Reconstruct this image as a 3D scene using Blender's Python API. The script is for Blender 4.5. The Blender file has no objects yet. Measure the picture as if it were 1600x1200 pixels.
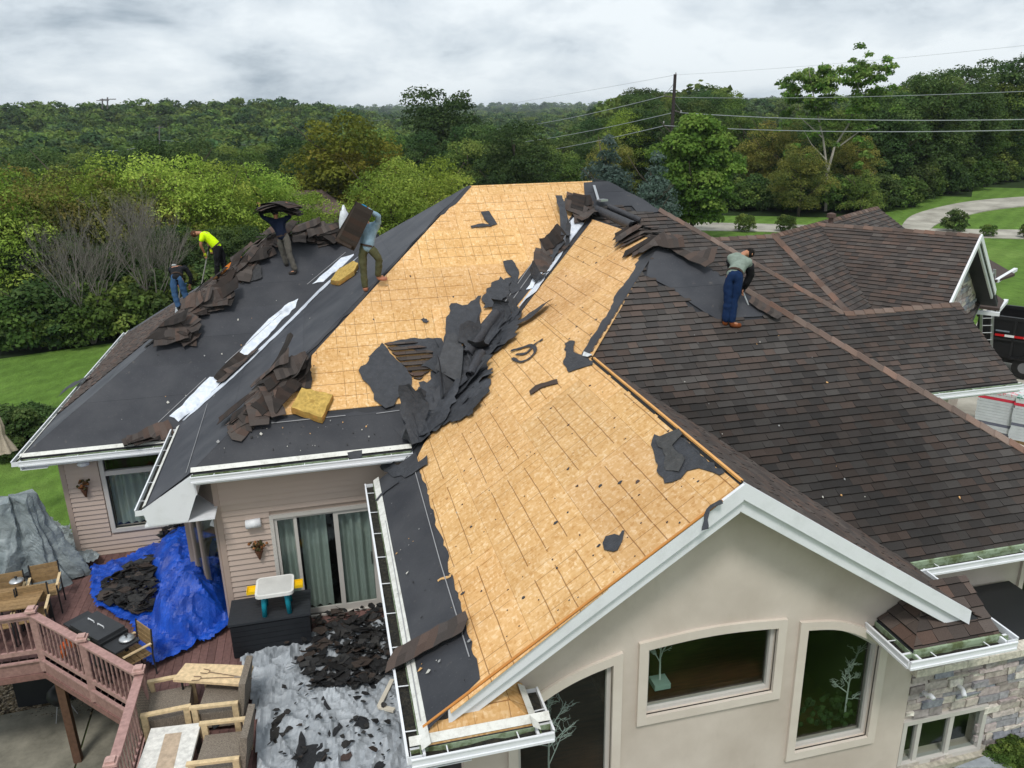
import bpy, bmesh, math, random
import numpy as np
from mathutils import Vector, Matrix, noise
from mathutils.geometry import tessellate_polygon
PI = math.pi
rnd = random.Random(7)
scene = bpy.context.scene
COL = scene.collection

# ---------------------------------------------------------------- camera
CF, CP, CY, CR = 1244.7566, 0.3242, 0.2319, -0.0202      # focal (px of 1600), pitch, yaw, roll
CAM = Vector((0, 0, 11.5))
R3 = Vector((math.cos(CY), -math.sin(CY), 0))
F3 = Vector((math.sin(CY)*math.cos(CP), math.cos(CY)*math.cos(CP), -math.sin(CP)))
U3 = R3.cross(F3)
cam_d = bpy.data.cameras.new("camera")
cam_d.sensor_width = 36; cam_d.lens = CF/1600*36
cam_d.clip_start = 0.1; cam_d.clip_end = 12000
cam = bpy.data.objects.new("camera", cam_d); COL.objects.link(cam)
rx = R3*math.cos(CR) + U3*math.sin(CR); ux = U3*math.cos(CR) - R3*math.sin(CR)
M = Matrix((rx, ux, -F3)).transposed().to_4x4(); M.translation = CAM
cam.matrix_world = M
scene.camera = cam

# ---------------------------------------------------------------- world, sun, exposure
SUN_EL, SUN_AZ = math.radians(58), math.radians(200)
w = bpy.data.worlds.new("World"); scene.world = w; w.use_nodes = True
nt = w.node_tree; nt.nodes.clear()
def wn(t, **k):
    n = nt.nodes.new(t)
    for a, b in k.items(): setattr(n, a, b)
    return n
sky = wn('ShaderNodeTexSky', sky_type='NISHITA', sun_disc=False, sun_elevation=SUN_EL, sun_rotation=SUN_AZ)
bg1 = wn('ShaderNodeBackground'); bg1.inputs[1].default_value = 0.05
nt.links.new(sky.outputs[0], bg1.inputs[0])
tc = wn('ShaderNodeTexCoord'); sep = wn('ShaderNodeSeparateXYZ'); nt.links.new(tc.outputs['Generated'], sep.inputs[0])
def wm(op, a, b=None):
    n = wn('ShaderNodeMath', operation=op)
    for i, v in enumerate((a, b)):
        if v is None: continue
        if isinstance(v, (int, float)): n.inputs[i].default_value = v
        else: nt.links.new(v, n.inputs[i])
    return n.outputs[0]
zz = wm('ADD', wm('MAXIMUM', sep.outputs[2], 0.0), 0.34)
comb = wn('ShaderNodeCombineXYZ')
nt.links.new(wm('DIVIDE', sep.outputs[0], zz), comb.inputs[0]); nt.links.new(wm('DIVIDE', sep.outputs[1], zz), comb.inputs[1])
n1 = wn('ShaderNodeTexNoise'); n1.inputs['Scale'].default_value = 2.1; n1.inputs['Detail'].default_value = 10; n1.inputs['Roughness'].default_value = 0.6; n1.inputs['Distortion'].default_value = 0.25
n2 = wn('ShaderNodeTexNoise'); n2.inputs['Scale'].default_value = 0.5; n2.inputs['Detail'].default_value = 3
nt.links.new(comb.outputs[0], n1.inputs['Vector']); nt.links.new(comb.outputs[0], n2.inputs['Vector'])
mixv = wm('ADD', wm('MULTIPLY', n1.outputs[0], 0.6), wm('MULTIPLY', n2.outputs[0], 0.4))
cr = wn('ShaderNodeValToRGB'); e = cr.color_ramp.elements
e[0].position = 0.37; e[0].color = (0.31, 0.37, 0.43, 1)
e[1].position = 0.55; e[1].color = (0.76, 0.81, 0.84, 1)
m = e.new(0.46); m.color = (0.58, 0.64, 0.69, 1)
nt.links.new(mixv, cr.inputs[0])
bg2 = wn('ShaderNodeBackground'); bg2.inputs[1].default_value = 1.0; nt.links.new(cr.outputs[0], bg2.inputs[0])
ms = wn('ShaderNodeMixShader'); ms.inputs[0].default_value = 0.93
nt.links.new(bg1.outputs[0], ms.inputs[1]); nt.links.new(bg2.outputs[0], ms.inputs[2])
wo = wn('ShaderNodeOutputWorld'); nt.links.new(ms.outputs[0], wo.inputs[0])
sd = bpy.data.lights.new("sun", 'SUN'); sd.energy = 1.5; sd.angle = math.radians(12); sd.color = (1, 0.96, 0.90)
sun = bpy.data.objects.new("sun", sd); COL.objects.link(sun)
sdir = Vector((math.sin(SUN_AZ)*math.cos(SUN_EL), math.cos(SUN_AZ)*math.cos(SUN_EL), math.sin(SUN_EL)))
sun.rotation_euler = sdir.to_track_quat('Z', 'Y').to_euler()
sun.location = (0, 0, 60)
vs = scene.view_settings; vs.view_transform = 'Standard'; vs.look = 'None'; vs.exposure = 0.36; vs.gamma = 1; vs.use_curve_mapping = False
scene.cycles.max_bounces = 6; scene.cycles.diffuse_bounces = 3; scene.cycles.transparent_max_bounces = 12

# ---------------------------------------------------------------- picture point -> place in the world
def ray(u, v):
    x, y = u-800, v-600
    x, y = x*math.cos(-CR)-y*math.sin(-CR), x*math.sin(-CR)+y*math.cos(-CR)
    return F3 + R3*(x/CF) - U3*(y/CF)
def onz(u, v, z): d = ray(u, v); return CAM + d*((z-CAM.z)/d.z)
def ony(u, v, y): d = ray(u, v); return CAM + d*(y/d.y)
def onx(u, v, x): d = ray(u, v); return CAM + d*(x/d.x)
def onp(u, v, pl):
    d = ray(u, v); a, b, c = pl
    return CAM + d*((c-CAM.z)/(d.z-a*d.x-b*d.y))
def atd(u, v, dist): return CAM + ray(u, v)*dist
RH = Vector((math.cos(CY), -math.sin(CY), 0)); FH = Vector((math.sin(CY), math.cos(CY), 0)); ZV = Vector((0, 0, 1))

# ---------------------------------------------------------------- roof geometry (metres)
t = 2/3
X1, X2, YM, ZM = 3.702, 7.350, 19.938, 9.889
ZF = 5.7; YF = 13.655; ZL = 5.136; XHL = -2.581; XL = -3.428; YC = 17.784
ZW = 4.88; YW = 17.40; XWL = -6.55
XG, ZG, YG, ZGR = 4.242, 5.188, 7.088, 7.649
X2R, Y2R, Z2R = 6.479, 14.479, 9.140
XGL, XGR = 0.551, 7.934
YB = 18.815; XV = 1.318; YV = 12.24; YE = 8.551
mainF = (0, t, ZM-t*YM); mainL = (t, 0, ZM-t*X1); wingF = (0, t, ZW-t*YW); wingL = (t, 0, ZW-t*XWL)
gabL = (t, 0, ZGR-t*XG); gabR = (-t, 0, ZGR+t*XG); r2F = (0, t, Z2R-t*Y2R); r2R = (-t, 0, Z2R+t*X2R)
mainR = (-t, 0, ZM+t*X2)
HRX, HRY, HRZ = 11.62, 15.67, 7.04
def zp(pl, x, y): return pl[0]*x+pl[1]*y+pl[2]
def up(pl): return Vector((-pl[0], -pl[1], 1)).normalized()

# ---------------------------------------------------------------- materials
def srgb(r, g, b): return tuple(((c/255)/12.92 if c/255 <= .04045 else ((c/255+.055)/1.055)**2.4) for c in (r, g, b))
MATS = {}
class NB:
    def __init__(s, name):
        s.m = bpy.data.materials.new(name); s.m.use_nodes = True; s.nt = s.m.node_tree
        s.b = s.nt.nodes['Principled BSDF']; s.out = s.nt.nodes['Material Output']
        MATS[name] = s.m
    def n(s, ty, **k):
        n = s.nt.nodes.new(ty)
        for a, b in k.items(): setattr(n, a, b)
        return n
    def l(s, a, b): s.nt.links.new(a, b)
    def set(s, n, i, v):
        if isinstance(v, (int, float, tuple)): n.inputs[i].default_value = v
        else: s.l(v, n.inputs[i])
    def math(s, op, a, b=0.0, c=None):
        n = s.n('ShaderNodeMath', operation=op); s.set(n, 0, a); s.set(n, 1, b)
        if c is not None: s.set(n, 2, c)
        return n.outputs[0]
    def noise(s, scale, detail=3, rough=.55, vec=None, dist=0):
        n = s.n('ShaderNodeTexNoise'); n.inputs['Scale'].default_value = scale; n.inputs['Detail'].default_value = detail
        n.inputs['Roughness'].default_value = rough; n.inputs['Distortion'].default_value = dist
        s.l(vec if vec is not None else s.pos(), n.inputs['Vector']); return n.outputs[0]
    def pos(s):
        if not hasattr(s, '_p'): s._p = s.n('ShaderNodeNewGeometry').outputs['Position']
        return s._p
    def objc(s):
        if not hasattr(s, '_o'): s._o = s.n('ShaderNodeTexCoord').outputs['Object']
        return s._o
    def mapping(s, vec, scale=(1, 1, 1), rot=(0, 0, 0)):
        n = s.n('ShaderNodeMapping'); s.l(vec, n.inputs[0]); n.inputs['Scale'].default_value = scale; n.inputs['Rotation'].default_value = rot
        return n.outputs[0]
    def ramp(s, f, stops, interp='LINEAR'):
        n = s.n('ShaderNodeValToRGB'); s.l(f, n.inputs[0]); cr = n.color_ramp; cr.interpolation = interp
        while len(cr.elements) < len(stops): cr.elements.new(0.5)
        for el, (p, c) in zip(cr.elements, stops):
            el.position = p; el.color = (c if isinstance(c, tuple) else (c, c, c))[:3]+(1,)
        return n.outputs[0]
    def mix(s, f, a, b, mode='MIX'):
        n = s.n('ShaderNodeMix', data_type='RGBA', blend_type=mode)
        s.set(n, 0, f)
        for i, v in ((6, a), (7, b)):
            if isinstance(v, tuple): n.inputs[i].default_value = v[:3]+(1,)
            elif isinstance(v, (int, float)): n.inputs[i].default_value = (v, v, v, 1)
            else: s.l(v, n.inputs[i])
        return n.outputs[2]
    def bump(s, h, strength=.3, dist=.02):
        n = s.n('ShaderNodeBump'); n.inputs['Strength'].default_value = strength; n.inputs['Distance'].default_value = dist
        s.l(h, n.inputs['Height']); s.l(n.outputs[0], s.b.inputs['Normal'])
    def attr(s, name='tint'):
        n = s.n('ShaderNodeAttribute', attribute_name=name); return n.outputs['Color']
    def rand(s): return s.n('ShaderNodeObjectInfo').outputs['Random']
    def fin(s, col=None, rough=.7, metal=0, spec=.5):
        if col is not None: s.set(s.b, 'Base Color', col[:3]+(1,) if isinstance(col, tuple) else col)
        s.set(s.b, 'Roughness', rough); s.set(s.b, 'Metallic', metal); s.b.inputs['Specular IOR Level'].default_value = spec
        return s.m

def simple(name, col, rough=.6, metal=0, var=.12, scale=6, bump=0, spec=.4):
    b = NB(name); n = b.noise(scale, 4)
    c = b.mix(b.math('MULTIPLY', n, 1.0), tuple(x*(1-var) for x in col), tuple(min(1, x*(1+var)) for x in col))
    if bump: b.bump(b.noise(scale*8, 3), bump, .01)
    return b.fin(c, rough, metal, spec=spec)
def tinted(name, rough=.7, var=.25, scale=10, spec=.3, bump=0, metal=0):
    b = NB(name); n = b.noise(scale, 4)
    c = b.mix(1.0, b.attr(), b.ramp(n, [(.3, 1-var), (.7, 1+var)]), 'MULTIPLY')
    if bump: b.bump(b.noise(scale*4, 3), bump, .01)
    return b.fin(c, rough, metal, spec=spec)

# OSB: strands of several tones; printed nailing marks in panel coordinates (uv in metres, one panel 2.44 x 1.22)
b = NB('osb')
uv = b.n('ShaderNodeUVMap').outputs[0]
v1 = b.n('ShaderNodeTexVoronoi'); v1.inputs['Scale'].default_value = 1; b.l(b.mapping(b.pos(), (15, 33, 20), (0, 0, .5)), v1.inputs['Vector'])
v2 = b.n('ShaderNodeTexVoronoi'); v2.inputs['Scale'].default_value = 1; b.l(b.mapping(b.pos(), (34, 14, 20), (0, 0, .25)), v2.inputs['Vector'])
s1 = b.n('ShaderNodeSeparateColor'); b.l(v1.outputs['Color'], s1.inputs[0]); s2 = b.n('ShaderNodeSeparateColor'); b.l(v2.outputs['Color'], s2.inputs[0])
flake = b.math('ADD', b.math('MULTIPLY', s1.outputs[0], .5), b.math('MULTIPLY', s2.outputs[1], .5))
base = b.ramp(flake, [(.08, srgb(200, 152, 96)), (.3, srgb(212, 168, 112)), (.6, srgb(218, 175, 121)), (.92, srgb(231, 197, 152))])
base = b.mix(1.0, base, b.ramp(b.noise(1.1, 6, .65), [(.3, (.86, .82, .76)), (.7, (1.08, 1.11, 1.17))]), 'MULTIPLY')
base = b.mix(1.0, base, b.attr(), 'MULTIPLY')
su = b.n('ShaderNodeSeparateXYZ'); b.l(uv, su.inputs[0])
U_, V_ = su.outputs[0], su.outputs[1]
wob = b.math('MULTIPLY', b.math('SUBTRACT', b.noise(1.5, 2), .5), .03)
def line(coord, period, width):
    a = b.math('FRACT', b.math('DIVIDE', coord, period)); a = b.math('ABSOLUTE', b.math('SUBTRACT', a, .5))
    return b.math('GREATER_THAN', a, .5-width/period/2)
def band(c, lo, hi): return b.math('MULTIPLY', b.math('GREATER_THAN', c, lo), b.math('LESS_THAN', c, hi))
Vw = b.math('ADD', V_, wob); Uw = b.math('ADD', U_, wob)
lon = b.math('MULTIPLY', b.math('MULTIPLY', line(Vw, .305, .014), band(V_, .2, 1.05)), band(U_, .16, 2.28))
wn_n = b.n('ShaderNodeTexWhiteNoise', noise_dimensions='2D'); cxy = b.n('ShaderNodeCombineXYZ')
b.l(b.math('FLOOR', b.math('DIVIDE', b.math('ADD', U_, .1), .203)), cxy.inputs[0]); b.l(b.math('FLOOR', b.math('MULTIPLY', b.rand(), 900)), cxy.inputs[1]); b.l(cxy.outputs[0], wn_n.inputs[0])
on = b.math('GREATER_THAN', wn_n.outputs[0], .30)
crs = b.math('MULTIPLY', b.math('MULTIPLY', line(Uw, .203, .012), on), band(V_, .07, 1.16))
lines = b.math('MAXIMUM', lon, b.math('MULTIPLY', crs, b.ramp(b.noise(1.9, 2), [(.36, .25), (.52, .85)])))
base = b.mix(b.math('MULTIPLY', lines, .68), base, srgb(112, 70, 36))
vd = b.n('ShaderNodeTexVoronoi'); vd.inputs['Scale'].default_value = 7; b.l(b.pos(), vd.inputs['Vector'])
dots = b.ramp(vd.outputs['Distance'], [(.045, 1.0), (.062, 0.0)])
base = b.mix(b.math('MULTIPLY', dots, .22), base, srgb(120, 76, 36))
b.bump(flake, .08, .004)
b.fin(base, .8, spec=.15)

b = NB('felt')
c = b.mix(b.ramp(b.noise(1.2, 5), [(.35, 0.), (.7, 1.)]), srgb(52, 54, 60), srgb(72, 73, 77))
c = b.mix(b.ramp(b.noise(38, 4), [(.62, 0.), (.75, .5)]), c, srgb(110, 110, 112))
c = b.mix(b.ramp(b.noise(4.5, 3, .7), [(.66, 0.), (.74, .35)]), c, srgb(118, 112, 104))
c = b.mix(1.0, c, b.attr(), 'MULTIPLY')
b.bump(b.noise(5, 3), .25, .02); b.fin(c, .62, spec=.35)
b = NB('felt_scrap')
c = b.mix(1.0, b.attr(), b.ramp(b.noise(9, 4), [(.3, .8), (.7, 1.25)]), 'MULTIPLY')
c = b.mix(b.ramp(b.noise(26, 5, .75), [(.58, 0.), (.72, .55)]), c, srgb(104, 98, 92))
b.bump(b.noise(18, 4, .7), .6, .03); b.fin(c, .62, spec=.35)

b = NB('shingle')
g = b.noise(170, 2)
c = b.mix(1.0, b.attr(), b.ramp(g, [(.3, .72), (.7, 1.32)]), 'MULTIPLY')
c = b.mix(1.0, c, b.ramp(b.noise(.55, 4), [(.3, .82), (.7, 1.14)]), 'MULTIPLY')
b.bump(g, .3, .004); b.fin(c, .88, spec=.2)

b = NB('ice_shield')
c = b.mix(b.ramp(b.noise(9, 5, .7), [(.4, 0.), (.7, 1.)]), srgb(206, 214, 226), srgb(236, 240, 246))
c = b.mix(b.ramp(b.noise(2.2, 4), [(.58, 0.), (.68, .5)]), c, srgb(150, 156, 166))
b.bump(b.noise(7, 4), .6, .03); b.fin(c, .4, spec=.5)

b = NB('white_metal')
c = b.mix(b.ramp(b.noise(3, 6, .7), [(.5, 0.), (.8, .35)]), srgb(232, 234, 238), srgb(182, 184, 182))
b.fin(c, .45, spec=.4)
b = NB('dirty_white')
c = b.mix(b.ramp(b.noise(7, 6, .75), [(.45, 0.), (.75, .6)]), srgb(222, 222, 216), srgb(140, 134, 120))
b.bump(b.noise(30, 4), .3, .01); b.fin(c, .7)
b = NB('gutter_inside')
c = b.mix(b.ramp(b.noise(5, 5, .7), [(.45, 0.), (.6, 1.)]), srgb(150, 168, 140), srgb(96, 108, 70))
b.fin(c, .7)
b = NB('gutter_muck')
c = b.ramp(b.noise(22, 5, .7), [(.4, srgb(18, 18, 16)), (.6, srgb(48, 44, 34)), (.75, srgb(82, 78, 60))])
b.bump(b.noise(30, 4), .8, .03); b.fin(c, .8)
b = NB('stucco')
c = b.mix(b.ramp(b.noise(.9, 6, .6), [(.3, 0.), (.7, 1.)]), srgb(186, 174, 162), srgb(210, 199, 188))
c = b.mix(b.ramp(b.noise(3.5, 6, .8, vec=b.mapping(b.pos(), (2, 2, .45))), [(.58, 0.), (.8, .35)]), c, srgb(164, 154, 142))
b.bump(b.noise(130, 3), .35, .006); b.fin(c, .92, spec=.15)
b = NB('stucco_trim')
c = b.mix(b.ramp(b.noise(1.4, 6, .6), [(.3, 0.), (.7, 1.)]), srgb(204, 193, 181), srgb(217, 208, 197))
b.bump(b.noise(130, 3), .3, .006); b.fin(c, .92, spec=.15)
simple('siding', srgb(186, 168, 156), .6, var=.06, scale=2.5)
simple('siding_trim', srgb(172, 154, 142), .6, var=.06)
simple('window_vinyl', srgb(196, 192, 186), .5, var=.05)
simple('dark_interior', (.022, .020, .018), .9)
simple('plain_black', (.018, .019, .021), .5, var=.2)
simple('steel', (.55, .56, .57), .35, metal=.8)
b = NB('wood_floor'); c = b.ramp(b.noise(3, 4, vec=b.mapping(b.pos(), (1, 12, 1))), [(.3, srgb(50, 32, 20)), (.7, srgb(84, 54, 32))]); b.fin(c, .5)
b = NB('curtain')
c = b.mix(1.0, b.mix(b.noise(1.2, 3), srgb(172, 184, 176), srgb(200, 208, 202)), .9, 'MULTIPLY'); b.fin(c, .9)
# window glass: mirror-like at grazing angles, mostly clear
b = NB('glass')
fr = b.n('ShaderNodeLayerWeight'); fr.inputs[0].default_value = .5
fac_ = b.math('ADD', .03, b.math('MULTIPLY', b.math('POWER', fr.outputs['Facing'], 5.0), .9))
gl = b.n('ShaderNodeBsdfGlossy'); gl.inputs['Roughness'].default_value = .03; gl.inputs['Color'].default_value = (.9, .95, .95, 1)
tr = b.n('ShaderNodeBsdfTransparent'); tr.inputs['Color'].default_value = (.84, .87, .86, 1)
mx = b.n('ShaderNodeMixShader'); b.l(fac_, mx.inputs[0]); b.l(tr.outputs[0], mx.inputs[1]); b.l(gl.outputs[0], mx.inputs[2]); b.l(mx.outputs[0], b.out.inputs[0])
tinted('painted', .5, var=.08, scale=5)
tinted('rough_painted', .85, var=.2, scale=14, bump=.2)
tinted('cloth', .9, var=.16, scale=16, bump=.3, spec=.15)
tinted('stone_face', .9, var=.28, scale=16, bump=.5, spec=.2)
b = NB('concrete')
c = b.ramp(b.noise(.45, 7, .65), [(.35, srgb(140, 136, 126)), (.65, srgb(186, 182, 170))])
b.bump(b.noise(40, 3), .2, .01); b.fin(c, .9, spec=.2)
b = NB('patio_concrete')
c = b.ramp(b.noise(.8, 7, .7), [(.35, srgb(96, 94, 84)), (.65, srgb(150, 146, 132))])
b.bump(b.noise(40, 3), .2, .01); b.fin(c, .85, spec=.25)
b = NB('grass')
c = b.ramp(b.noise(.12, 8, .68), [(.3, (.085, .160, .028)), (.5, (.120, .215, .038)), (.7, (.165, .260, .058))])
c = b.mix(1.0, c, b.ramp(b.noise(3, 5, .7, vec=b.mapping(b.pos(), (1, .5, 1))), [(.3, .78), (.7, 1.25)]), 'MULTIPLY')
wv = b.n('ShaderNodeTexWave'); wv.inputs['Scale'].default_value = .22; wv.inputs['Distortion'].default_value = 1.5; b.l(b.mapping(b.pos(), (1, 1, 1), (0, 0, .9)), wv.inputs['Vector'])
c = b.mix(1.0, c, b.ramp(wv.outputs[0], [(.2, .93), (.8, 1.06)]), 'MULTIPLY')
b.bump(b.noise(9, 4, .7), .8, .15); b.fin(c, .95, spec=.1)
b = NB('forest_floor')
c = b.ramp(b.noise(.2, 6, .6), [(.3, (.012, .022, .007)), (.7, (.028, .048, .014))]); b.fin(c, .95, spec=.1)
b = NB('bark')
c = b.mix(1.0, b.attr(), b.ramp(b.noise(6, 5, .7, vec=b.mapping(b.pos(), (3, 3, 1))), [(.3, .6), (.7, 1.3)]), 'MULTIPLY')
b.fin(c, .95, spec=.1)
# leaves: per-leaf tint times per-tree variation, part of the light passes through
b = NB('leaf')
hs = b.n('ShaderNodeHueSaturation'); b.l(b.attr(), hs.inputs['Color'])
r = b.rand()
b.l(b.math('ADD', .490, b.math('MULTIPLY', r, .030)), hs.inputs['Hue'])
b.l(b.math('ADD', .84, b.math('MULTIPLY', b.math('FRACT', b.math('MULTIPLY', r, 7.31)), .66)), hs.inputs['Value'])
tl = b.n('ShaderNodeBsdfTranslucent'); b.l(hs.outputs[0], tl.inputs[0])
b.fin(hs.outputs[0], .75, spec=.12)
mx = b.n('ShaderNodeMixShader'); mx.inputs[0].default_value = .36
b.l(b.b.outputs[0], mx.inputs[1]); b.l(tl.outputs[0], mx.inputs[2]); b.l(mx.outputs[0], b.out.inputs[0])

# ---------------------------------------------------------------- mesh builder and objects
WLOC = {}
class MB:
    def __init__(s): s.v = []; s.f = []; s.c = []; s.uv = None; s.col = (1, 1, 1)
    def add(s, vs, fs, col=None, cols=None):
        o = len(s.v); s.v.extend([tuple(p) for p in vs]); s.f.extend([tuple(i+o for i in f) for f in fs])
        if cols: s.c.extend(cols)
        else: s.c.extend([col or s.col]*len(fs))
        return s
    def box(s, c, size, R=None, col=None):
        sx, sy, sz = [k/2 for k in size]; c = Vector(c)
        vs = [Vector((x, y, z)) for x in (-sx, sx) for y in (-sy, sy) for z in (-sz, sz)]
        if R is not None: vs = [R @ p for p in vs]
        vs = [p+c for p in vs]
        return s.add(vs, [(0, 1, 3, 2), (4, 6, 7, 5), (0, 4, 5, 1), (2, 3, 7, 6), (0, 2, 6, 4), (1, 5, 7, 3)], col)
    def box2(s, a, b, col=None):
        return s.box([(p+q)/2 for p, q in zip(a, b)], [abs(q-p) for p, q in zip(a, b)], col=col)
    def beam(s, a, b, w, h, upv=(0, 0, 1), col=None):
        a = Vector(a); b = Vector(b); d = (b-a); L = d.length; d.normalize(); u = Vector(upv); sd = d.cross(u)
        if sd.length < 1e-4: sd = d.cross(Vector((1, 0, 0)))
        sd.normalize(); u = sd.cross(d).normalized(); R = Matrix((sd, d, u)).transposed()
        return s.box((a+b)/2, (w, L, h), R, col)
    def prism(s, top, off, col=None, side=None):
        """polygon (list of 3D points, may be concave) extruded by vector off"""
        top = [Vector(p) for p in top]; off = Vector(off)
        if s.uv is None:
            cl = []
            for p in top:
                if not cl or (p-cl[-1]).length > 1e-4: cl.append(p)
            if len(cl) > 3 and (cl[0]-cl[-1]).length < 1e-4: cl.pop()
            top = cl
        n = len(top)
        tris = tessellate_polygon([top]); vs = top+[p+off for p in top]
        nrm = Vector((0, 0, 0))
        for i in range(n): nrm += top[i].cross(top[(i+1) % n])
        flip = nrm.dot(off) > 0
        fs = []
        for tr in tris:
            a, b_, c = tr
            tn = (top[b_]-top[a]).cross(top[c]-top[a])
            if tn.dot(off) > 0: a, c = c, a
            fs.append((a, b_, c)); fs.append((c+n, b_+n, a+n))
        nt_ = len(fs)
        for i in range(n):
            j = (i+1) % n
            fs.append((i, j, j+n, i+n) if flip else (j, i, i+n, j+n))
        return s.add(vs, fs, cols=[col or s.col]*nt_+[side or col or s.col]*n)
    def tube(s, pts, rad, n=8, col=None, cap=True):
        pts = [Vector(p) for p in pts]; k = len(pts)
        if isinstance(rad, (int, float)): rad = [rad]*k
        vs = []; fs = []; prev = None
        for i, p in enumerate(pts):
            d = (pts[min(i+1, k-1)]-pts[max(i-1, 0)]).normalized()
            if prev is None:
                a = d.orthogonal().normalized()
            else:
                a = (prev-d*prev.dot(d)); a = a.normalized() if a.length > 1e-5 else d.orthogonal().normalized()
            prev = a; b_ = d.cross(a)
            for j in range(n):
                th = 2*PI*j/n; vs.append(p+(a*math.cos(th)+b_*math.sin(th))*rad[i])
        for i in range(k-1):
            for j in range(n):
                fs.append((i*n+j, i*n+(j+1) % n, (i+1)*n+(j+1) % n, (i+1)*n+j))
        if cap: fs.append(tuple(range(n-1, -1, -1))); fs.append(tuple((k-1)*n+j for j in range(n)))
        return s.add(vs, fs, col)
    def lathe(s, c, prof, n=16, col=None):
        c = Vector(c); vs = []; fs = []
        for r, z in prof:
            for j in range(n): vs.append(c+Vector((r*math.cos(2*PI*j/n), r*math.sin(2*PI*j/n), z)))
        for i in range(len(prof)-1):
            for j in range(n): fs.append((i*n+j, i*n+(j+1) % n, (i+1)*n+(j+1) % n, (i+1)*n+j))
        fs.append(tuple(range(n-1, -1, -1))); fs.append(tuple((len(prof)-1)*n+j for j in range(n)))
        return s.add(vs, fs, col)
    def blob(s, c, r, seed=0, amp=.15, nu=10, nv=7, col=None):
        c = Vector(c); r = Vector(r) if not isinstance(r, (int, float)) else Vector((r, r, r)); vs = []; fs = []
        for i in range(nv+1):
            ph = PI*i/nv
            for j in range(nu):
                th = 2*PI*j/nu; d = Vector((math.sin(ph)*math.cos(th), math.sin(ph)*math.sin(th), math.cos(ph)))
                k = 1+amp*noise.noise(d*2+Vector((seed*3.1, seed, 0))); vs.append(c+Vector((d.x*r.x, d.y*r.y, d.z*r.z))*k)
        for i in range(nv):
            for j in range(nu): fs.append((i*nu+j, (i+1)*nu+j, (i+1)*nu+(j+1) % nu, i*nu+(j+1) % nu))
        return s.add(vs, fs, col)
    def mesh(s, name, m, smooth=False, origin=None):
        me = bpy.data.meshes.new(name)
        vs = s.v if origin is None else [(p[0]-origin[0], p[1]-origin[1], p[2]-origin[2]) for p in s.v]
        me.from_pydata(vs, [], s.f)
        if smooth: me.polygons.foreach_set('use_smooth', [True]*len(s.f))
        at = me.color_attributes.new('tint', 'FLOAT_COLOR', 'CORNER')
        arr = np.empty((len(me.loops), 4), dtype=np.float32)
        cnt = np.array([len(f) for f in s.f]); ca = np.array([tuple(c[:3])+(1,) for c in s.c], dtype=np.float32).reshape(-1, 4)
        arr[:] = np.repeat(ca, cnt, axis=0); at.data.foreach_set('color', arr.ravel())
        if s.uv is not None:
            ul = me.uv_layers.new(name='UVMap'); vi = np.empty(len(me.loops), dtype=np.int32); me.loops.foreach_get('vertex_index', vi)
            ul.data.foreach_set('uv', np.array(s.uv, dtype=np.float32)[vi].ravel())
        me.materials.append(MATS[m] if isinstance(m, str) else m)
        return me
    def build(s, name, m, parent=None, smooth=False, label=None, kind=None):
        origin = WLOC.get(parent.name) if parent is not None else None
        if parent is None:
            lo = [min(p[i] for p in s.v) for i in range(3)]; hi = [max(p[i] for p in s.v) for i in range(3)]
            origin = ((lo[0]+hi[0])/2, (lo[1]+hi[1])/2, lo[2])
        me = s.mesh(name, m, smooth, origin)
        o = bpy.data.objects.new(name, me); COL.objects.link(o)
        if parent is None: o.location = origin
        else: o.parent = parent
        WLOC[o.name] = origin
        if label: o['label'] = label
        if kind: o['kind'] = kind
        return o
def tag(o, label, cat, group=None, kind=None):
    o['label'] = label; o['category'] = cat
    if group: o['group'] = group
    if kind: o['kind'] = kind
    return o
def thing(name, label, cat, loc=(0, 0, 0), group=None):
    o = bpy.data.objects.new(name, None); COL.objects.link(o); o.location = loc; o.empty_display_size = .2
    WLOC[o.name] = tuple(loc); tag(o, label, cat, group); return o
def struct(name, mb, m, smooth=False):
    o = mb.build(name, m, None, smooth); o['kind'] = 'structure'; return o
def addpart(name, mesh, parent, loc=(0, 0, 0)):
    o = bpy.data.objects.new(name, mesh); COL.objects.link(o); o.parent = parent; o.location = loc; return o

def clip(poly, conv):
    """clip 2D polygon by convex polygon (any winding)"""
    area = sum(conv[i][0]*conv[(i+1) % len(conv)][1]-conv[(i+1) % len(conv)][0]*conv[i][1] for i in range(len(conv)))
    cv = conv if area > 0 else conv[::-1]
    out = poly
    for i in range(len(cv)):
        ax, ay = cv[i]; bx, by = cv[(i+1) % len(cv)]
        inp = out; out = []
        if not inp: return []
        def sd_(p): return (bx-ax)*(p[1]-ay)-(by-ay)*(p[0]-ax)
        for j in range(len(inp)):
            p, q_ = inp[j], inp[(j+1) % len(inp)]
            a, b_ = sd_(p), sd_(q_)
            if a >= 0: out.append(p)
            if (a > 0 and b_ < 0) or (a < 0 and b_ > 0):
                k = a/(a-b_); out.append((p[0]+(q_[0]-p[0])*k, p[1]+(q_[1]-p[1])*k))
    return out
def parea(p): return abs(sum(p[i][0]*p[(i+1) % len(p)][1]-p[(i+1) % len(p)][0]*p[i][1] for i in range(len(p))))/2
def inside(pt, poly):
    x, y = pt[0], pt[1]; c = False; n = len(poly)
    for i in range(n):
        x1, y1 = poly[i][0], poly[i][1]; x2, y2 = poly[(i+1) % n][0], poly[(i+1) % n][1]
        if (y1 > y) != (y2 > y) and x < (x2-x1)*(y-y1)/(y2-y1)+x1: c = not c
    return c
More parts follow.
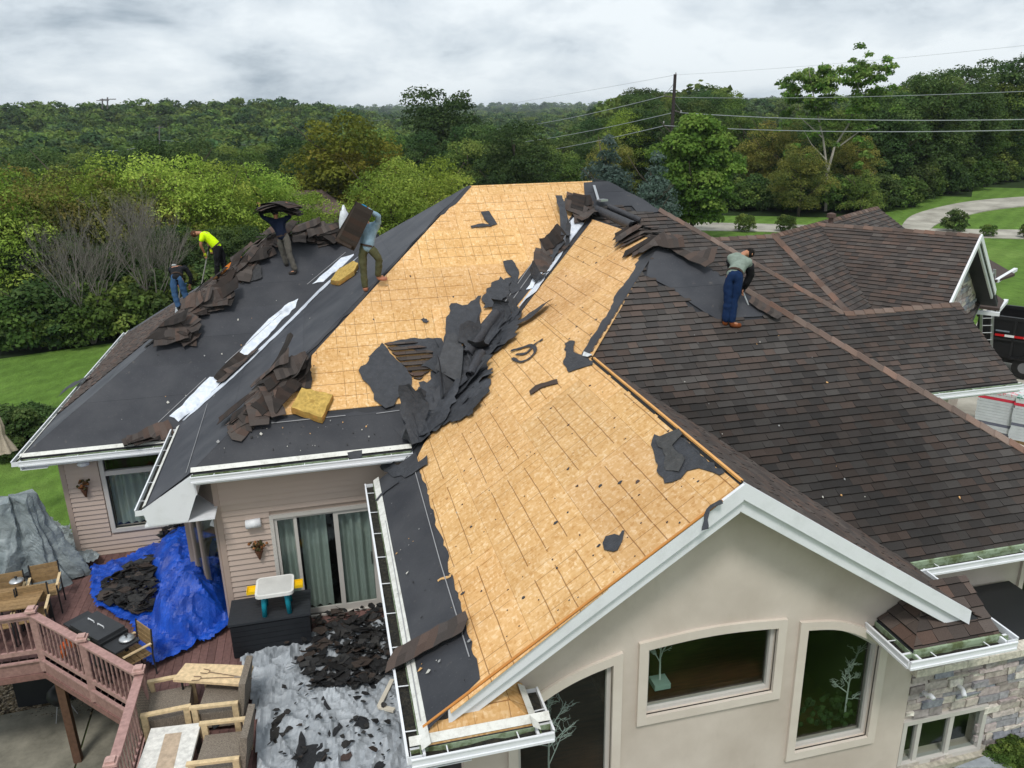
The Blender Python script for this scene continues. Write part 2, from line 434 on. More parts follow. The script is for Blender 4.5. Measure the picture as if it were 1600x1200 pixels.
def jag(pts, amp, step, seed=0, closed=True, smooth_=.5):
    """ragged torn outline: subdivide and displace (2D tuples)"""
    r = random.Random(seed); out = []; n = len(pts)
    for i in range(n if closed else n-1):
        a = pts[i]; b_ = pts[(i+1) % n]; dx, dy = b_[0]-a[0], b_[1]-a[1]; L = math.hypot(dx, dy); k = max(1, int(L/step))
        for j in range(k):
            q_ = j/k; o = (r.random()-.5)*2*amp if (j > 0) else (r.random()-.5)*amp*.5
            out.append((a[0]+dx*q_-dy/max(L, 1e-6)*o, a[1]+dy*q_+dx/max(L, 1e-6)*o))
    if not closed: out.append(pts[-1])
    return out
def P3(pl, p, h=0): return Vector((p[0], p[1], zp(pl, p[0], p[1])+h))
def px2plan(pl, pts): return [tuple(onp(u, v, pl)[:2]) for u, v in pts]
def gray(k): return (k, k, k)
# ================================================================ HOUSE
house = thing('house', 'large beige stucco and siding house with half its brown shingle roof torn off', 'house', (3.0, 11.0, 0.0))
rs = random.Random(11)

# ---- roof faces (plan polygons)
P_mainA = [(XHL, YF), (XV, YF), (X2R, YB), (X2R+.6, YM), (X1, YM)]
P_B1 = [(X2R, YB), (11.64, YF), (HRX, HRY)]
P_B1b = [(11.64, YF), (14.75, YF), (14.75, HRY), (HRX, HRY)]
P_B2 = [(X2R, YB), (HRX, HRY), (X2, YM), (X2R+.6, YM)]
P_mainL = [(XL, YF), (XHL, YF), (X1, YM), (1.215, 22.42), (XL, YC)]
P_wingF = [(XWL, YW), (XL+.25, YW), (XL, YC), (1.215, 22.42), (1.3, 22.79), (-1.16, 22.79)]
P_wingFa = [(XWL, YW), (XL+.25, YW), (XL, YC), (XWL+(YC-YW), YC)]
P_wingFb = [(XWL+(YC-YW), YC), (XL, YC), (1.215, 22.42), (1.3, 22.79), (-1.16, 22.79)]
P_wingL = [(XWL, YW), (-1.16, 22.79), (XWL, 28.4)]
P_G1 = [(XGL, YG-.2), (XGL+.12, YG), (XG, YG), (XG, YB-(X2R-XG)), (XV, YF), (XGL, YF-.78)]
P_G2 = [(XG, YV), (X2R, Y2R), (X2R, YB), (XG, YB-(X2R-XG))]
P_gR = [(XG, YG), (XGR, YG), (XGR, YE), (XG, YV)]
P_r2 = [(XG, YV), (X2R, Y2R), (X2R+5.93, YE), (XGR, YE)]
P_r2R = [(X2R, Y2R), (X2R, YB), (11.64, YF), (X2R+5.93, YE+.0)]
P_mR = [(X2, YM), (HRX, HRY), (HRX, 21.0), (X2, 21.0)]

def deck(poly, pl, th=.11, mat='felt', off=-.02):
    m = MB(); m.col = gray(.55)
    m.prism([P3(pl, p, off) for p in poly], (0, 0, -th), side=gray(.9)); return m.build('roof_deck', mat, house)
for poly, pl in ((P_mainA, mainF), (P_B1, mainF), (P_B1b, mainF), (P_B2, mainF), (P_mainL, mainL), (P_wingFa, wingF), (P_wingFb, wingF), (P_wingL, wingL), (P_G1, gabL), (P_G2, gabL), (P_gR, gabR), (P_r2, r2F), (P_r2R, r2R), (P_mR, mainR)):
    deck(poly, pl)
# backs of the roofs, so that the house is closed from behind
for poly, pl in (([(X1, YM), (X2, YM), (X2+3.2, YM+3.2), (X1-2.0, YM+3.2)], (0, -t, ZM+t*YM)),
                 ([(-1.16, 22.79), (1.6, 22.79), (3.4, 26), (3.4, 28.4), (XWL, 28.4)], (0, -t, 8.47+t*22.79)),
                 ([(HRX-2, HRY), (14.75, HRY), (14.75, 17.6), (HRX-2, 17.6)], (0, -t, HRZ+t*HRY))):
    deck(poly, pl)

# ---- OSB panels
def osb(poly, pl, seed, tone=1.0, amp=.05):
    r = random.Random(seed)
    upv = Vector((pl[0], pl[1])).normalized(); e = Vector((-upv.y, upv.x)) if abs(upv.y) > .5 else Vector((upv.y, -upv.x))
    if abs(upv.y) > .5: e = Vector((1, 0))
    else: e = Vector((0, 1))
    cs = 1/math.sqrt(1+t*t); H = 1.22*cs; W = 2.44
    us = [Vector(p).dot(e) for p in poly]; vs_ = [Vector(p).dot(upv) for p in poly]
    v = min(vs_)+.0; row = 0
    while v < max(vs_):
        u = min(us)-W*(.5 if row % 2 else .05)-r.random()*.1
        while u < max(us):
            g = .0015
            rect = [(u+g, v+g), (u+W-g, v+g), (u+W-g, v+H-g), (u+g, v+H-g)]
            rp = [tuple(e*a+upv*b_) for a, b_ in rect]
            cp = clip(rp, poly)
            if len(cp) >= 3 and parea(cp) > .02:
                m = MB(); k = tone*(1+(r.random()-.5)*2*amp); m.col = (k, k*(1+(r.random()-.5)*.03), k*(1+(r.random()-.5)*.06))
                h = r.random()*.003
                top = [P3(pl, p, h) for p in cp]
                m.prism(top, (0, 0, -.014)); ou, ov = 0, 0
                uvs = [((Vector(p).dot(e)-u)+ou, (Vector(p).dot(upv)-v)/cs+ov) for p in cp]
                m.uv = uvs+uvs
                m.build('osb_panel', 'osb', house)
            u += W
        v += H; row += 1
# torn felt edge on the left of the main face, in picture points lying on that face
edgeL = px2plan(mainF, [(737, 291), (725, 304), (702, 325), (672, 350), (650, 375), (625, 405), (600, 430), (585, 447), (572, 462), (560, 475), (550, 487), (525, 510), (510, 525), (481, 553), (456, 578), (436, 610), (429, 640), (431, 659), (540, 648), (619, 639), (656, 634)])
P_osbM = [(XHL+1.1, YF+.9), (XV+.9, YF+.9), (X2R-.12, YB-.12), (X2R+.45, YM), (X1, YM)]
osb(P_osbM, mainF, 1, 1.0, .085)
osb([(XGL+.35, YG-.1), (XG-.03, YG+.02), (XG-.03, YB-(X2R-XG)-.25), (XV+.2, YF-.1), (XGL+.3, YF-1.35)], gabL, 2, 1.02, .085)
osb([(XG-.025, YV-.15), (X2R-.03, Y2R+.05), (X2R-.05, YB-.2), (XG-.025, YB-(X2R-XG)-.25)], gabL, 3, 1.02)

# ---- felt (underlayment strips with a small lap)
def felt_rows(region, pl, seed, step=.86, tone=1.0, along=None, h0=.006):
    r = random.Random(seed); upv = Vector((pl[0], pl[1])).normalized()
    if along is not None: upv = Vector(along).normalized()
    e = Vector((-upv.y, upv.x))
    us = [Vector(p).dot(e) for p in region]; vs_ = [Vector(p).dot(upv) for p in region]
    cs = 1/math.sqrt(1+t*t); v = min(vs_)-.001; k = 0
    while v < max(vs_):
        rect = [(min(us)-1, v), (max(us)+1, v), (max(us)+1, v+step*cs+.03), (min(us)-1, v+step*cs+.03)]
        cp = clip(region, [tuple(e*a+upv*b_) for a, b_ in rect])
        if len(cp) >= 3 and parea(cp) > .01:
            m = MB(); g = tone*(.93+.14*r.random()); m.col = (g, g, g*1.01)
            m.prism([P3(pl, p, h0+(.004 if k % 2 else .0)) for p in cp], (0, 0, -.004)); m.build('underlayment_strip', 'felt', house)
        v += step*cs; k += 1
fm_ = [(XHL+.02, YF+.02)]+[(X1-.02, YM)]+jag(edgeL, .05, .18, 5, closed=False)+[(1.5, YF+.6), (XV, YF+.02)]
felt_rows(fm_, mainF, 21, tone=.82)
felt_rows(P_mainL, mainL, 22, tone=1.12)
felt_rows(P_wingFa, wingF, 23, tone=.84); felt_rows(P_wingFb, wingF, 24, tone=.84)
# left wing left face: strip of felt beside the hip
felt_rows(P_wingL, wingL, 25, tone=1.3)
# top right of the main face
tr_ = px2plan(mainF, [(912, 286), (950, 284), (992, 305), (1035, 331), (995, 331), (987, 322), (940, 322), (895, 331), (895, 314), (914, 310)])
felt_rows(jag(tr_, .03, .2, 3), mainF, 26, tone=.9, h0=.012)
# gable left eave strip
gl = px2plan(gabL, [(656, 734), (670, 775), (682, 825), (697, 857), (702, 870), (700, 887), (710, 915), (720, 950), (747, 1040), (750, 1062)])
gl = [(max(p[0], XGL+.05), p[1]) for p in gl]
felt_rows([(XGL+.03, YF-.2), (1.35, YF-.2)]+jag(gl, .02, .1, 4, closed=False)+[(XGL+.03, YG-.12)], gabL, 27, step=9, tone=.82, h0=.012)
# valley lining on the gable side and the strip between panels and shingles on the tall hip
felt_rows([(XV-.5, YF-.5), (X2R-.1, YB-.45), (X2R, YB), (XV, YF)], gabL, 28, tone=.85, h0=.014)
felt_rows([(XV-.1, YF+.1), (X2R, YB+.02), (X2R, YB+.45), (XV-.3, YF+.42)], mainF, 29, tone=.85, h0=.014)
hipf = px2plan(gabL, [(1016, 380), (1012, 392), (997, 405), (990, 425), (960, 465), (950, 490), (935, 512), (918, 540), (908, 556)])
felt_rows([(X2R, Y2R)]+jag(hipf, .035, .09, 9, closed=False)+[(XG-.02, YV-.1), (XG, YV+.02)], gabL, 30, tone=.9, h0=.014)
R2X = px2plan(r2F, [(1022, 366), (1010, 432), (1030, 442), (1050, 452), (1066, 464), (1082, 476), (1100, 488), (1122, 500), (1150, 497), (1190, 495), (1212, 482), (1162, 446)])
felt_rows(clip(R2X, P_r2), r2F, 31, tone=1.0, h0=.012)

# ---- ice and water shield strips in the valleys
def shield(pts, pl, seed, h=.02, name='valley_lining'):
    m = MB(); r = random.Random(seed); pp = jag(px2plan(pl, pts), .02, .12, seed)
    m.prism([P3(pl, p, h+r.random()*.012) for p in pp], (0, 0, -.006)); m.build(name, 'ice_shield', house)
shield([(553, 398), (533, 404), (512, 424), (488, 445), (505, 441), (520, 428), (537, 417), (552, 408)], wingF, 1)
shield([(466, 468), (452, 474), (420, 500), (395, 526), (370, 556), (350, 577), (362, 582), (392, 553), (412, 532), (440, 502), (462, 482)], wingF, 2)
shield([(352, 584), (362, 584), (350, 597), (340, 594)], wingF, 8, .024)
shield([(344, 592), (328, 591), (310, 608), (285, 636), (265, 652), (279, 661), (300, 645), (325, 622), (350, 596)], wingF, 3, .03)
shield([(560, 402), (538, 420), (500, 452), (470, 483), (440, 513), (400, 551), (355, 593), (283, 657), (288, 658), (358, 597), (404, 553), (446, 512), (505, 453), (552, 410)], mainL, 4)
shield([(900, 337), (886, 352), (868, 378), (852, 400), (836, 432), (822, 455), (832, 452), (850, 425), (866, 402), (884, 388), (906, 372), (913, 352)], mainF, 5, .03)
shield([(908, 350), (912, 352), (886, 386), (870, 412), (852, 436), (838, 458), (822, 470), (812, 482), (802, 480), (818, 462), (838, 436), (858, 408), (878, 382)], gabL, 6, .04)

# ---- shingles
tabs = []
BR = [(.074, .062, .056), (.068, .058, .054), (.082, .065, .057), (.062, .056, .053), (.058, .053, .051), (.074, .067, .063), (.084, .076, .071), (.092, .068, .058)]
def tab_color(r, dark=1.0, warm=0.0):
    c = BR[min(len(BR)-1, int(r.random()**1.15*len(BR)))]; k = (.84+.32*r.random())*dark
    return (c[0]*k*(1+warm), c[1]*k, c[2]*k*(1-warm*.5))
def shingles(poly, pl, seed, excl=(), expo=.142, wmin=.15, wmax=.29, darkf=None, dirs=None, warm=0.0, lift=.0):
    r = random.Random(seed)
    g = Vector((pl[0], pl[1])); sl = g.length; upv = g.normalized(); e = Vector((-upv.y, upv.x)); cs = 1/math.sqrt(1+sl*sl)
    us = [Vector(p).dot(e) for p in poly]; vs_ = [Vector(p).dot(upv) for p in poly]
    st = expo*cs; v = math.floor(min(vs_)/st)*st; umin, umax = min(us), max(us)
    while v < max(vs_):
        u = umin-r.random()*.3
        while u < umax:
            wd = wmin+(wmax-wmin)*r.random()
            rect = [(u+.0015, v), (u+wd-.0015, v), (u+wd-.0015, v+st+.01), (u+.0015, v+st+.01)]
            ctr = e*(u+wd/2)+upv*(v+st/2)
            if not any(inside(ctr, x) for x in excl):
                cp = clip([tuple(e*a+upv*b_) for a, b_ in rect], poly)
                if len(cp) >= 3 and parea(cp) > .0012:
                    hl = .020+(.008 if r.random() < .5 else 0)+r.random()*.002+lift
                    top = []
                    for p in cp:
                        q_ = (Vector(p).dot(upv)-v)/st; top.append(P3(pl, p, hl*(1-q_)+.004*q_+lift))
                    d = darkf(ctr) if darkf else 1.0
                    tabs.append((top, tab_color(r, d, warm), (top[0]-CAM).length))
            u += wd
        v += st
def algae(p):                                   # dark growth spread from the valley over the low part of the face
    n_ = noise.noise(Vector((p[0]*.45, p[1]*.8, 3.1)))+.5*noise.noise(Vector((p[0]*1.6, p[1]*2.2, 1)))
    d = ((p[0]-7.2)/3.6)**2+((p[1]-9.6)/2.2)**2
    return 1-.50*max(0, min(1, 1.15-d*.6+n_*.55))
shingles(P_r2, r2F, 41, excl=[R2X], darkf=algae)
trx = px2plan(mainF, [(900, 280), (960, 280), (1045, 333), (995, 331), (985, 322), (940, 322), (890, 322), (890, 300)])
dkB = lambda p: .85+.3*noise.noise(Vector((p[0]*.5, p[1]*.7, 0)))
shingles(P_B1, mainF, 42, darkf=dkB); shingles(P_B1b, mainF, 46, darkf=dkB); shingles(P_B2, mainF, 43, excl=[trx])
shingles(P_gR, gabR, 44, warm=.10)
# what is left of the shingles on the left wing's far slope
wl_ = [(XWL+.02, 18.6), (XWL+.02, 27.6), (-1.9, 23.0), (-3.1, 22.2), (-4.1, 20.9)]
shingles(wl_, wingL, 45, warm=.12, lift=.012)
# garage roofs, turned against the main house
GZ = 8.37
ga = math.radians(145.4); G = Vector((math.sin(ga), math.cos(ga))); PE = Vector((math.sin(ga-PI/2), math.cos(ga-PI/2)))
gA = onz(1209, 368, GZ).to_2d(); gB = gA+PE*((onz(1392, 325, GZ).to_2d()-gA).dot(PE)); g0 = onz(1295, 350, GZ).to_2d(); g0 = gA+PE*((g0-gA).dot(PE)); g1 = g0+G*((onz(1527, 370, GZ).to_2d()-g0).dot(G))
def plane_from(pt, z, down): return (-t*down.x, -t*down.y, z+t*(down.x*pt.x+down.y*pt.y))
F1 = (0, t, GZ-t*gA.y); F2 = plane_from(gA, GZ, G); F3g = plane_from(g0, GZ-.02, -PE); F5 = plane_from(g0, GZ-.02, PE)
hipd = Vector((F2[0]-F1[0], F2[1]-F1[1])); hipd = Vector((-hipd.y, hipd.x)).normalized()
if hipd.y > 0: hipd = -hipd
T2 = lambda v: (v.x, v.y)
hb = gA+hipd*4.2
LG = (g1-g0).length
Pf1 = [(9.0, gA.y), T2(gA), T2(hb), (9.0, hb.y)]
Pf2 = [T2(gA), T2(gB), T2(gB+G*3.6), T2(gA+G*4.6), T2(hb)]
Pf3 = [T2(g0), T2(g1), T2(g1-PE*3.7), T2(g0+G*3.7-PE*3.7)]
Pf5 = [T2(g0), T2(g1), T2(g1+PE*3.6), T2(g0+G*3.6+PE*3.6)]
for poly, pl in ((Pf1, F1), (Pf2, F2), (Pf3, F3g), (Pf5, F5), ([T2(gA), T2(gB), T2(gB-G*4), T2(gA-G*4)], plane_from(gA, GZ, -G))): deck(poly, pl, off=-.03)
shingles(Pf1, F1, 51); shingles(Pf2, F2, 52, warm=.02); shingles(Pf3, F3g, 53, warm=.06); shingles(Pf5, F5, 54)
# little return roofs at the foot of the front gable
skY = 6.90; skz = 5.14
skF = (0, t, skz-t*skY); skL = (t, 0, skz-t*6.65); skR = (-t, 0, skz+t*1.84)
PskR1 = [(6.65, skY), (XGR, skY), (XGR, 7.58), (7.33, 7.58)]; PskR2 = [(6.65, skY), (7.33, 7.58), (6.65, 7.58)]
PskL1 = [(XGL, skY), (1.84, skY), (1.16, 7.58)]; PskL2 = [(1.84, skY), (1.84, 7.58), (1.16, 7.58)]
for poly, pl in ((PskR1, skF), (PskR2, skL), (PskL1, skF), (PskL2, skR)): deck(poly, pl, .06)
def mossy(p): return 1.0+.5*noise.noise(Vector((p[0]*3, p[1]*3, 0)))
shingles(PskR1, skF, 61, expo=.17, wmin=.2, wmax=.26, darkf=mossy, warm=.12); shingles(PskR2, skL, 62, expo=.17, wmin=.2, wmax=.26, darkf=mossy, warm=.15)
osb(PskL1, skF, 6, .86); osb(PskL2, skR, 7, .86)

tabs.sort(key=lambda a: a[2])
def tabmesh(m, top, col):
    n = len(top); bot = [p-Vector((0, 0, .014)) for p in top]
    nrm = (top[1]-top[0]).cross(top[2]-top[0]); rev = nrm.z < 0
    f = [tuple(range(n))[::-1] if rev else tuple(range(n))]
    for i in range(n):
        j = (i+1) % n; f.append((i, j, j+n, i+n) if rev else (j, i, i+n, j+n))
    m.add(top+bot, f, cols=[col]+[(.014, .012, .011)]*n)
for top, col, d in tabs[:290]:
    m = MB(); tabmesh(m, top, col); m.build('shingle', 'shingle', house)
m = MB()
for top, col, d in tabs[290:]: tabmesh(m, top, col)
m.build('shingle_courses', 'shingle', house, kind='stuff')

# ---- hip and ridge caps: folded pieces, each lapping the last
def caps(a, b, pl1, pl2, seed, ln=.25, wd=.125, warm=.22, bright=1.75):
    a = Vector(a); b = Vector(b); d = (b-a); L = d.length; d.normalize(); r = random.Random(seed)
    hd = Vector((d.x, d.y)).normalized(); s_ = Vector((-hd.y, hd.x, 0))
    def side(sg, pl): 
        q_ = Vector((s_.x*sg, s_.y*sg, 0)); q_.z = pl[0]*q_.x+pl[1]*q_.y; return q_.normalized()
    s1_, s2_ = side(1, pl1), side(-1, pl2)
    if (pl1[0]*s_.x+pl1[1]*s_.y) > 0: s1_, s2_ = side(1, pl2), side(-1, pl1)
    n = int(L/ln); ln = L/n
    for i in range(n):
        p = a+d*(i*ln); q_ = a+d*((i+1)*ln+.03); m = MB(); c = tab_color(r, bright*(.8+.4*r.random()), warm); m.col = c
        j = (r.random()-.5)*.012
        h0, h1 = .022, .05
        A = [p+s1_*(wd+j)+ZV*h0, p+s1_*.03+ZV*(h0+.022), p+s2_*.03+ZV*(h0+.022), p+s2_*(wd+j)+ZV*h0]
        B = [q_+s1_*(wd+j)+ZV*(h1-.01), q_+s1_*.03+ZV*(h1+.012), q_+s2_*.03+ZV*(h1+.012), q_+s2_*(wd+j)+ZV*(h1-.01)]
        vs_ = A+B+[x-ZV*.012 for x in A+B]
        f = []
        for k in range(3): f += [(k, k+1, k+5, k+4), (k+8, k+12, k+13, k+9)]
        f += [(0, 4, 12, 8), (3, 11, 15, 7)]
        for k in range(3): f += [(k, k+8, k+9, k+1), (k+4, k+5, k+13, k+12)]
        m.add(vs_, f); m.build('ridge_cap', 'shingle', house)
h1s = onp(1035, 333, mainF)
caps((HRX, HRY, HRZ), (h1s.x, YM-(h1s.x-X2), ZM-t*(h1s.x-X2)), mainF, mainR, 1)
hs_ = 7.55+.0
k0 = onp(1168, 452, r2F).x-X2R
caps((X2R+5.9, Y2R-5.9, Z2R-5.9*t), (X2R+k0, Y2R-k0, Z2R-k0*t), r2F, r2R, 2)
caps((14.75, HRY, HRZ), (HRX, HRY, HRZ), mainF, (0, -t, HRZ+t*HRY), 3)
caps((gB.x, gB.y, GZ), (gA.x, gA.y, GZ), F2, plane_from(gA, GZ, -G), 4, bright=1.5)
caps((gA.x, gA.y, GZ), (9.4, gA.y, GZ), F1, (0, -t, GZ+t*gA.y), 5, bright=1.5)
caps((hb.x, hb.y, zp(F1, hb.x, hb.y)), (gA.x, gA.y, GZ), F1, F2, 6, bright=1.5)
caps((g1.x, g1.y, GZ-.02), (g0.x, g0.y, GZ-.02), F3g, F5, 7, bright=1.5)
# shade inside the gable's open ridge slot, laid on as black strips
for a, b_ in ((.05, .2), (.22, .36), (.38, .55), (.57, .74), (.76, .93)):
    m = MB(); m.col = (.004, .004, .004); y0 = YV+(YG-YV)*a; y1 = YV+(YG-YV)*b_
    m.prism([Vector((XG-.045, y, zp(gabL, XG-.045, y)+.006)) for y in (y0, y1)]+[Vector((XG-.005, y, zp(gabL, XG-.005, y)+.006)) for y in (y1, y0)], (0, 0, -.004)); m.build('slot_shade_strip', 'painted', house)
m = MB(); m.col = srgb(222, 164, 96); m.beam((XG+.01, YG+.05, ZGR+.012), (XG+.01, YV-.2, ZGR+.012), .035, .03); m.build('ridge_board', 'painted', house)

# ---- gutters, drip edges, fascia
def gutter(a, b, out, fascia=.2, drip=.06, muck=.6, hang=.75, name='gutter', drip_pl=None, gw=.12):
    a = Vector(a); b = Vector(b); o = Vector((out[0], out[1], 0)).normalized(); d = (b-a).normalized()
    g = house
    m = MB(); m.col = (1, 1, 1)
    def bm_(off, z, w_, h_, mm=m): mm.beam(a+o*off+ZV*z, b+o*off+ZV*z, w_, h_)
    bm_(gw+.01, -.075, .012, .11); bm_(gw+.016, -.022, .026, .016); bm_(gw+.018, -.12, .02, .03); bm_(gw/2+.005, -.13, gw, .01)
    for p, s_ in ((a, -1), (b, 1)): m.beam(p+o*.0+ZV*-.08, p+o*(gw+.02)+ZV*-.08, .006, .1)
    gt = m.build('gutter', 'white_metal', g)
    mi = MB(); mi.beam(a+o*.012+ZV*-.075, b+o*.012+ZV*-.075, .01, .10); mi.build('gutter_lining', 'gutter_inside', gt)
    if muck > 0:
        mk = MB(); n = max(4, int((b-a).length/.12)); r = random.Random(int(abs(a.x*31+b.y*7)*10))
        top = []
        L = (b-a).length
        for i in range(n+1):
            z = -.105+muck*.04*r.random()
            top.append((a+d*(L*i/n)+o*.018+ZV*z, a+d*(L*i/n)+o*(gw+.002)+ZV*(z-.012*r.random())))
        vs_ = [p for q_ in top for p in q_]
        mk.add(vs_, [(2*i, 2*i+1, 2*i+3, 2*i+2) for i in range(n)]); mk.build('leaf_litter', 'gutter_muck', gt)
    L = (b-a).length; k = max(1, int(L/hang))
    mh = MB()
    for i in range(k):
        p = a+d*(L*(i+.5)/k); mh.beam(p+o*.0+ZV*-.04, p+o*(gw+.01)+ZV*-.03, .014, .006)
    mh.build('gutter_hanger', 'white_metal', gt)
    if fascia:
        mf = MB(); mf.beam(a-o*.02+ZV*(-.03-fascia/2), b-o*.02+ZV*(-.03-fascia/2), .03, fascia); mf.build('fascia', 'white_metal', house)
        ms_ = MB(); ms_.beam(a-o*.27+ZV*(-.03-fascia), b-o*.27+ZV*(-.03-fascia), .5, .012); ms_.build('soffit', 'white_metal', house)
    if drip:
        mdp = MB(); r = random.Random(5)
        mdp.beam(a-o*(drip/2-.015)+ZV*(.02+drip*t*.5), b-o*(drip/2-.015)+ZV*(.02+drip*t*.5), drip, .006, upv=(-o*-t+ZV)); mdp.build('drip_edge', 'dirty_white', house)
gutter((XHL+.02, YF, ZF), (XV-.02, YF, ZF), (0, -1), drip=.10)
gutter((XL, YC-.15, ZL), (XL, YF+.02, ZL), (-1, 0), drip=.07)
gutter((XWL, YW, ZW), (XL-.12, YW, ZW), (0, -1), drip=.10, muck=.9)
gutter((XWL, 28.3, ZW), (XWL, YW-.1, ZW), (-1, 0), drip=.06)
gutter((XGL, YF-.12, ZG), (XGL, skY-.12, ZG-.02), (-1, 0), drip=.12, muck=1.4, gw=.14)
gutter((XGL-.12, skY, skz), (1.99, skY, skz), (0, -1), drip=.10, muck=1.2, fascia=.12, gw=.14)
gutter((1.84, skY-.12, skz), (1.84, 7.5, skz), (1, 0), drip=.10, muck=1.2, fascia=.12, gw=.14)
gutter((6.5, skY, skz), (XGR+.12, skY, skz), (0, -1), drip=0, muck=.8, fascia=.12, gw=.14)
gutter((6.65, 7.6, skz), (6.65, skY-.12, skz), (-1, 0), drip=0, muck=.8, fascia=.12, gw=.14)
gutter((XGR, skY-.12, ZG-.02), (XGR, YE-.1, ZG-.02), (1, 0), drip=0, muck=.3, fascia=.12, gw=.14)
gutter((XGR+.02, YE, ZG), (12.5, YE, ZG), (0, -1), drip=0, muck=.6, gw=.14)
gutter((10.5, YF, ZF), (14.85, YF, ZF), (0, -1), drip=0, muck=.3)
# moss green drip boards under the shingles at the two low eaves
for a, b_ in (((XGR, YE-.01, ZG+.0), (12.4, YE-.01, ZG+.0)), ((6.66, skY-.01, skz-.02), (XGR, skY-.01, skz-.02))):
    m = MB(); m.beam(a, b_, .03, .07); m.build('drip_edge', 'gutter_inside', house)
# closed corner return of the middle roof
m = MB(); y = YF-.01
m.prism([Vector((XL-.02, y, ZL-.02)), Vector((XHL+.05, y, ZF-.01)), Vector((XHL+.05, y, ZF-.42)), Vector((XHL-.15, y, ZL-.34)), Vector((XL+.05, y, ZL-.34))], (0, .03, 0)); m.build('fascia', 'white_metal', house)
m = MB(); m.box2((XL-.02, YF, ZL-.36), (XHL+.3, YF+1.2, ZL-.33)); m.build('soffit', 'white_metal', house)
m = MB(); m.box2((XHL+.03, YF-.0, ZF-.42), (XHL+.07, YF+.5, ZF-.05)); m.build('fascia', 'white_metal', house)

# ---- rake boards of the front gable
def rake(x0, z0, x1, z1, y, mat='white_metal'):
    dx = x1-x0
    for nm, off, h, yy, th in (('rake_board', .0, .20, y-.035, .04), ('rake_trim', -.20, .17, y+.02, .05), ('soffit', -.36, .02, y+.05, .45)):
        m = MB(); m.prism([Vector((x0, yy, z0+off)), Vector((x1, yy, z1+off)), Vector((x1, yy, z1+off-h)), Vector((x0, yy, z0+off-h))], (0, th, 0)); m.build(nm, mat, house)
rake(XG, ZGR+.01, XGL+.33, ZG+.01+.33*t, YG)
rake(XG, ZGR+.03, XGR-.35, ZG+.03+.35*t, YG)
m = MB(); m.col = srgb(196, 132, 66); m.beam((XG-.25, YG-.02, ZGR-.25*t+.015), (XGL+.05, YG-.02, ZG+.05*t+.015), .03, .02, upv=(-t, 0, 1)); m.build('deck_edge', 'painted', house)
# garage gable rakes (turned)
def rake_g(p0, z0, p1, z1, off_dir, th=.05):
    for nm, off, h, so in (('rake_board', .02, .17, .03), ('rake_trim', -.15, .12, -.03)):
        m = MB(); a = Vector((p0.x, p0.y, z0))+Vector((off_dir.x, off_dir.y, 0))*so; b_ = Vector((p1.x, p1.y, z1))+Vector((off_dir.x, off_dir.y, 0))*so
        m.prism([a+ZV*off, b_+ZV*off, b_+ZV*(off-h), a+ZV*(off-h)], Vector((-off_dir.x, -off_dir.y, 0))*th); m.build(nm, 'white_metal', house)
rake_g(g1, GZ, g1-PE*3.0, GZ-3.0*t, G); rake_g(g1, GZ, g1+PE*2.9, GZ-2.9*t, G)
m = MB(); a = g1-G*.02
m.prism([Vector((a.x, a.y, GZ-.12)), Vector((*(a-PE*3.0), GZ-3.0*t-.12)), Vector((*(a-PE*3.0-G*.55), GZ-3.0*t-.12)), Vector((*(a-G*.55), GZ-.12))], (0, 0, -.03)); m.build('soffit', 'white_metal', house)
m = MB(); m.prism([Vector((a.x, a.y, GZ-.12)), Vector((*(a+PE*2.9), GZ-2.9*t-.12)), Vector((*(a+PE*2.9-G*.55), GZ-2.9*t-.12)), Vector((*(a-G*.55), GZ-.12))], (0, 0, -.03)); m.build('soffit', 'white_metal', house)

# ================================================================ walls and openings
def holed(outer, holes, y, th, mat, name='wall', parent=None, col=(1, 1, 1)):
    """wall in a plane of constant y from (x,z) outlines, with reveals round the holes"""
    m = MB(); m.col = col
    loops = [[Vector((x, y, z)) for x, z in outer]]+[[Vector((x, y, z)) for x, z in h] for h in holes]
    flat = [p for lp in loops for p in lp]; tris = tessellate_polygon(loops); fs = []
    for a, b_, c in tris:
        n_ = (flat[b_]-flat[a]).cross(flat[c]-flat[a]); fs.append((a, b_, c) if n_.y < 0 else (a, c, b_))
    N = len(flat); vs_ = flat+[p+Vector((0, th, 0)) for p in flat]; o = 0
    for k, lp in enumerate(loops):
        n_ = len(lp)
        for i in range(n_): j = (i+1) % n_; fs.append((o+i, o+j, o+j+N, o+i+N))
        o += n_
    m.add(vs_, fs); return m.build(name, mat, parent or house)
def ring(outer, inner, y, th, mat, name, parent):
    return holed(outer, [inner], y, th, mat, name, parent)
def grow(poly, d):
    """offset an (x,z) outline outwards"""
    n = len(poly); ar = sum(poly[i][0]*poly[(i+1) % n][1]-poly[(i+1) % n][0]*poly[i][1] for i in range(n)); sg = 1 if ar > 0 else -1; out = []
    for i in range(n):
        p0, p1, p2 = Vector(poly[i-1]), Vector(poly[i]), Vector(poly[(i+1) % n]); e1 = (p1-p0).normalized(); e2 = (p2-p1).normalized()
        n1_ = Vector((e1.y, -e1.x))*sg; n2_ = Vector((e2.y, -e2.x))*sg; b_ = (n1_+n2_); b_ = b_/max(.3, b_.length_squared/2)
        out.append(tuple(p1+b_*d))
    return out
def opening(poly, y, trim, mat_trim='stucco_trim', fr=.05, deep=.10, proud=.045, pane_label=None, name='window'):
    wd_ = ring(grow(poly, trim), grow(poly, fr), y-proud, proud+.02, mat_trim, name, house)
    ring(grow(poly, fr), poly, y+deep-.05, .06, 'window_vinyl', 'frame', wd_)
    m = MB(); m.prism([Vector((x, y+deep-.01, z)) for x, z in poly], (0, .008, 0)); m.build('pane', 'glass', wd_)
    return wd_
YWL = 7.59
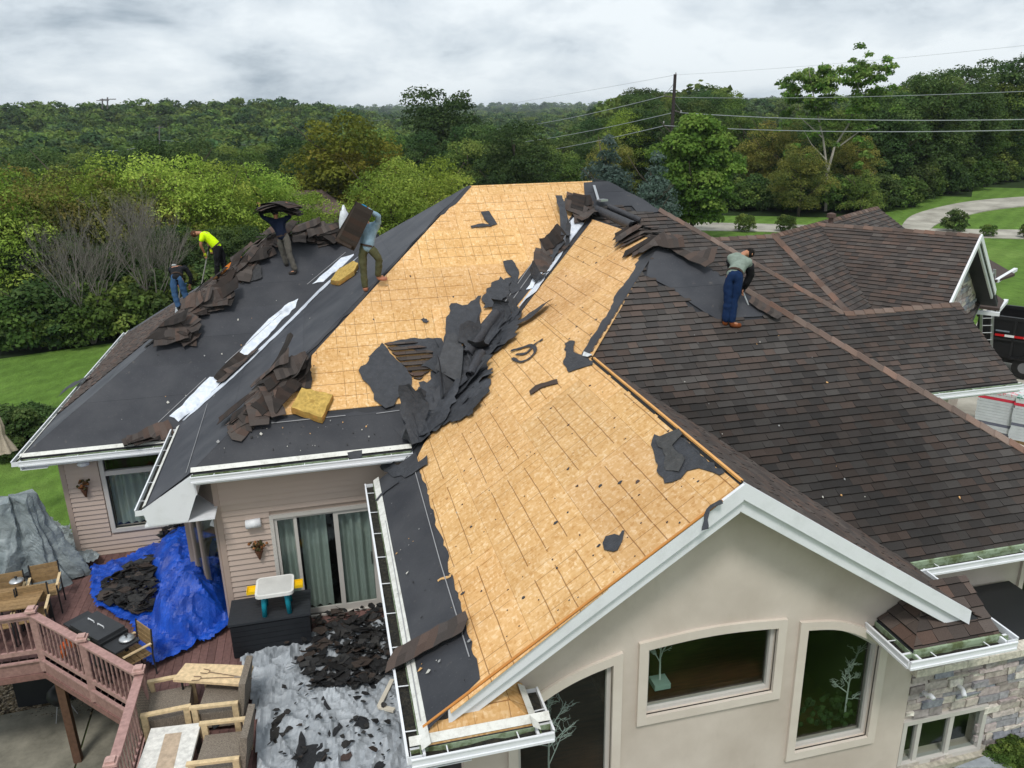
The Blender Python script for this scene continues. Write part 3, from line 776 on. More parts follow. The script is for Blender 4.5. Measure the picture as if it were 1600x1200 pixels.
def wpx(pts, y): return [(ony(u, v, y).x, ony(u, v, y).z) for u, v in pts]
def arch(x0, x1, zb, zl, zr, zc, n=10):
    """outline with a curved head: left height zl, right height zr, bulge zc"""
    pts = [(x0, zb), (x1, zb)]
    for i in range(n+1):
        q_ = i/n; pts.append((x1+(x0-x1)*q_, zr+(zl-zr)*q_+zc*math.sin(PI*q_)))
    return pts
def bx_(pts, y): q_ = wpx(pts, y); return q_
q_ = wpx([(1010, 1104), (1012, 1010), (1137, 982), (1203, 978), (1193, 1067)], YWL+.09)
midw = arch((q_[0][0]+q_[1][0])/2, (q_[3][0]+q_[4][0])/2, (q_[0][1]+q_[4][1])/2, q_[1][1], q_[3][1], .05)
print('mid window', [tuple(round(c, 2) for c in p) for p in q_])
q_ = wpx([(1235, 1160), (1263, 980), (1304, 983), (1365, 1004), (1338, 1140)], YWL+.09)
rgtw = arch((q_[0][0]+q_[1][0])/2, (q_[3][0]+q_[4][0])/2, (q_[0][1]+q_[4][1])/2, q_[1][1], q_[3][1], .10)
print('right window', [tuple(round(c, 2) for c in p) for p in q_])
q_ = wpx([(838, 1098), (948, 1037), (942, 1200), (812, 1170)], YWL+.09)
print('left window', [tuple(round(c, 2) for c in p) for p in q_])
lftw = arch(q_[3][0], (q_[1][0]+q_[2][0])/2, 2.4, q_[0][1]-.14, q_[1][1], .08)
wx0, wx1 = XGL+.55, 7.36
gwall = [(wx0, -.5), (wx1, -.5), (wx1, zp(gabR, wx1, 0)-.14), (XG, ZGR-.16), (wx0, zp(gabL, wx0, 0)-.14)]
FR_ = .05
holed(gwall, [grow(midw, FR_), grow(rgtw, FR_), grow(lftw, FR_)], YWL, .2, 'stucco')
for wv_ in (midw, rgtw, lftw): opening(wv_, YWL, .17)
# rooms behind the glass
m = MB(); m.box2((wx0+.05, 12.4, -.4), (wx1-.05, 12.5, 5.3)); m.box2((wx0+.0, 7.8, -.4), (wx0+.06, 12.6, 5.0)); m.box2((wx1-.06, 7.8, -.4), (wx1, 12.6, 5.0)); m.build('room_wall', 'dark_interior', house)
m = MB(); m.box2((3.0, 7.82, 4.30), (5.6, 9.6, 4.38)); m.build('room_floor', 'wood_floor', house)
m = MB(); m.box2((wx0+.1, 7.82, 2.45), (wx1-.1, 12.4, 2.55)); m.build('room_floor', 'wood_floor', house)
# right side walls
BWP = [[(1399, 1134), (1431, 1127), (1420, 1185), (1396, 1190)], [(1438, 1125), (1481, 1115), (1468, 1172), (1427, 1182)], [(1490, 1114), (1532, 1106), (1520, 1163), (1478, 1171)]]
bq = [p for w3 in BWP for p in wpx(w3, YWL+.07)]; bx0, bx1, bz0, bz1 = max(wx1+.08, min(p[0] for p in bq)), max(p[0] for p in bq), min(p[1] for p in bq), max(p[1] for p in bq)
holed([(wx1-.02, -.5), (10.3, -.5), (10.3, 4.18), (wx1-.02, 4.18)], [[(bx0-.03, bz0-.03), (bx1+.03, bz0-.03), (bx1+.03, bz1+.03), (bx0-.03, bz1+.03)]], YWL+.06, .2, 'stucco')
m = MB(); m.box2((wx1, YWL+.1, 4.16), (10.3, 9.0, 4.24)); m.build('roof_deck', 'plain_black', house)
rw_ = wpx([(1583, 985), (1592, 905)], 9.05)
rwin = [(rw_[0][0], 3.35), (rw_[0][0]+1.3, 3.35), (rw_[0][0]+1.3, 4.75), (rw_[0][0], 4.75)]
holed([(wx1, -.5), (12.6, -.5), (12.6, ZG-.2), (wx1, ZG-.2)], [grow(rwin, FR_)], 9.05, .2, 'stucco'); opening(rwin, 9.05, .14)
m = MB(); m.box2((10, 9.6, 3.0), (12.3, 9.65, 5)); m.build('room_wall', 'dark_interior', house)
m = MB(); m.box2((12.4, 9.05, -.5), (12.6, 13.9, 5.4)); m.build('wall', 'stucco', house)
m = MB(); m.box2((11.5, 14.15, 0), (13.45, 14.35, ZF-.25)); m.build('wall', 'stucco', house)
m = MB(); m.box2((13.3, 14.36, 0), (13.45, 17, ZF-.25)); m.build('wall', 'stucco', house)

# ---- stone veneer, block by block
STC = [srgb(178, 168, 160), srgb(160, 152, 150), srgb(192, 184, 174), srgb(150, 148, 152), srgb(172, 160, 158), srgb(206, 200, 190), srgb(166, 164, 166), srgb(184, 174, 168), srgb(154, 144, 140), srgb(140, 142, 150)]
def stones(x0, x1, z0, z1, place, keep, seed, hs=(.07, .10, .13), parent=house, wr=(.13, .42)):
    r = random.Random(seed); z = z0
    while z < z1:
        h = r.choice(hs); x = x0+r.random()*.02
        while x < x1:
            wd = wr[0]+(wr[1]-wr[0])*r.random()**1.4; wd = min(wd, x1-x)
            k = 2 if h > .11 and r.random() < .35 else 1
            for q_ in range(k):
                zz_ = z+h*q_/k; hh = h/k
                if wd > .04 and keep(x+wd/2, zz_+hh/2):
                    m = MB(); c = STC[int(r.random()*len(STC))]; f_ = .85+.35*r.random(); m.col = tuple(cc*f_ for cc in c)
                    d = .03+.045*r.random(); g = .006
                    b0 = [(x+g, zz_+g), (x+wd-g, zz_+g), (x+wd-g, zz_+hh-g), (x+g, zz_+hh-g)]
                    jj = [((r.random()-.5)*.016, (r.random()-.5)*.010) for _ in b0]
                    vs_ = [place(a, 0, c_) for a, c_ in b0]+[place(a+j[0], -d*(.8+.4*r.random()), c_+j[1]) for (a, c_), j in zip(b0, jj)]
                    m.add(vs_, [(4, 5, 6, 7), (0, 1, 5, 4), (1, 2, 6, 5), (2, 3, 7, 6), (3, 0, 4, 7)]); m.build('stone', 'stone_face', parent)
            x += wd
        z += h
wn_ = wpx([(1392, 1196), (1396, 1128), (1536, 1099), (1524, 1170)], YWL)
stones(wx1, 9.75, 2.3, 4.14, lambda x, d, z: Vector((x, YWL+.06+d, z)), lambda x, z: not inside((x, z), grow(wn_, .03)), 71)
m = MB(); m.box2((wx1, YWL+.03, 2.2), (10.3, YWL+.062, 4.18)); 
# ledge blocks
r = random.Random(9); x = wx1-.02
while x < 9.9:
    wd = .35+.2*r.random(); m = MB(); f_ = .9+.2*r.random(); m.col = tuple(c*f_ for c in srgb(205, 198, 184))
    m.box2((x+.004, YWL-.10, 4.14), (x+wd-.004, YWL+.1, 4.25)); m.build('ledge_stone', 'stone_face', house); x += wd
def flat_window(pxs, y, parent_name='window', sill=True):
    q_ = [wpx(p, y+.04) for p in pxs]
    xs = [a for p in q_ for a, _ in p]; zs = [z for p in q_ for _, z in p]
    x0_, x1_ = max(wx1+.08, min(xs)), max(xs); z0_, z1_ = min(zs), max(zs)
    wd_ = ring([(x0_-.07, z0_-.07), (x1_+.07, z0_-.07), (x1_+.07, z1_+.07), (x0_-.07, z1_+.07)], [(x0_, z0_), (x1_, z0_), (x1_, z1_), (x0_, z1_)], y-.03, .12, 'window_vinyl', parent_name, house)
    n = len(pxs); cuts = [x0_]+[(min(a for a, _ in q_[i+1])+max(a for a, _ in q_[i]))/2 for i in range(n-1)]+[x1_]
    for i in range(n):
        m = MB(); m.box2((cuts[i], y+.03, z0_), (cuts[i+1], y+.038, z1_)); m.build('pane', 'glass', wd_)
    for c in cuts[1:-1]:
        m = MB(); m.box2((c-.035, y-.01, z0_), (c+.035, y+.06, z1_)); m.build('mullion', 'window_vinyl', wd_)
    if sill: m = MB(); m.col = srgb(176, 170, 156); m.box2((x0_-.15, y-.12, z0_-.16), (x1_+.15, y+.04, z0_-.072)); m.build('sill', 'stone_face', wd_)
    return (x0_, x1_, z0_, z1_)
flat_window(BWP, YWL+.03)
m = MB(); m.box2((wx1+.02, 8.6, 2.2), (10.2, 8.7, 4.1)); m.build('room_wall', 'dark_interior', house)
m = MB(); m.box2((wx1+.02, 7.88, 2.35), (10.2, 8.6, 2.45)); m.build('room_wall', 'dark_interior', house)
# two white pipe vents
for (u0, v0), (u1, v1) in (((1443, 1082), (1459, 1092)), ((1497, 1072), (1507, 1088))):
    a = ony(u0, v0, YWL); b_ = ony(u1, v1, YWL-.2); m = MB()
    m.tube([a+Vector((0, .05, 0)), a+Vector((0, -.08, .01)), (a+b_)/2+Vector((0, -.03, .03)), b_], .032, 10); m.build('vent_pipe', 'white_metal', house, smooth=True)
# garage stone gable and walls
gc = g1-G*.5
def gpl(a, d, z): p = gc+PE*a; return Vector((p.x-G.x*d, p.y-G.y*d, z))
m = MB(); m.prism([gpl(-3.1, 0, 1.8), gpl(3.0, 0, 1.8), gpl(3.0, 0, GZ-3.0*t-.15), gpl(0, 0, GZ-.15), gpl(-3.1, 0, GZ-3.1*t-.15)], (-G.x*.2, -G.y*.2, 0)); m.build('wall', 'stucco', house)
stones(-1.2, 2.9, 3.4, 8.1, gpl, lambda a, z: z < GZ-abs(a)*t-.35, 72, hs=(.13, .17), wr=(.25, .55))
m = MB(); c0 = gB-PE*.3; c1 = gA
m.prism([Vector((*(c0+G*.0), 1.8)), Vector((*(c0+G*3.2), 1.8)), Vector((*(c0+G*3.2), GZ-3.2*t-.15)), Vector((*(c0), GZ-.15))], (-PE.x*.2, -PE.y*.2, 0)); m.build('wall', 'stucco', house)
# small roof return and gutter at the garage corner, plus the roof corner behind the ladder
for (us, zz_) in (([(1528, 478), (1532, 462), (1555, 459), (1569, 469), (1562, 482)], 5.7), ([(1537, 400), (1586, 428), (1556, 438), (1541, 430)], 5.9)):
    ps = [onz(u, v, zz_) for u, v in us]; m = MB(); m.col = (.075, .055, .048); m.prism(ps, (0, 0, -.08)); m.build('return_roof', 'shingle', house)
for (a, b_, zz_) in (((1521, 487), (1562, 491), 5.62), ((1560, 484), (1572, 470), 5.62), ((1557, 439), (1587, 421), 5.85)):
    m = MB(); m.beam(onz(*a, zz_), onz(*b_, zz_), .12, .11); m.build('gutter', 'white_metal', house)
m = MB(); m.col = (.10, .065, .055); m.lathe(onz(1298, 347, 8.4), [(.07, -.3), (.07, .12), (.13, .13), (.13, .24), (.05, .27)], 10); m.build('roof_vent', 'rough_painted', house)

# ---- siding: separate lap boards
def siding(x0, x1, z0, z1, y, holes=(), expo=.115, dirv=None, org=None):
    z = z0; k = 0
    while z < z1:
        h = min(expo, z1-z); segs = [(x0, x1)]
        for hx0, hx1, hz0, hz1 in holes:
            if z+h > hz0+.005 and z < hz1-.005:
                ns = []
                for a, b_ in segs:
                    if hx0 > a: ns.append((a, min(b_, hx0)))
                    if hx1 < b_: ns.append((max(a, hx1), b_))
                segs = [s_ for s_ in ns if s_[1]-s_[0] > .02]
        for a, b_ in segs:
            def Pp(x, d, zz_):
                if dirv is None: return Vector((x, y+d, zz_))
                nn = Vector((dirv.y, -dirv.x, 0)); return org+Vector((dirv.x, dirv.y, 0))*x-nn*d+ZV*zz_
            m = MB(); vs_ = [Pp(a, -.034, z), Pp(b_, -.034, z), Pp(b_, -.004, z+h), Pp(a, -.004, z+h), Pp(a, .01, z), Pp(b_, .01, z), Pp(b_, .01, z+h), Pp(a, .01, z+h)]
            m.add(vs_, [(0, 1, 2, 3), (1, 0, 4, 5), (0, 3, 7, 4), (2, 1, 5, 6), (3, 2, 6, 7)]); m.build('siding_board', 'siding', house)
        z += h; k += 1
DZ = 2.15                                        # deck level
# middle wall with the sliding door
yM = YF+.5
dr = wpx([(427, 812), (584, 792), (592, 948)], yM)
dx0, dx1, dz0, dz1 = dr[0][0], dr[1][0], DZ+.02, 4.40
siding(-2.24, 1.2, DZ, 5.48, yM, [(dx0-.06, dx1+.06, dz0-.1, dz1+.06)])
m = MB(); m.box2((-2.24, yM+.012, -.4), (dx0, yM+.16, 5.5)); m.box2((dx1, yM+.012, -.4), (1.25, yM+.16, 5.5)); m.box2((dx0, yM+.012, dz1), (dx1, yM+.16, 5.5)); m.box2((dx0, yM+.012, -.4), (dx1, yM+.16, dz0)); m.build('wall', 'siding_trim', house)
for x in (-2.29,): m = MB(); m.box2((x-.05, yM-.035, DZ), (x+.05, yM+.05, 5.48)); m.build('corner_board', 'siding_trim', house)
door = ring([(dx0-.07, dz0-.05), (dx1+.07, dz0-.05), (dx1+.07, dz1+.07), (dx0-.07, dz1+.07)], [(dx0, dz0), (dx1, dz0), (dx1, dz1), (dx0, dz1)], yM-.04, .14, 'window_vinyl', 'sliding_door', house)
xs_ = [dx0, dx0+.17, dx0+(dx1-dx0)*.60, dx1]
def leaf_(x0, x1, y, nm='door_leaf', fw=.075):
    ring([(x0, dz0), (x1, dz0), (x1, dz1), (x0, dz1)], [(x0+fw, dz0+fw*1.6), (x1-fw, dz0+fw*1.6), (x1-fw, dz1-fw), (x0+fw, dz1-fw)], y, .04, 'window_vinyl', nm, door)
    m = MB(); m.box2((x0+fw, y+.016, dz0+fw*1.6), (x1-fw, y+.022, dz1-fw)); m.build('pane', 'glass', door)
leaf_(dx0, dx0+.42, yM+.0, fw=.06); leaf_(dx0+.34, xs_[2]+.05, yM+.05); leaf_(xs_[2]-.03, dx1, yM+.0, fw=.09)
m = MB(); m.col = (.02, .02, .02); m.tube([(dx1-.12, yM-.02, 3.15), (dx1-.12, yM-.07, 3.2), (dx1-.12, yM-.07, 3.38), (dx1-.12, yM-.02, 3.42)], .012, 6); m.build('handle', 'painted', door)
def curtain(x0, x1, z0, z1, y, k=.055, name='curtain'):
    m = MB(); n = int((x1-x0)/.03); pts = [(x0+(x1-x0)*i/n, y+k*math.sin(i*1.1)+.02*math.sin(i*.37)) for i in range(n+1)]
    vs_ = [Vector((a, b_, z)) for a, b_ in pts for z in (z0, z1)]; m.add(vs_, [(2*i, 2*i+2, 2*i+3, 2*i+1) for i in range(n)]); m.build(name, 'curtain', house, smooth=True)
curtain(dx0+.05, dx0+.38, dz0, dz1, yM+.25); curtain(dx0+.45, dx0+.95, dz0, dz1, yM+.3); curtain(xs_[2]+.0, dx1, dz0, dz1, yM+.18)
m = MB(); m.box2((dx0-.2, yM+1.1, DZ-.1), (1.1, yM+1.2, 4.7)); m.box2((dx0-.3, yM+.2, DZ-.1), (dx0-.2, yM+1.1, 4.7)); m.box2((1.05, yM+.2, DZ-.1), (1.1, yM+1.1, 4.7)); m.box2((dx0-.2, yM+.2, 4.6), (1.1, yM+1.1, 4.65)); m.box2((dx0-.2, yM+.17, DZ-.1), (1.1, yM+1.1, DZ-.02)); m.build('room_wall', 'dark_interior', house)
# angled wall with a narrow door beside the corner
aA = Vector((-2.33, yM)); aB = Vector((-3.05, yM+1.15)); ad = (aA-aB).normalized()
Lg = (aA-aB).length; org = Vector((aB.x, aB.y, 0)); nn = Vector((ad.y, -ad.x, 0))
def AW(x, d, z): return org+Vector((ad.x, ad.y, 0))*x+nn*d+ZV*z
m = MB(); m.prism([AW(0, 0, -.4), AW(Lg, 0, -.4), AW(Lg, 0, DZ+.1), AW(0, 0, DZ+.1)], -nn*.1); m.build('wall', 'siding_trim', house)
m = MB(); m.prism([AW(0, 0, 4.5), AW(Lg, 0, 4.5), AW(Lg, 0, 5.3), AW(0, 0, 5.3)], -nn*.1); m.build('wall', 'siding_trim', house)
for x in (.05, .42, Lg-.1): m = MB(); m.prism([AW(x, .03, DZ), AW(x+.09, .03, DZ), AW(x+.09, .03, 4.6), AW(x, .03, 4.6)], -nn*.1); m.build('door_post', 'siding_trim', house)
m = MB(); m.prism([AW(.1, .0, DZ+.1), AW(Lg-.1, .0, DZ+.1), AW(Lg-.1, .0, 4.5), AW(.1, .0, 4.5)], -nn*.01); m.build('pane', 'glass', house)
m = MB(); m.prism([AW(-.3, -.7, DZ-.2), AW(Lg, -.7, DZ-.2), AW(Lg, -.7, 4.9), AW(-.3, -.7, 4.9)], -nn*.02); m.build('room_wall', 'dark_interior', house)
m = MB(); m.box2((-3.15, yM+1.2, -.4), (-3.02, YW+.6, 5.0)); m.build('wall', 'siding_trim', house)
# left wing wall
yW = YW+.5
wq = wpx([(163, 745), (222, 738), (230, 815), (178, 830)], yW)
wx_0, wz0_, wz1_ = wq[0][0]+.03, (wq[2][1]+wq[3][1])/2, wq[0][1]
siding(-5.95, -3.05, DZ, 4.75, yW, [(wx_0-.12, -3.16, wz0_-.12, 4.72)])
m = MB(); m.box2((-5.95, yW+.012, -.4), (wx_0, yW+.16, 4.8)); m.build('wall', 'siding_trim', house)
m = MB(); m.box2((wx_0, yW+.012, -.4), (-3.05, yW+.16, wz0_)); m.build('wall', 'siding_trim', house)
m = MB(); m.box2((-6.02, yW-.035, DZ), (-5.92, yW+.05, 4.75)); m.build('corner_board', 'siding_trim', house)
m = MB(); m.box2((-6.0, yW+.02, -.4), (-5.9, 27.8, 4.75)); m.build('wall', 'siding', house)
ww = ring([(wx_0-.09, wz0_-.09), (-3.18, wz0_-.09), (-3.18, 4.72), (wx_0-.09, 4.72)], [(wx_0, wz0_), (-3.25, wz0_), (-3.25, 4.68), (wx_0, 4.68)], yW-.04, .14, 'window_vinyl', 'window', house)
m = MB(); m.box2((wx_0, yW-.02, wz1_+.02), (-3.25, yW+.08, wz1_+.13)); xm = wx_0+.98
m.box2((xm-.05, yW-.02, wz0_), (xm+.05, yW+.08, wz1_+.02)); m.build('mullion', 'window_vinyl', ww)
m = MB(); m.box2((wx_0, yW+.03, wz0_), (-3.25, yW+.038, 4.68)); m.build('pane', 'glass', ww)
curtain(wx_0, -3.3, wz0_, wz1_, yW+.22)
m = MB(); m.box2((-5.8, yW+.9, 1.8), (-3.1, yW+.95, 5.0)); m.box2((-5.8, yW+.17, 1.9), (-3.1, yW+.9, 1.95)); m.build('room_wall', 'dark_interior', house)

# ---- chalk and lap lines on the felt
def chalk(px, pl, w_=.014, col=srgb(150, 150, 152)):
    P_ = [onp(u, v, pl)+up(pl)*.022 for u, v in px]; m = MB(); m.col = col
    for a, b_ in zip(P_, P_[1:]): m.beam(a, b_, w_, .003, upv=up(pl))
    m.build('lap_line', 'painted', house)
for px_, pl_ in (([(649, 735), (690, 882), (735, 1028)], gabL), ([(596, 770), (626, 940), (659, 1128)], gabL), ([(228, 679), (322, 591)], wingF), ([(352, 568), (440, 490)], wingF), ([(480, 445), (540, 395)], wingF), ([(292, 740), (325, 632)], mainL),
                 ([(424, 662), (540, 650)], mainF), ([(588, 647), (625, 642)], mainF), ([(800, 470), (890, 343)], mainF), ([(770, 500), (860, 370)], mainF)): chalk(px_, pl_)
# ---- fixtures on the walls
m = MB(); a = ony(384, 820, yM-.09); m.tube([a+Vector((0, 0, 0)), a+Vector((.27, 0, .02))], .085, 14); m.box(a+Vector((.135, .05, -.02)), (.26, .09, .14)); m.build('motion_light', 'white_metal', house, smooth=True)
def lantern(u, v, y, lbl):
    p = ony(u, v, y-.1); o = thing('wall_sconce', lbl, 'sconce', p, 'dried flower wall sconces')
    m = MB(); m.col = srgb(96, 64, 46); m.lathe(p+Vector((0, 0, -.22)), [(.012, 0), (.03, .04), (.07, .16), (.08, .2)], 8); m.beam(p+Vector((0, .08, -.25)), p+Vector((0, .08, .15)), .1, .02); m.build('cone', 'rough_painted', o)
    m = MB(); r = random.Random(int(u))
    for i in range(34):
        m.col = r.choice([srgb(128, 84, 52), srgb(92, 70, 44), srgb(150, 104, 70), srgb(70, 66, 40)])
        d = Vector((r.gauss(0, .06), r.gauss(-.02, .04), r.random()*.18)); m.blob(p+d, .02+.015*r.random(), i, .3, 5, 4)
    m.build('dried_flowers', 'cloth', o)
lantern(404, 858, yM, 'dried flower wall sconce beside the sliding door'); lantern(131, 762, yW, 'dried flower wall sconce left of the white framed wing window')
m = MB(); p = ony(130, 725, yW-.2); m.blob(p, (.13, .1, .06), 3, .05, 10, 6, (1, 1, 1)); m.build('eave_speaker', 'white_metal', house, smooth=True)
m = MB(); m.col = srgb(222, 224, 224); a = ony(338, 812, yM+.2); m.box(a, (.14, .1, .26), Matrix.Rotation(.5, 3, 'Y')); m.build('wall_lamp', 'white_metal', house)
# ================================================================ GROUND
def sm(a, b_, x): q_ = max(0., min(1., (x-a)/(b_-a))); return q_*q_*(3-2*q_)
RT_L = [(0, -.45), (52, -.45), (70, -1.0), (120, -3.5), (200, -6.5), (300, -3), (450, 6.5), (700, 4), (1200, 8), (2000, 14), (3200, 30), (5000, 30)]
RT_C = [(0, -.45), (52, -.45), (70, -1.0), (120, -3.5), (200, -7.5), (300, -9), (450, -7), (700, -6), (1200, 0), (2000, 13), (3200, 26), (5000, 26)]
RT_R = [(0, 2.2), (40, 2.1), (72, 1.9), (110, 2.6), (200, 3), (300, 3), (450, 4), (700, 5), (1200, 6), (2000, 12), (3200, 24), (5000, 24)]
def itab(tb, r):
    for (a, x), (b_, y) in zip(tb, tb[1:]):
        if r <= b_: q_ = (r-a)/(b_-a); q_ = q_*q_*(3-2*q_); return x+(y-x)*q_
    return tb[-1][1]
def ground(x, y):
    r = math.hypot(x, y); az = math.degrees(math.atan2(x, y))-math.degrees(CY)     # angle right of the camera axis
    k = sm(-16, -4, az); kr = sm(4.0, 9.0, az) if r > 55 else sm(5.0, 7.4, x-(y-25)*.3 if y > 25 else x)
    if y < 8.3 and x < 7.2: kr = sm(7.0, 7.3, x)
    h = itab(RT_L, r)*(1-k)+itab(RT_C, r)*k; h = h*(1-kr)+itab(RT_R, r)*kr
    if r > 80: h += min(1, (r-80)/200)*(1.6*noise.noise(Vector((x*.006, y*.006, 0)))+5*min(1, r/1500)*noise.noise(Vector((x*.0016, y*.0016, 4))))
    return h
m = MB(); azs = [math.radians(a) for a in np.concatenate([np.arange(-180, -48, 6), np.arange(-48, 78, 1.0), np.arange(78, 181, 6)])]
rr = [0]+list(np.arange(4, 60, 2.0))+list(np.geomspace(60, 5200, 46)); vs_ = []; fs = []
for r_ in rr:
    for a in azs: x, y = r_*math.sin(a), r_*math.cos(a); vs_.append((x, y, ground(x, y)))
na = len(azs)
for i in range(len(rr)-1):
    for j in range(na-1): fs.append((i*na+j, i*na+j+1, (i+1)*na+j+1, (i+1)*na+j))
m.add(vs_, fs)
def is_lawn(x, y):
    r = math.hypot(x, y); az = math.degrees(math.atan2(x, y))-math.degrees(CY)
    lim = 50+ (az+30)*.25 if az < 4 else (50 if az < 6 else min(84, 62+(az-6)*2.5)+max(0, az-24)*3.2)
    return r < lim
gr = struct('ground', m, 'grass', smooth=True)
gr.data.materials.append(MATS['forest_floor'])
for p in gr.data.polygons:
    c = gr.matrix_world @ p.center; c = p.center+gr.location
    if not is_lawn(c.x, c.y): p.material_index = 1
def drape(pts_l, pts_r, name, mat, off=.03, seg=1, th=.12):
    m = MB(); n = len(pts_l); A = [Vector((p.x, p.y, ground(p.x, p.y)+off)) for p in pts_l]; B_ = [Vector((p.x, p.y, ground(p.x, p.y)+off)) for p in pts_r]
    vs_ = [q_ for a, b_ in zip(A, B_) for q_ in (a, b_)]; lo = [v-ZV*th for v in vs_]
    m.add(vs_+lo, [(2*i, 2*i+1, 2*i+3, 2*i+2) for i in range(n-1)]+[(2*i, 2*i+2, 2*n+2*i+2, 2*n+2*i) for i in range(n-1)]+[(2*i+1, 2*n+2*i+1, 2*n+2*i+3, 2*i+3) for i in range(n-1)])
    return struct(name, m, mat)
def gz(u, v, z=2.0): 
    p = onz(u, v, z)
    for _ in range(4): p = onz(u, v, ground(p.x, p.y))
    return p
def dens(pts, k=8):
    out = []
    for a, b_ in zip(pts, pts[1:]): out += [a+(b_-a)*(i/k) for i in range(k)]
    return out+[pts[-1]]
def cr_(pts, k=8):
    out = []; P_ = [pts[0]]+pts+[pts[-1]]
    for i in range(1, len(P_)-2):
        for j in range(k):
            u = j/k; out.append(.5*((2*P_[i])+(P_[i+1]-P_[i-1])*u+(2*P_[i-1]-5*P_[i]+4*P_[i+1]-P_[i+2])*u*u+(3*P_[i]-P_[i-1]-3*P_[i+1]+P_[i+2])*u**3))
    return out+[pts[-1]]
# lane across the front lawn and the drive that curves up from it
drape(dens([gz(u, v) for u, v in ((1040, 347), (1180, 350), (1330, 354), (1460, 358), (1640, 360))]), dens([gz(u, v) for u, v in ((1040, 360), (1180, 362), (1330, 366), (1460, 370), (1640, 375))]), 'lane', 'concrete', .05)
drape(cr_([gz(u, v) for u, v in ((1405, 360), (1425, 338), (1480, 322), (1540, 313), (1640, 306))]), cr_([gz(u, v) for u, v in ((1450, 364), (1466, 350), (1508, 338), (1556, 328), (1640, 319))]), 'drive', 'concrete', .09)
m = MB(); m.prism([Vector((p.x, p.y, 2.32)) for p in [onz(u, v, 2.32) for u, v in ((1440, 640), (1500, 560), (1540, 476), (1680, 490), (1720, 760), (1560, 740))]], (0, 0, -.2)); struct('driveway', m, 'concrete')
# patio slabs below the deck, joints between them
pz = -.40
for us in ([(-40, 930), (118, 930), (122, 1090), (-40, 1115)],): pass
def slab(us, name='patio_slab'):
    m = MB(); m.prism([onz(u, v, pz) for u, v in us], (0, 0, -.12)); return struct(name, m, 'patio_concrete')
m = MB(); m.box2((-3.3, -30, pz-.12), (7.2, 7.4, pz)); struct('patio', m, 'patio_concrete')  # unseen slab added before the gable to keep green grass bounce off the stucco
slab([(-60, 1130), (150, 1087), (100, 1250), (-60, 1250)]); slab([(153, 1086), (420, 1035), (420, 1250), (103, 1250)])
b = NB('gravel')
vg = b.n('ShaderNodeTexVoronoi'); vg.inputs['Scale'].default_value = 22; b.l(b.pos(), vg.inputs['Vector'])
sg_ = b.n('ShaderNodeSeparateColor'); b.l(vg.outputs['Color'], sg_.inputs[0])
c = b.ramp(sg_.outputs[0], [(.1, srgb(70, 62, 50)), (.5, srgb(128, 112, 90)), (.9, srgb(178, 164, 144))]); b.bump(vg.outputs['Distance'], .9, .03); b.fin(c, .9)
m = MB(); m.prism([onz(u, v, pz-.02) for u, v in ((-80, 1000), (420, 900), (420, 1036), (150, 1086), (-80, 1131))], (0, 0, -.1)); struct('gravel_bed', m, 'gravel')
m = MB(); r = random.Random(3)
for i in range(900):
    p = onz(-20+r.random()*170, 1040+r.random()*80, pz-.02)
    c_ = r.choice([srgb(120, 106, 84), srgb(92, 80, 62), srgb(164, 150, 128), srgb(70, 62, 52)]); m.blob(p, (.03+.03*r.random(), .03+.02*r.random(), .025), i, .3, 5, 3, c_)
o = m.build('pebbles', 'stone_face'); tag(o, 'loose brown pebbles beside the concrete patio under the deck', 'pebbles', kind='stuff')

# ================================================================ TREES
def leafmesh(name, lobes, nleaf, size, cols, seed, trunk=None, flat=.5, droop=0, shell=.75, lw=.62):
    """lobes: list of (cx,cy,cz, rx,ry,rz). Leaf quads spread through the outer part of every lobe."""
    rg = np.random.default_rng(seed); L = np.array(lobes); vol = (L[:, 3]*L[:, 4]*L[:, 5])**(2/3); cnt = rg.multinomial(nleaf, vol/vol.sum())
    idx = np.repeat(np.arange(len(L)), cnt); n = len(idx)
    d = rg.normal(size=(n, 3)); d /= np.linalg.norm(d, axis=1, keepdims=True); d[:, 2] = np.where(d[:, 2] < -.35, -d[:, 2]*.6, d[:, 2])
    rad = shell+(1-shell)*1.35*rg.random(n)**.7
    rad = np.where(rg.random(n) < .14, rad*(1+.22*rg.random(n)), rad)
    c = L[idx, :3]+d*L[idx, 3:]*rad[:, None]
    nr = d*.8+rg.normal(size=(n, 3))*.55+np.array([0, 0, flat]); nr /= np.linalg.norm(nr, axis=1, keepdims=True)
    a = np.cross(nr, rg.normal(size=(n, 3))); a /= np.linalg.norm(a, axis=1, keepdims=True); b_ = np.cross(nr, a)
    s_ = size*(.6+.8*rg.random(n))[:, None]
    v = np.stack([c+a*s_, c+b_*s_*lw, c-a*s_, c-b_*s_*lw], axis=1).reshape(-1, 3)
    ctab = np.array(cols); lob_t = rg.random(len(L)); ci = np.clip(((lob_t[idx]*.65+rg.random(n)*.35)*len(ctab)).astype(int), 0, len(ctab)-1)
    col = ctab[ci]*(.78+.44*rg.random(n))[:, None]
    m = MB()
    me = bpy.data.meshes.new(name)
    tv = []; tf = []; tcl = []
    if trunk: 
        tm = MB(); trunk(tm); tv = tm.v; tf = tm.f; tcl = tm.c
    return v, col, (tv, tf, tcl)
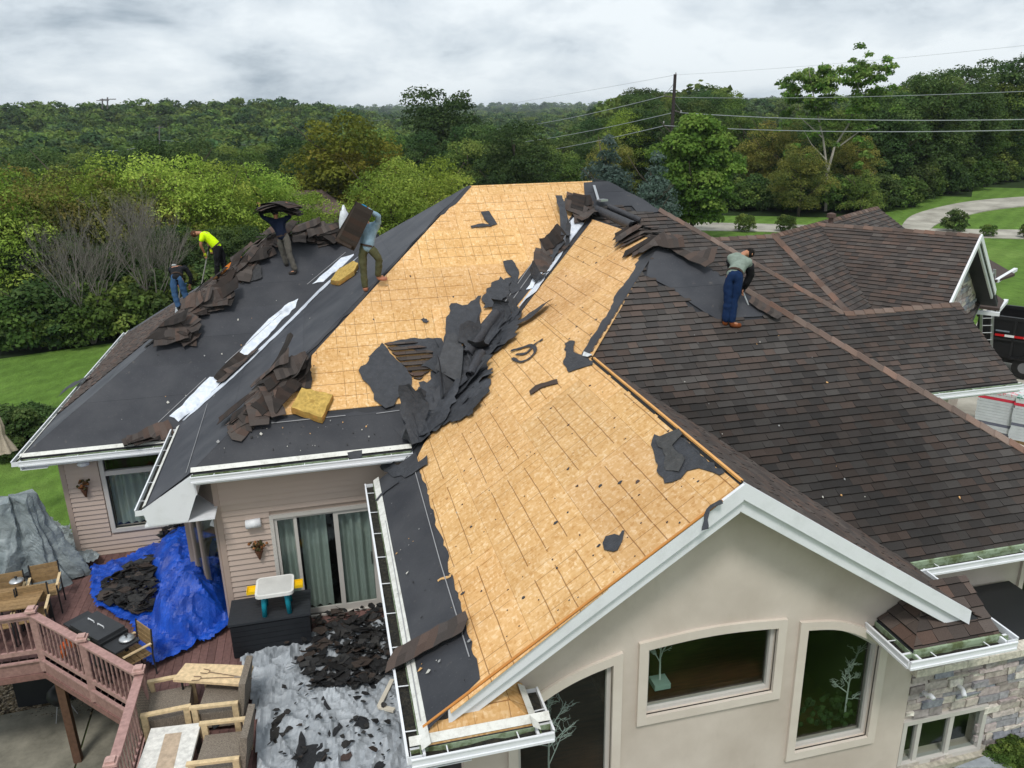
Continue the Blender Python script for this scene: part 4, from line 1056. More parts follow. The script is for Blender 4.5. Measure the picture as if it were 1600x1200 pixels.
def mk_leaf_object_mesh(name, v, col):
    n = len(v)//4; me = bpy.data.meshes.new(name); me.vertices.add(len(v)); me.vertices.foreach_set('co', v.astype(np.float32).ravel())
    me.loops.add(n*4); me.loops.foreach_set('vertex_index', np.arange(n*4, dtype=np.int32)); me.polygons.add(n)
    me.polygons.foreach_set('loop_start', np.arange(0, n*4, 4, dtype=np.int32)); me.polygons.foreach_set('loop_total', np.full(n, 4, dtype=np.int32)); me.update(calc_edges=True)
    at = me.color_attributes.new('tint', 'FLOAT_COLOR', 'CORNER'); arr = np.ones((n*4, 4), np.float32); arr[:, :3] = np.repeat(col, 4, axis=0); at.data.foreach_set('color', arr.ravel())
    me.materials.append(MATS['leaf']); return me
GR = {'bright': [(0.128, 0.186, 0.027), (0.182, 0.252, 0.037), (0.251, 0.328, 0.055), (0.321, 0.382, 0.070)],
      'mid': [(0.061, 0.101, 0.022), (0.086, 0.136, 0.031), (0.123, 0.175, 0.039), (0.161, 0.201, 0.048)],
      'dark': [(0.035, 0.065, 0.021), (0.051, 0.088, 0.027), (0.069, 0.111, 0.033), (0.096, 0.135, 0.041)],
      'olive': [(0.100, 0.121, 0.030), (0.153, 0.171, 0.041), (0.210, 0.211, 0.050), (0.263, 0.233, 0.060)],
      'maple': [(0.058, 0.117, 0.021), (0.086, 0.164, 0.030), (0.122, 0.210, 0.036), (0.157, 0.235, 0.046)],
      'yellow': [(0.094, 0.121, 0.018), (0.132, 0.160, 0.022), (0.176, 0.194, 0.027), (0.220, 0.204, 0.033)],
      'spruce': [(0.055, 0.092, 0.068), (0.082, 0.124, 0.099), (0.113, 0.163, 0.137), (0.155, 0.203, 0.179)],
      'far': [(0.045, 0.081, 0.031), (0.061, 0.106, 0.039), (0.086, 0.130, 0.048), (0.114, 0.148, 0.051)]}
def crown_lobes(seed, R, H, z0, n=34, lr=(.2, .34), shape='round'):
    r = random.Random(seed); out = []
    for i in range(n):
        q_ = (i+.5)/n; th = i*2.39996+r.random()*.8; zc = q_
        if shape == 'round': rad = math.sin(PI*min(1, .12+.80*q_))**.6
        elif shape == 'cone': rad = (1-q_)**.85*.95+.06
        elif shape == 'oval': rad = math.sin(PI*(.06+.9*q_))**.75
        rad *= (.62+.42*r.random()); k = (lr[0]+(lr[1]-lr[0])*r.random())*R*(1 if shape != 'cone' else (.55+.6*(1-q_)))
        out.append((math.cos(th)*R*rad*.82, math.sin(th)*R*rad*.82, z0+H*(.08+.86*zc)+(r.random()-.5)*H*.06, k, k, k*.75))
    for i in range(n//5): out.append(((r.random()-.5)*R*.6, (r.random()-.5)*R*.6, z0+H*(.25+.5*r.random()), R*.38, R*.38, R*.3))
    return out
def trunk_fn(H, R, seed, rad=.2, z0=None, col=(.085, .070, .055), nb=9):
    def f(m):
        r = random.Random(seed); m.col = col; p = [Vector((0, 0, -.3))]; k = 7
        for i in range(k): p.append(p[-1]+Vector(((r.random()-.5)*.3, (r.random()-.5)*.3, (H*.85+.3)/k)))
        m.tube(p, [rad*(1-.8*i/k) for i in range(k+1)], 7)
        for i in range(nb):
            a = p[2+i % (k-2)]; th = r.random()*2*PI; L = R*(.5+.4*r.random()); q_ = a+Vector((math.cos(th)*L, math.sin(th)*L, L*(.5+.5*r.random())))
            m.tube([a, (a+q_)/2+Vector((0, 0, -.1*L)), q_], [rad*.38, rad*.25, rad*.08], 5)
    return f
PROTO = {}
def tree_kind(key, cols, R, H, z0, n, size, seed, shape='round', nl=34, lr=(.2, .34), trad=.2, flat=.5, tcol=(.085, .070, .055), lw=.62, shell=.72):
    v, col, tr = leafmesh(key, crown_lobes(seed, R, H-z0, z0, nl, lr, shape), n, size, GR[cols], seed, trunk_fn(H, R, seed, trad, col=tcol), flat, lw=lw, shell=shell)
    lm = mk_leaf_object_mesh('crown', v, col); tm = MB(); tm.v, tm.f, tm.c = list(tr[0]), list(tr[1]), list(tr[2]); tmm = tm.mesh('trunk', 'bark', True)
    PROTO[key] = (lm, tmm, H)
def plant_tree(key, x, y, s, rz, label, group=None, name='tree', cat='tree', z=None, sz=None, parts=True):
    o = bpy.data.objects.new(name, None); COL.objects.link(o); o.location = (x, y, ground(x, y) if z is None else z); o.rotation_euler.z = rz
    o.scale = (s, s, sz or s); tag(o, label, cat, group)
    lm, tm, H = PROTO[key]
    c = bpy.data.objects.new('crown', lm); COL.objects.link(c); c.parent = o
    t_ = bpy.data.objects.new('trunk', tm); COL.objects.link(t_); t_.parent = o
    return o
for i in range(3): tree_kind('bright%d' % i, 'bright', 4.6, 9.9, .6, 19000, .105, 100+i, nl=46, lr=(.16, .30), lw=.45)
for i in range(2): tree_kind('olive%d' % i, 'olive', 4.4, 9.3, .6, 17000, .105, 110+i, nl=42, lr=(.16, .30), lw=.5)
for i in range(3): tree_kind('dark%d' % i, 'dark', 5.0, 13, 1.5, 20000, .135, 120+i, nl=44, lr=(.18, .32), trad=.28)
for i in range(3): tree_kind('mid%d' % i, 'mid', 4.8, 12, 1.2, 19000, .13, 130+i, nl=44, lr=(.18, .30), trad=.25)
tree_kind('yellow0', 'yellow', 4.6, 11, 1.0, 17000, .13, 140, nl=40, lr=(.16, .30))
tree_kind('maple', 'maple', 3.9, 9.6, .5, 26000, .13, 150, shape='oval', nl=60, lr=(.17, .30), lw=.8)
tree_kind('spruce', 'spruce', 2.6, 8.6, .1, 14000, .13, 151, shape='cone', nl=90, lr=(.16, .26), flat=.2, lw=.3)
tree_kind('small_spruce', 'mid', 2.2, 4.2, .1, 7000, .11, 152, shape='cone', nl=60, lr=(.16, .26), flat=.2, lw=.3)
for i in range(3): tree_kind('shrub%d' % i, ('dark', 'mid', 'bright')[i], 1.6, 2.4, .0, 4200, .10, 160+i, nl=20, lr=(.25, .4), trad=.04)
PROTO_FAR = []
for i in range(5):
    r = random.Random(200+i); lob = crown_lobes(200+i, 4.6, 10, 1.0, 16, (.26, .42))
    v, col, _ = leafmesh('f', lob, 950, .46, GR['far' if i % 2 else 'mid'], 200+i, None, .6, lw=.75); PROTO_FAR.append(mk_leaf_object_mesh('far_crown', v, col))

# --- bright row behind the left lawn
ZN = [(200, 'above the left lawn'), (480, 'left of the bare trees\' skyline poles'), (760, 'behind the tallest oak'), (1060, 'left of the utility pole'), (9999, 'right of the utility pole')]
def at_az(u, r):                        # plan position r metres out, in the direction of picture column u
    d = ray(u, 182); d = Vector((d.x, d.y, 0)).normalized(); return d*r
grp = 'trees along the back of the lawn'
r = random.Random(5)
row = [(-60, 56, 'bright0', 1.0, 'leftmost bright green tree of the row behind the lawn, cut by the photo edge'), (25, 57, 'olive0', 1.02, 'yellow green tree behind the left bare grey tree'),
       (110, 60, 'bright1', 1.02, 'bright green tree rising between the two bare grey trees'), (185, 59, 'olive1', 1.0, 'olive green tree right behind the right bare grey tree'),
       (255, 60, 'bright2', 1.04, 'bright green feathery tree behind the man in the yellow shirt'), (325, 62, 'bright0', 1.0, 'bright green tree above the head of the man in the yellow shirt'),
       (395, 64, 'bright1', .92, 'pale green tree left of the worker carrying shingles overhead'), (445, 62, 'bright2', .78, 'low light green tree above the worker carrying shingles overhead'),
       (600, 52, 'bright1', .93, 'light green tree directly above the worker with the light blue shirt'), (655, 55, 'bright0', .98, 'round light green tree touching the left hip of the high roof'),
       (530, 72, 'yellow0', 1.16, 'yellow green tree with dead top branches in the middle distance'), (575, 78, 'mid0', 1.0, 'mid green tree tucked behind the yellow green one')]
for u, d_, k, s, lb in row:
    p = at_az(u, d_); plant_tree(k, p.x, p.y, s, r.random()*6, lb, grp, name='deciduous_tree')
# understorey below the row
grp = 'dark undergrowth along the lawn edge'
for i in range(46):
    u = -50+i*14+r.random()*10; d_ = 50.5+r.random()*3.5; p = at_az(u, d_); k = 'shrub%d' % (0 if r.random() < .6 else 1)
    plant_tree(k, p.x, p.y, .8+.7*r.random(), r.random()*6, 'dark green bush in the undergrowth between the lawn and the trees', grp, name='bush', cat='bush')
grp = 'trees under the bright row'
for i in range(26):
    u = -50+i*28+r.random()*16; p = at_az(u, 54+r.random()*3); plant_tree('dark%d' % (i % 3), p.x, p.y, .34+.12*r.random(), r.random()*6, 'low dark tree filling the shade beneath the bright row', grp, name='low_tree')
# yellow flowering patch
m = MB(); m2 = MB()
for i in range(420):
    u = 60+r.random()*140; v_ = 505+r.random()*30-(u-60)*.08; p = onz(u, v_, -.4); p = Vector((p.x, p.y, ground(p.x, p.y)+.4+.9*r.random())); 
    m.blob(p, .08+.07*r.random(), i, .2, 5, 3, r.choice([(.32, .22, .02), (.24, .18, .02), (.10, .12, .02), (.05, .09, .02)]))
o = m.build('goldenrod', 'cloth'); tag(o, 'patch of yellow wildflowers at the edge of the left lawn', 'flowers', kind='stuff')
# two bare trees
def bare(m, H, seed, col, n0=16):
    r = random.Random(seed); m.col = col
    def br(p, d, L, rad, lv):
        q_ = p+d*L*.5+Vector((r.gauss(0, .05)*L, r.gauss(0, .05)*L, 0)); e_ = q_+(d+Vector((r.gauss(0, .1), r.gauss(0, .1), .08))).normalized()*L*.5
        m.tube([p, q_, e_], [rad, rad*.75, rad*.5], 5 if lv < 2 else 3, cap=False)
        if lv >= 4: return
        for k in range((4, 4, 4, 4)[lv]):
            a = p+(e_-p)*(.35+.62*r.random()); dd = (d*(1.2)+Vector((r.gauss(0, .42), r.gauss(0, .42), r.gauss(.28, .2)))).normalized(); br(a, dd, L*(.52+.22*r.random()), max(.006, rad*.5), lv+1)
    for k in range(5):
        th = k*1.26+r.random(); br(Vector((0, 0, -.2)), Vector((math.cos(th)*.30, math.sin(th)*.30, 1)).normalized(), H*.50, .055, 0)
for u, d_, H, sd_, lb in ((78, 50.5, 7.8, 4, 'leafless grey tree nearest the left edge of the lawn'), (196, 50.5, 9.0, 9, 'taller leafless grey tree left of the bent workers')):
    p = at_az(u, d_); m = MB(); bare(m, H, sd_, (.21, .19, .17)); o = thing('bare_tree', lb, 'tree', (p.x, p.y, ground(p.x, p.y)), 'leafless grey trees'); m.v = [tuple(Vector(q_)+Vector(WLOC[o.name])) for q_ in m.v]; m.build('branches', 'bark', o)
# --- middle and right trees
p = at_az(1092, 66); plant_tree('maple', p.x, p.y, .99, 1.0, 'large rounded bright green maple right of the utility pole', name='maple_tree')
p = at_az(952, 64); plant_tree('spruce', p.x, p.y, 1.30, .4, 'blue spruce directly behind the peak of the high roof', 'blue spruces behind the roof', name='spruce_tree', z=-.9)
p = at_az(1030, 62); plant_tree('spruce', p.x, p.y, 1.16, 2.4, 'blue spruce pressed against the left side of the maple', 'blue spruces behind the roof', name='spruce_tree', z=-.9)
p = at_az(1365, 83); plant_tree('small_spruce', p.x, p.y, 1.0, 1.4, 'small conical spruce in front of the woods above the garage roof', name='spruce_tree')
spots = [(690, 104, 'dark0', 1.36, 'tall dark oak standing above the other trees left of centre'), (640, 112, 'dark1', 1.0, 'dark tree to the left of the tall oak'), (745, 98, 'dark2', 1.02, 'dark rounded tree right of the tall oak'),
         (805, 82, 'dark1', .95, 'broad dark green tree behind the middle of the high ridge'), (860, 110, 'mid1', .92, 'green tree between the broad dark tree and the blue spruces'), (910, 120, 'mid2', .9, 'green tree behind the left blue spruce'),
         (985, 100, 'bright1', .95, 'lighter green tree between the two blue spruces'), (1000, 130, 'dark0', .95, 'dark tree behind the utility pole'),
         (1165, 92, 'mid1', .74, 'green tree just right of the large maple'), (1215, 88, 'olive0', .88, 'olive tinged tree between the maple and the tall cottonwood'), (1262, 81, 'olive1', .70, 'yellowing tree at the foot of the tall cottonwood'),
         (1325, 94, 'mid0', .76, 'green tree to the right of the tall cottonwood'), (1385, 95, 'dark2', .84, 'dark oak left of the highest oaks in the right woods'), (1440, 103, 'dark0', .88, 'high dark oak in the right woods'),
         (1500, 112, 'dark1', 1.02, 'highest broad oak in the right woods'), (1560, 120, 'dark2', 1.12, 'high oak at the right end of the woods'), (1625, 126, 'mid2', 1.06, 'green tree cut by the right edge of the photo'),
         (1130, 120, 'mid0', .95, 'green tree seen behind the large maple')]
for u, d_, k, s, lb in spots:
    p = at_az(u, d_); plant_tree(k, p.x, p.y, s, r.random()*6, lb, 'trees beyond the house', name='deciduous_tree')
grp = 'trees at the edge of the right woods'
for i in range(44):
    u = 1110+i*12.5+r.random()*10; d_ = 88+r.random()*14+(i % 3)*7+max(0, u-1400)*.16; p = at_az(u, d_); k = ('dark%d' if r.random() < .5 else 'mid%d') % (i % 3)
    if r.random() < .18: k = 'olive%d' % (i % 2)
    plant_tree(k, p.x, p.y, .50+.22*r.random()+(.30 if u > 1400 else 0), r.random()*6, {'d': 'dark', 'm': 'mid green', 'o': 'olive'}[k[0]]+' tree in the right woods '+('behind the maple' if u < 1240 else 'near the cottonwood' if u < 1400 else 'above the garage roof' if u < 1530 else 'at the right edge'), grp, name='woodland_tree')
for i in range(40):
    u = 1130+i*13+r.random()*8; p = at_az(u, 84+r.random()*4+max(0, u-1400)*.16); plant_tree('shrub%d' % (i % 2), p.x, p.y, .8+.6*r.random(), r.random()*6, 'low green bush along the foot of the right woods', 'bushes at the foot of the right woods', name='bush', cat='bush')
# tall cottonwood: white limbs, open crown in two heads
def cottonwood():
    p = at_az(1282, 84); o = thing('cottonwood_tree', 'tall cottonwood with pale bare limbs and two open leafy heads against the sky', 'tree', (p.x, p.y, ground(p.x, p.y)))
    base = Vector(o.location); r = random.Random(8); m = MB(); m.col = (.38, .35, .30); lobes = []
    def W(u, v): d = ray(u, v); k = p.length/math.hypot(d.x, d.y); return CAM+d*k
    def limb(px, rad):
        q_ = [W(*a)+Vector((r.gauss(0, .3), r.gauss(0, .5), 0))*(i > 0) for i, a in enumerate(px)]; m.tube(q_, [rad*(1-.8*i/(len(q_)-1)) for i in range(len(q_))], 6, cap=False)
    limb([(1290, 330), (1293, 265), (1285, 215), (1272, 170), (1262, 105)], .15); limb([(1293, 270), (1310, 230), (1325, 195), (1340, 150), (1350, 95)], .13)
    limb([(1285, 215), (1262, 180), (1245, 140)], .07); limb([(1325, 195), (1350, 165), (1370, 120)], .07); limb([(1291, 250), (1268, 225), (1250, 205)], .06); limb([(1310, 230), (1345, 205), (1368, 198)], .08)
    for cx, cy, sx, sy, n in ((1264, 142, 36, 44, 52), (1350, 130, 40, 46, 58), (1240, 150, 14, 30, 12), (1300, 165, 20, 26, 8), (1376, 115, 12, 30, 12), (1288, 122, 10, 30, 10), (1275, 205, 40, 30, 10), (1330, 195, 40, 30, 10), (1300, 250, 70, 40, 12)):
        for i in range(n):
            a = W(cx+r.gauss(0, .5)*sx, cy+r.gauss(0, .5)*sy)+Vector((0, r.gauss(0, 1.1), 0))-base; k = .26+.36*r.random(); lobes.append((a.x, a.y, a.z, k, k, k*.8))
    v, col, _ = leafmesh('c', lobes, 21000, .11, GR['mid']+GR['maple'][2:], 77, None, .3, lw=.8, shell=.3); v = v
    lm = mk_leaf_object_mesh('crown', v, col); addpart('crown', lm, o); m.build('trunk', 'bark', o)
cottonwood()
# bushes on the front lawn
for u, v_, s, lb in ((1163, 362, .95, 'round dark bush beside the lane, leftmost of the lawn bushes'), (1227, 362, .9, 'thinner reddish bush beside the lane, second of the lawn bushes'), (1492, 362, 1.1, 'round dense bush between the curving drive and the lane'), (1543, 370, .62, 'small bush beside the lane near the right edge'), (1606, 372, .7, 'bush cut by the right photo edge beside the lane')):
    p = gz(u, v_); plant_tree('shrub%d' % (0 if s > 1 else 1), p.x, p.y, s*.62, r.random()*6, lb, 'bushes on the front lawn', name='bush', cat='bush')
# shrubs beside the left eave
for u, v_, s in ((35, 708, .75), (55, 700, .7), (72, 690, .62), (14, 716, .5)):
    p = onz(u, v_, -.4); plant_tree('shrub0', p.x, p.y, s, r.random()*6, 'dark clipped shrub on the lawn below the left gutter', 'shrubs below the left gutter', name='bush', cat='bush', z=-.45)
# grass and plants by the stone wall
for u, v_, s in ((1562, 1190, .13), (1580, 1182, .15), (1598, 1186, .17), (1545, 1172, .08)):
    p = onz(u, v_, 2.4); plant_tree('shrub1', p.x, p.y, s, r.random()*6, 'low leafy plant on the ground at the foot of the stone wall', 'plants at the foot of the stone wall', name='plant', cat='plant', z=2.3)

# --- mid distance woods as single trees, far woods as one mass
grp = 'trees of the wooded valley'; placed = 0; r = random.Random(31); cand = []
for i in range(5200):
    d_ = 78*(330/78)**(r.random()**.85); u = -120+r.random()*1850
    if u > 1120: continue
    if d_ < 92 and (u > 560 or r.random() < .3): continue
    p = at_az(u, d_); cand.append((d_, p.x, p.y, u))
cand.sort(); used_ = []
def ok(x, y, q_):
    return all((x-a)**2+(y-b_)**2 > q_*q_ for a, b_ in used_)
mid = []
for d_, x, y, u in cand:
    if ok(x, y, 5.2): used_.append((x, y)); mid.append((d_, x, y, u))
near_ = mid[:150]; rest = mid[150:]
for i, (d_, x, y, u) in enumerate(near_):
    k = r.choice(['dark0', 'dark1', 'dark2', 'mid0', 'mid1', 'mid2', 'mid0', 'olive0'])
    plant_tree(k, x, y, .68+.28*r.random(), r.random()*6, {'d': 'dark', 'm': 'mid green', 'o': 'olive'}[k[0]]+' tree in the wooded valley '+('at the far left' if u < 200 else 'beyond the bright row' if u < 500 else 'behind the yellow green tree' if u < 700 else 'behind the middle of the roof' if u < 1000 else 'by the utility pole'), grp, name='woodland_tree')
fp = [(x, y, ground(x, y)-1.0, 1.0+.3*r.random()) for d_, x, y, u in rest]
n_far = 0; fw_names = 0
for i in range(9000):
    d_ = 320*(2600/320)**r.random(); u = -140+r.random()*1900; p = at_az(u, d_)
    fp.append((p.x, p.y, ground(p.x, p.y)-1.5, (.7+.6*r.random()**2)*(1+min(1.4, d_/1800))*(.8 if u > 1120 and d_ < 900 else 1)))
me = bpy.data.meshes.new('far_woods'); me.vertices.add(len(fp)); me.vertices.foreach_set('co', np.array([f_[:3] for f_ in fp], np.float32).ravel())
at = me.attributes.new('sc', 'FLOAT', 'POINT'); at.data.foreach_set('value', np.array([f_[3] for f_ in fp], np.float32))
at = me.attributes.new('rt', 'FLOAT', 'POINT'); at.data.foreach_set('value', np.array([r.random()*6.28 for f_ in fp], np.float32))
at = me.attributes.new('ix', 'INT', 'POINT'); at.data.foreach_set('value', np.array([r.randrange(5) for f_ in fp], np.int32))
src = bpy.data.collections.new('far_crowns')
for i, lm in enumerate(PROTO_FAR): o_ = bpy.data.objects.new('far_crown', lm); src.objects.link(o_)
fo = bpy.data.objects.new('far_woods', me); COL.objects.link(fo); tag(fo, 'far wooded hills of dense green trees running to the horizon', 'woods', kind='stuff')
ng = bpy.data.node_groups.new('scatter', 'GeometryNodeTree'); ng.interface.new_socket('Geometry', in_out='INPUT', socket_type='NodeSocketGeometry'); ng.interface.new_socket('Geometry', in_out='OUTPUT', socket_type='NodeSocketGeometry')
gi = ng.nodes.new('NodeGroupInput'); go = ng.nodes.new('NodeGroupOutput'); ip = ng.nodes.new('GeometryNodeInstanceOnPoints'); ci = ng.nodes.new('GeometryNodeCollectionInfo')
ci.inputs['Collection'].default_value = src; ci.inputs['Separate Children'].default_value = True; ci.inputs['Reset Children'].default_value = True
def na_(nm, ty='FLOAT'): n_ = ng.nodes.new('GeometryNodeInputNamedAttribute'); n_.data_type = ty; n_.inputs[0].default_value = nm; return n_.outputs[0]
cx = ng.nodes.new('ShaderNodeCombineXYZ'); ng.links.new(na_('rt'), cx.inputs[2]); er = ng.nodes.new('FunctionNodeEulerToRotation'); ng.links.new(cx.outputs[0], er.inputs[0])
m2p = ng.nodes.new('GeometryNodeMeshToPoints'); ng.links.new(gi.outputs[0], m2p.inputs[0])
ng.links.new(m2p.outputs[0], ip.inputs['Points']); ng.links.new(ci.outputs[0], ip.inputs['Instance']); ip.inputs['Pick Instance'].default_value = True
ng.links.new(na_('ix', 'INT'), ip.inputs['Instance Index']); ng.links.new(er.outputs[0], ip.inputs['Rotation']); ng.links.new(na_('sc'), ip.inputs['Scale']); ng.links.new(ip.outputs[0], go.inputs[0])
mo = fo.modifiers.new('scatter', 'NODES'); mo.node_group = ng
# hedge of bushes: neighbour house glimpsed through the trees
p = at_az(468, 70); h0 = thing('neighbour_house', 'low brown roofed house half hidden behind the trees', 'house', (p.x, p.y, 0))
m = MB(); m.col = srgb(170, 150, 132); m.box2((p.x-3, p.y-2.5, -2), (p.x+3, p.y+2.5, 4.3)); m.build('wall', 'rough_painted', h0)
m = MB(); m.col = (.12, .085, .075); z = 4.3
m.add([(p.x-3.4, p.y-3, z), (p.x+3.4, p.y-3, z), (p.x+3.4, p.y+3, z), (p.x-3.4, p.y+3, z), (p.x-1.2, p.y, z+1.7), (p.x+1.2, p.y, z+1.7)], [(0, 1, 5, 4), (1, 2, 5), (2, 3, 4, 5), (3, 0, 4), (3, 2, 1, 0)]); m.build('roof', 'shingle', h0)

# ================================================================ POLES AND WIRES
pd = 74.0
def Wd(u, v, d_): d = ray(u, v); return CAM+d*(d_/math.hypot(d.x, d.y))
top = Wd(1055, 116, pd); foot = Vector((Wd(1046, 250, pd).x, Wd(1046, 250, pd).y, ground(top.x, top.y)-.3))
pole = thing('utility_pole', 'tall dark wooden utility pole leaning beside the large maple', 'utility pole', foot)
m = MB(); m.col = (.055, .045, .045); m.tube([foot, top], [.19, .13], 10); m.build('shaft', 'bark', pole)
for (u0, v0, u1, v1) in ((1038, 150, 1051, 152), (1036, 196, 1052, 198), (1051, 172, 1064, 176)):
    m = MB(); m.col = (.12, .11, .10); m.tube([Wd(u0, v0, pd), Wd(u1, v1, pd)], .05, 6); m.build('bracket', 'bark', pole)
for (u0, v0, u1, v1) in ((1038, 149, 1052, 132), (1052, 157, 1063, 172)):
    m = MB(); m.col = (.2, .2, .2); m.tube([Wd(u0, v0, pd), Wd(u1, v1, pd)], .018, 4); m.build('brace', 'bark', pole)
for (u0, v0) in ((1038, 147), (1037, 193), (1064, 176), (1056, 117)):
    m = MB(); m.col = (.35, .34, .33); a = Wd(u0, v0, pd); m.lathe(a, [(.03, 0), (.07, .05), (.05, .1), (.07, .15), (.03, .2)], 8); m.build('insulator', 'painted', pole)
b = NB('wire'); b.fin((.42, .44, .46), .5, .4)
def wire(a, b_, sag, rad, lbl, n=26):
    a = Vector(a); b_ = Vector(b_); m = MB(); pts = [a+(b_-a)*(i/n)-ZV*sag*4*(i/n)*(1-i/n) for i in range(n+1)]
    m.tube(pts, rad, 5); o = m.build('power_line', 'wire'); tag(o, lbl, 'wire', 'power lines')
wire(Wd(1062, 176, pd), Wd(1720, 184, 60), .35, .028, 'bright power line running right from the upper pole bracket')
wire(Wd(1037, 196, pd), Wd(1720, 200, 60), .35, .028, 'lowest power line running right from the lower pole bracket')
wire(Wd(1052, 152, pd), Wd(1720, 137, 60), .25, .018, 'thin power line crossing in front of the cottonwood crown')
wire(Wd(1056, 117, pd), Wd(1720, 58, 60), .2, .008, 'faint top power line rising to the right of the pole')
wire(Wd(1038, 150, pd), Wd(760, 203, 150), .5, .03, 'upper power line running left from the pole over the valley')
wire(Wd(1052, 176, pd), Wd(740, 228, 150), .6, .03, 'middle power line running left from the pole over the valley')
wire(Wd(1036, 197, pd), Wd(720, 248, 150), .7, .03, 'lowest power line running left from the pole over the valley')
wire(Wd(1056, 117, pd), Wd(560, 190, 190), .6, .012, 'faint power line going far left from the top of the pole')
wire(Wd(250, 218, 150), Wd(160, 236, 120), .5, .03, 'power line leaving the small pole among the trees at left')
wire(Wd(250, 219, 150), Wd(560, 221, 190), .8, .028, 'power line strung across the left valley')
def far_pole(u, v0, v1, d_, lbl, arm=1.4):
    a = Wd(u, v1, d_); b_ = Wd(u, v0, d_); o = thing('distant_pole', lbl, 'utility pole', a, 'distant utility poles'); s = d_/150
    m = MB(); m.col = (.16, .15, .15); m.tube([a, b_], .12*s, 6); m.build('shaft', 'bark', o)
    m = MB(); m.col = (.16, .15, .15); m.tube([b_-RH*arm*s-ZV*.3*s, b_+RH*arm*s-ZV*.3*s], .07*s, 5); m.build('crossarm', 'bark', o)
far_pole(249, 196, 236, 150, 'thin pole standing among the trees behind the left bare trees', .7); far_pole(168, 152, 170, 380, 'tiny pole with a crossarm on the left skyline', 1.3); far_pole(160, 154, 170, 380, 'tiny pole just left of the crossarm pole on the skyline', 1.0); far_pole(390, 163, 178, 500, 'tiny pole on the skyline near the middle of the left half', 1.6); far_pole(425, 166, 178, 600, 'faintest pole on the skyline right of centre left', 1.2)
# ================================================================ TORN ROOFING
FACES = [(P_mainA, mainF), (P_B1, mainF), (P_B1b, mainF), (P_B2, mainF), (P_mainL, mainL), (P_wingFa, wingF), (P_wingFb, wingF), (P_wingL, wingL), (P_G1, gabL), (P_G2, gabL), (P_gR, gabR), (P_r2, r2F)]
def roofz(x, y, dflt=None):
    best = None
    for poly, pl in FACES:
        if inside((x, y), poly):
            z = zp(pl, x, y); best = z if best is None else max(best, z)
    if best is None: return dflt if dflt is not None else 5.0
    return best
def spot(u, v):
    """point of the roof seen at picture point"""
    best = None
    for poly, pl in FACES:
        p = onp(u, v, pl)
        if inside((p.x, p.y), poly) and (best is None or (p-CAM).length < (best-CAM).length): best = p
    return best if best is not None else onz(u, v, 5.5)
FC = srgb(58, 60, 65)
def sheet(c, L, W, yaw, seed, curl=0.0, crump=.04, lift=.02, col=FC, tabs_=0, name='felt_sheet', mat='felt_scrap', th=.004, nu=9, nv=5, surf=None, axis='u', tornf=.12, twist=0.0, taper=0):
    """a torn sheet or strip lying on (and following) the surface below it, curled up by 'curl' radians"""
    r = random.Random(seed); m = MB(); sf = surf or (lambda x, y: roofz(x, y, c.z)); ca, sa = math.cos(yaw), math.sin(yaw); G_ = []
    eu = [[(r.random()-.5)*tornf*W for _ in range(nu+1)] for _ in (0, 1)]; ev = [[(r.random()-.5)*tornf*L for _ in range(nv+1)] for _ in (0, 1)]
    off = Vector((seed*1.7, seed*.3, 0))
    for i in range(nu+1):
        row = []
        for j in range(nv+1):
            a = (i/nu-.5)*L+ev[0][j]*(1-i/nu)+ev[1][j]*(i/nu); b_ = (j/nv-.5)*W*(1-taper*(i/nu))+eu[0][i]*(1-j/nv)+eu[1][i]*(j/nv); h = 0
            if curl:
                if axis == 'u': s_ = a+L/2; R_ = L/abs(curl); ang = s_/R_; a = -L/2+R_*math.sin(ang); h = R_*(1-math.cos(ang))
                else: s_ = b_+W/2; R_ = W/abs(curl); ang = s_/R_; b_ = -W/2+R_*math.sin(ang); h = R_*(1-math.cos(ang))
            h += twist*(a/L)*(b_/W)*4*.25+crump*noise.noise(Vector((a*2.2, b_*2.6, 0))+off)*1.6
            x = c.x+a*ca-b_*sa; y = c.y+a*sa+b_*ca; row.append(Vector((x, y, sf(x, y)+lift+max(-.005, h))))
        G_.append(row)
    top = [p for row in G_ for p in row]; N = len(top); bot = [p-ZV*th for p in top]; k = nv+1; fs = []; cs_ = []
    for i in range(nu):
        for j in range(nv):
            a = i*k+j; fs.append((a, a+k, a+k+1, a+1)); fs.append((a+N, a+1+N, a+k+1+N, a+k+N))
            if tabs_: q_ = random.Random(seed*7+i*(1 if nv < 3 else 1)+(j//2)*31); tc_ = tab_color(q_, (1.0 if seed % 3 else .45), .08); cs_ += [tc_ if (j >= nv//2) or not (i % 2) else tuple(x*.8 for x in tc_), (.02, .019, .018)]
            else: cs_ += [col, tuple(x*.8 for x in col)]
    for i in range(nu): a = i*k; fs += [(a, a+N, a+k+N, a+k), (a+nv, a+k+nv, a+k+nv+N, a+nv+N)]; cs_ += [tuple(x*.6 for x in col)]*2
    for j in range(nv): a = j; fs += [(a, a+1, a+1+N, a+N), (nu*k+a, nu*k+a+N, nu*k+a+1+N, nu*k+a+1)]; cs_ += [tuple(x*.6 for x in col)]*2
    m.add(top+bot, fs, cols=cs_); return m.build(name, mat, None)
def flat_scrap(px, pl, seed, lift=.025, amp=.03, step=.09, col=FC, mat='felt_scrap', th=.006, bumpy=.02, name='felt_sheet'):
    pp = jag(px2plan(pl, px), amp, step, seed); m = MB(); m.col = col
    m.prism([P3(pl, p, lift+bumpy*(.5+noise.noise(Vector((p[0]*1.5, p[1]*1.5, seed))))) for p in pp], (0, 0, -th)); return m.build(name, mat, None)
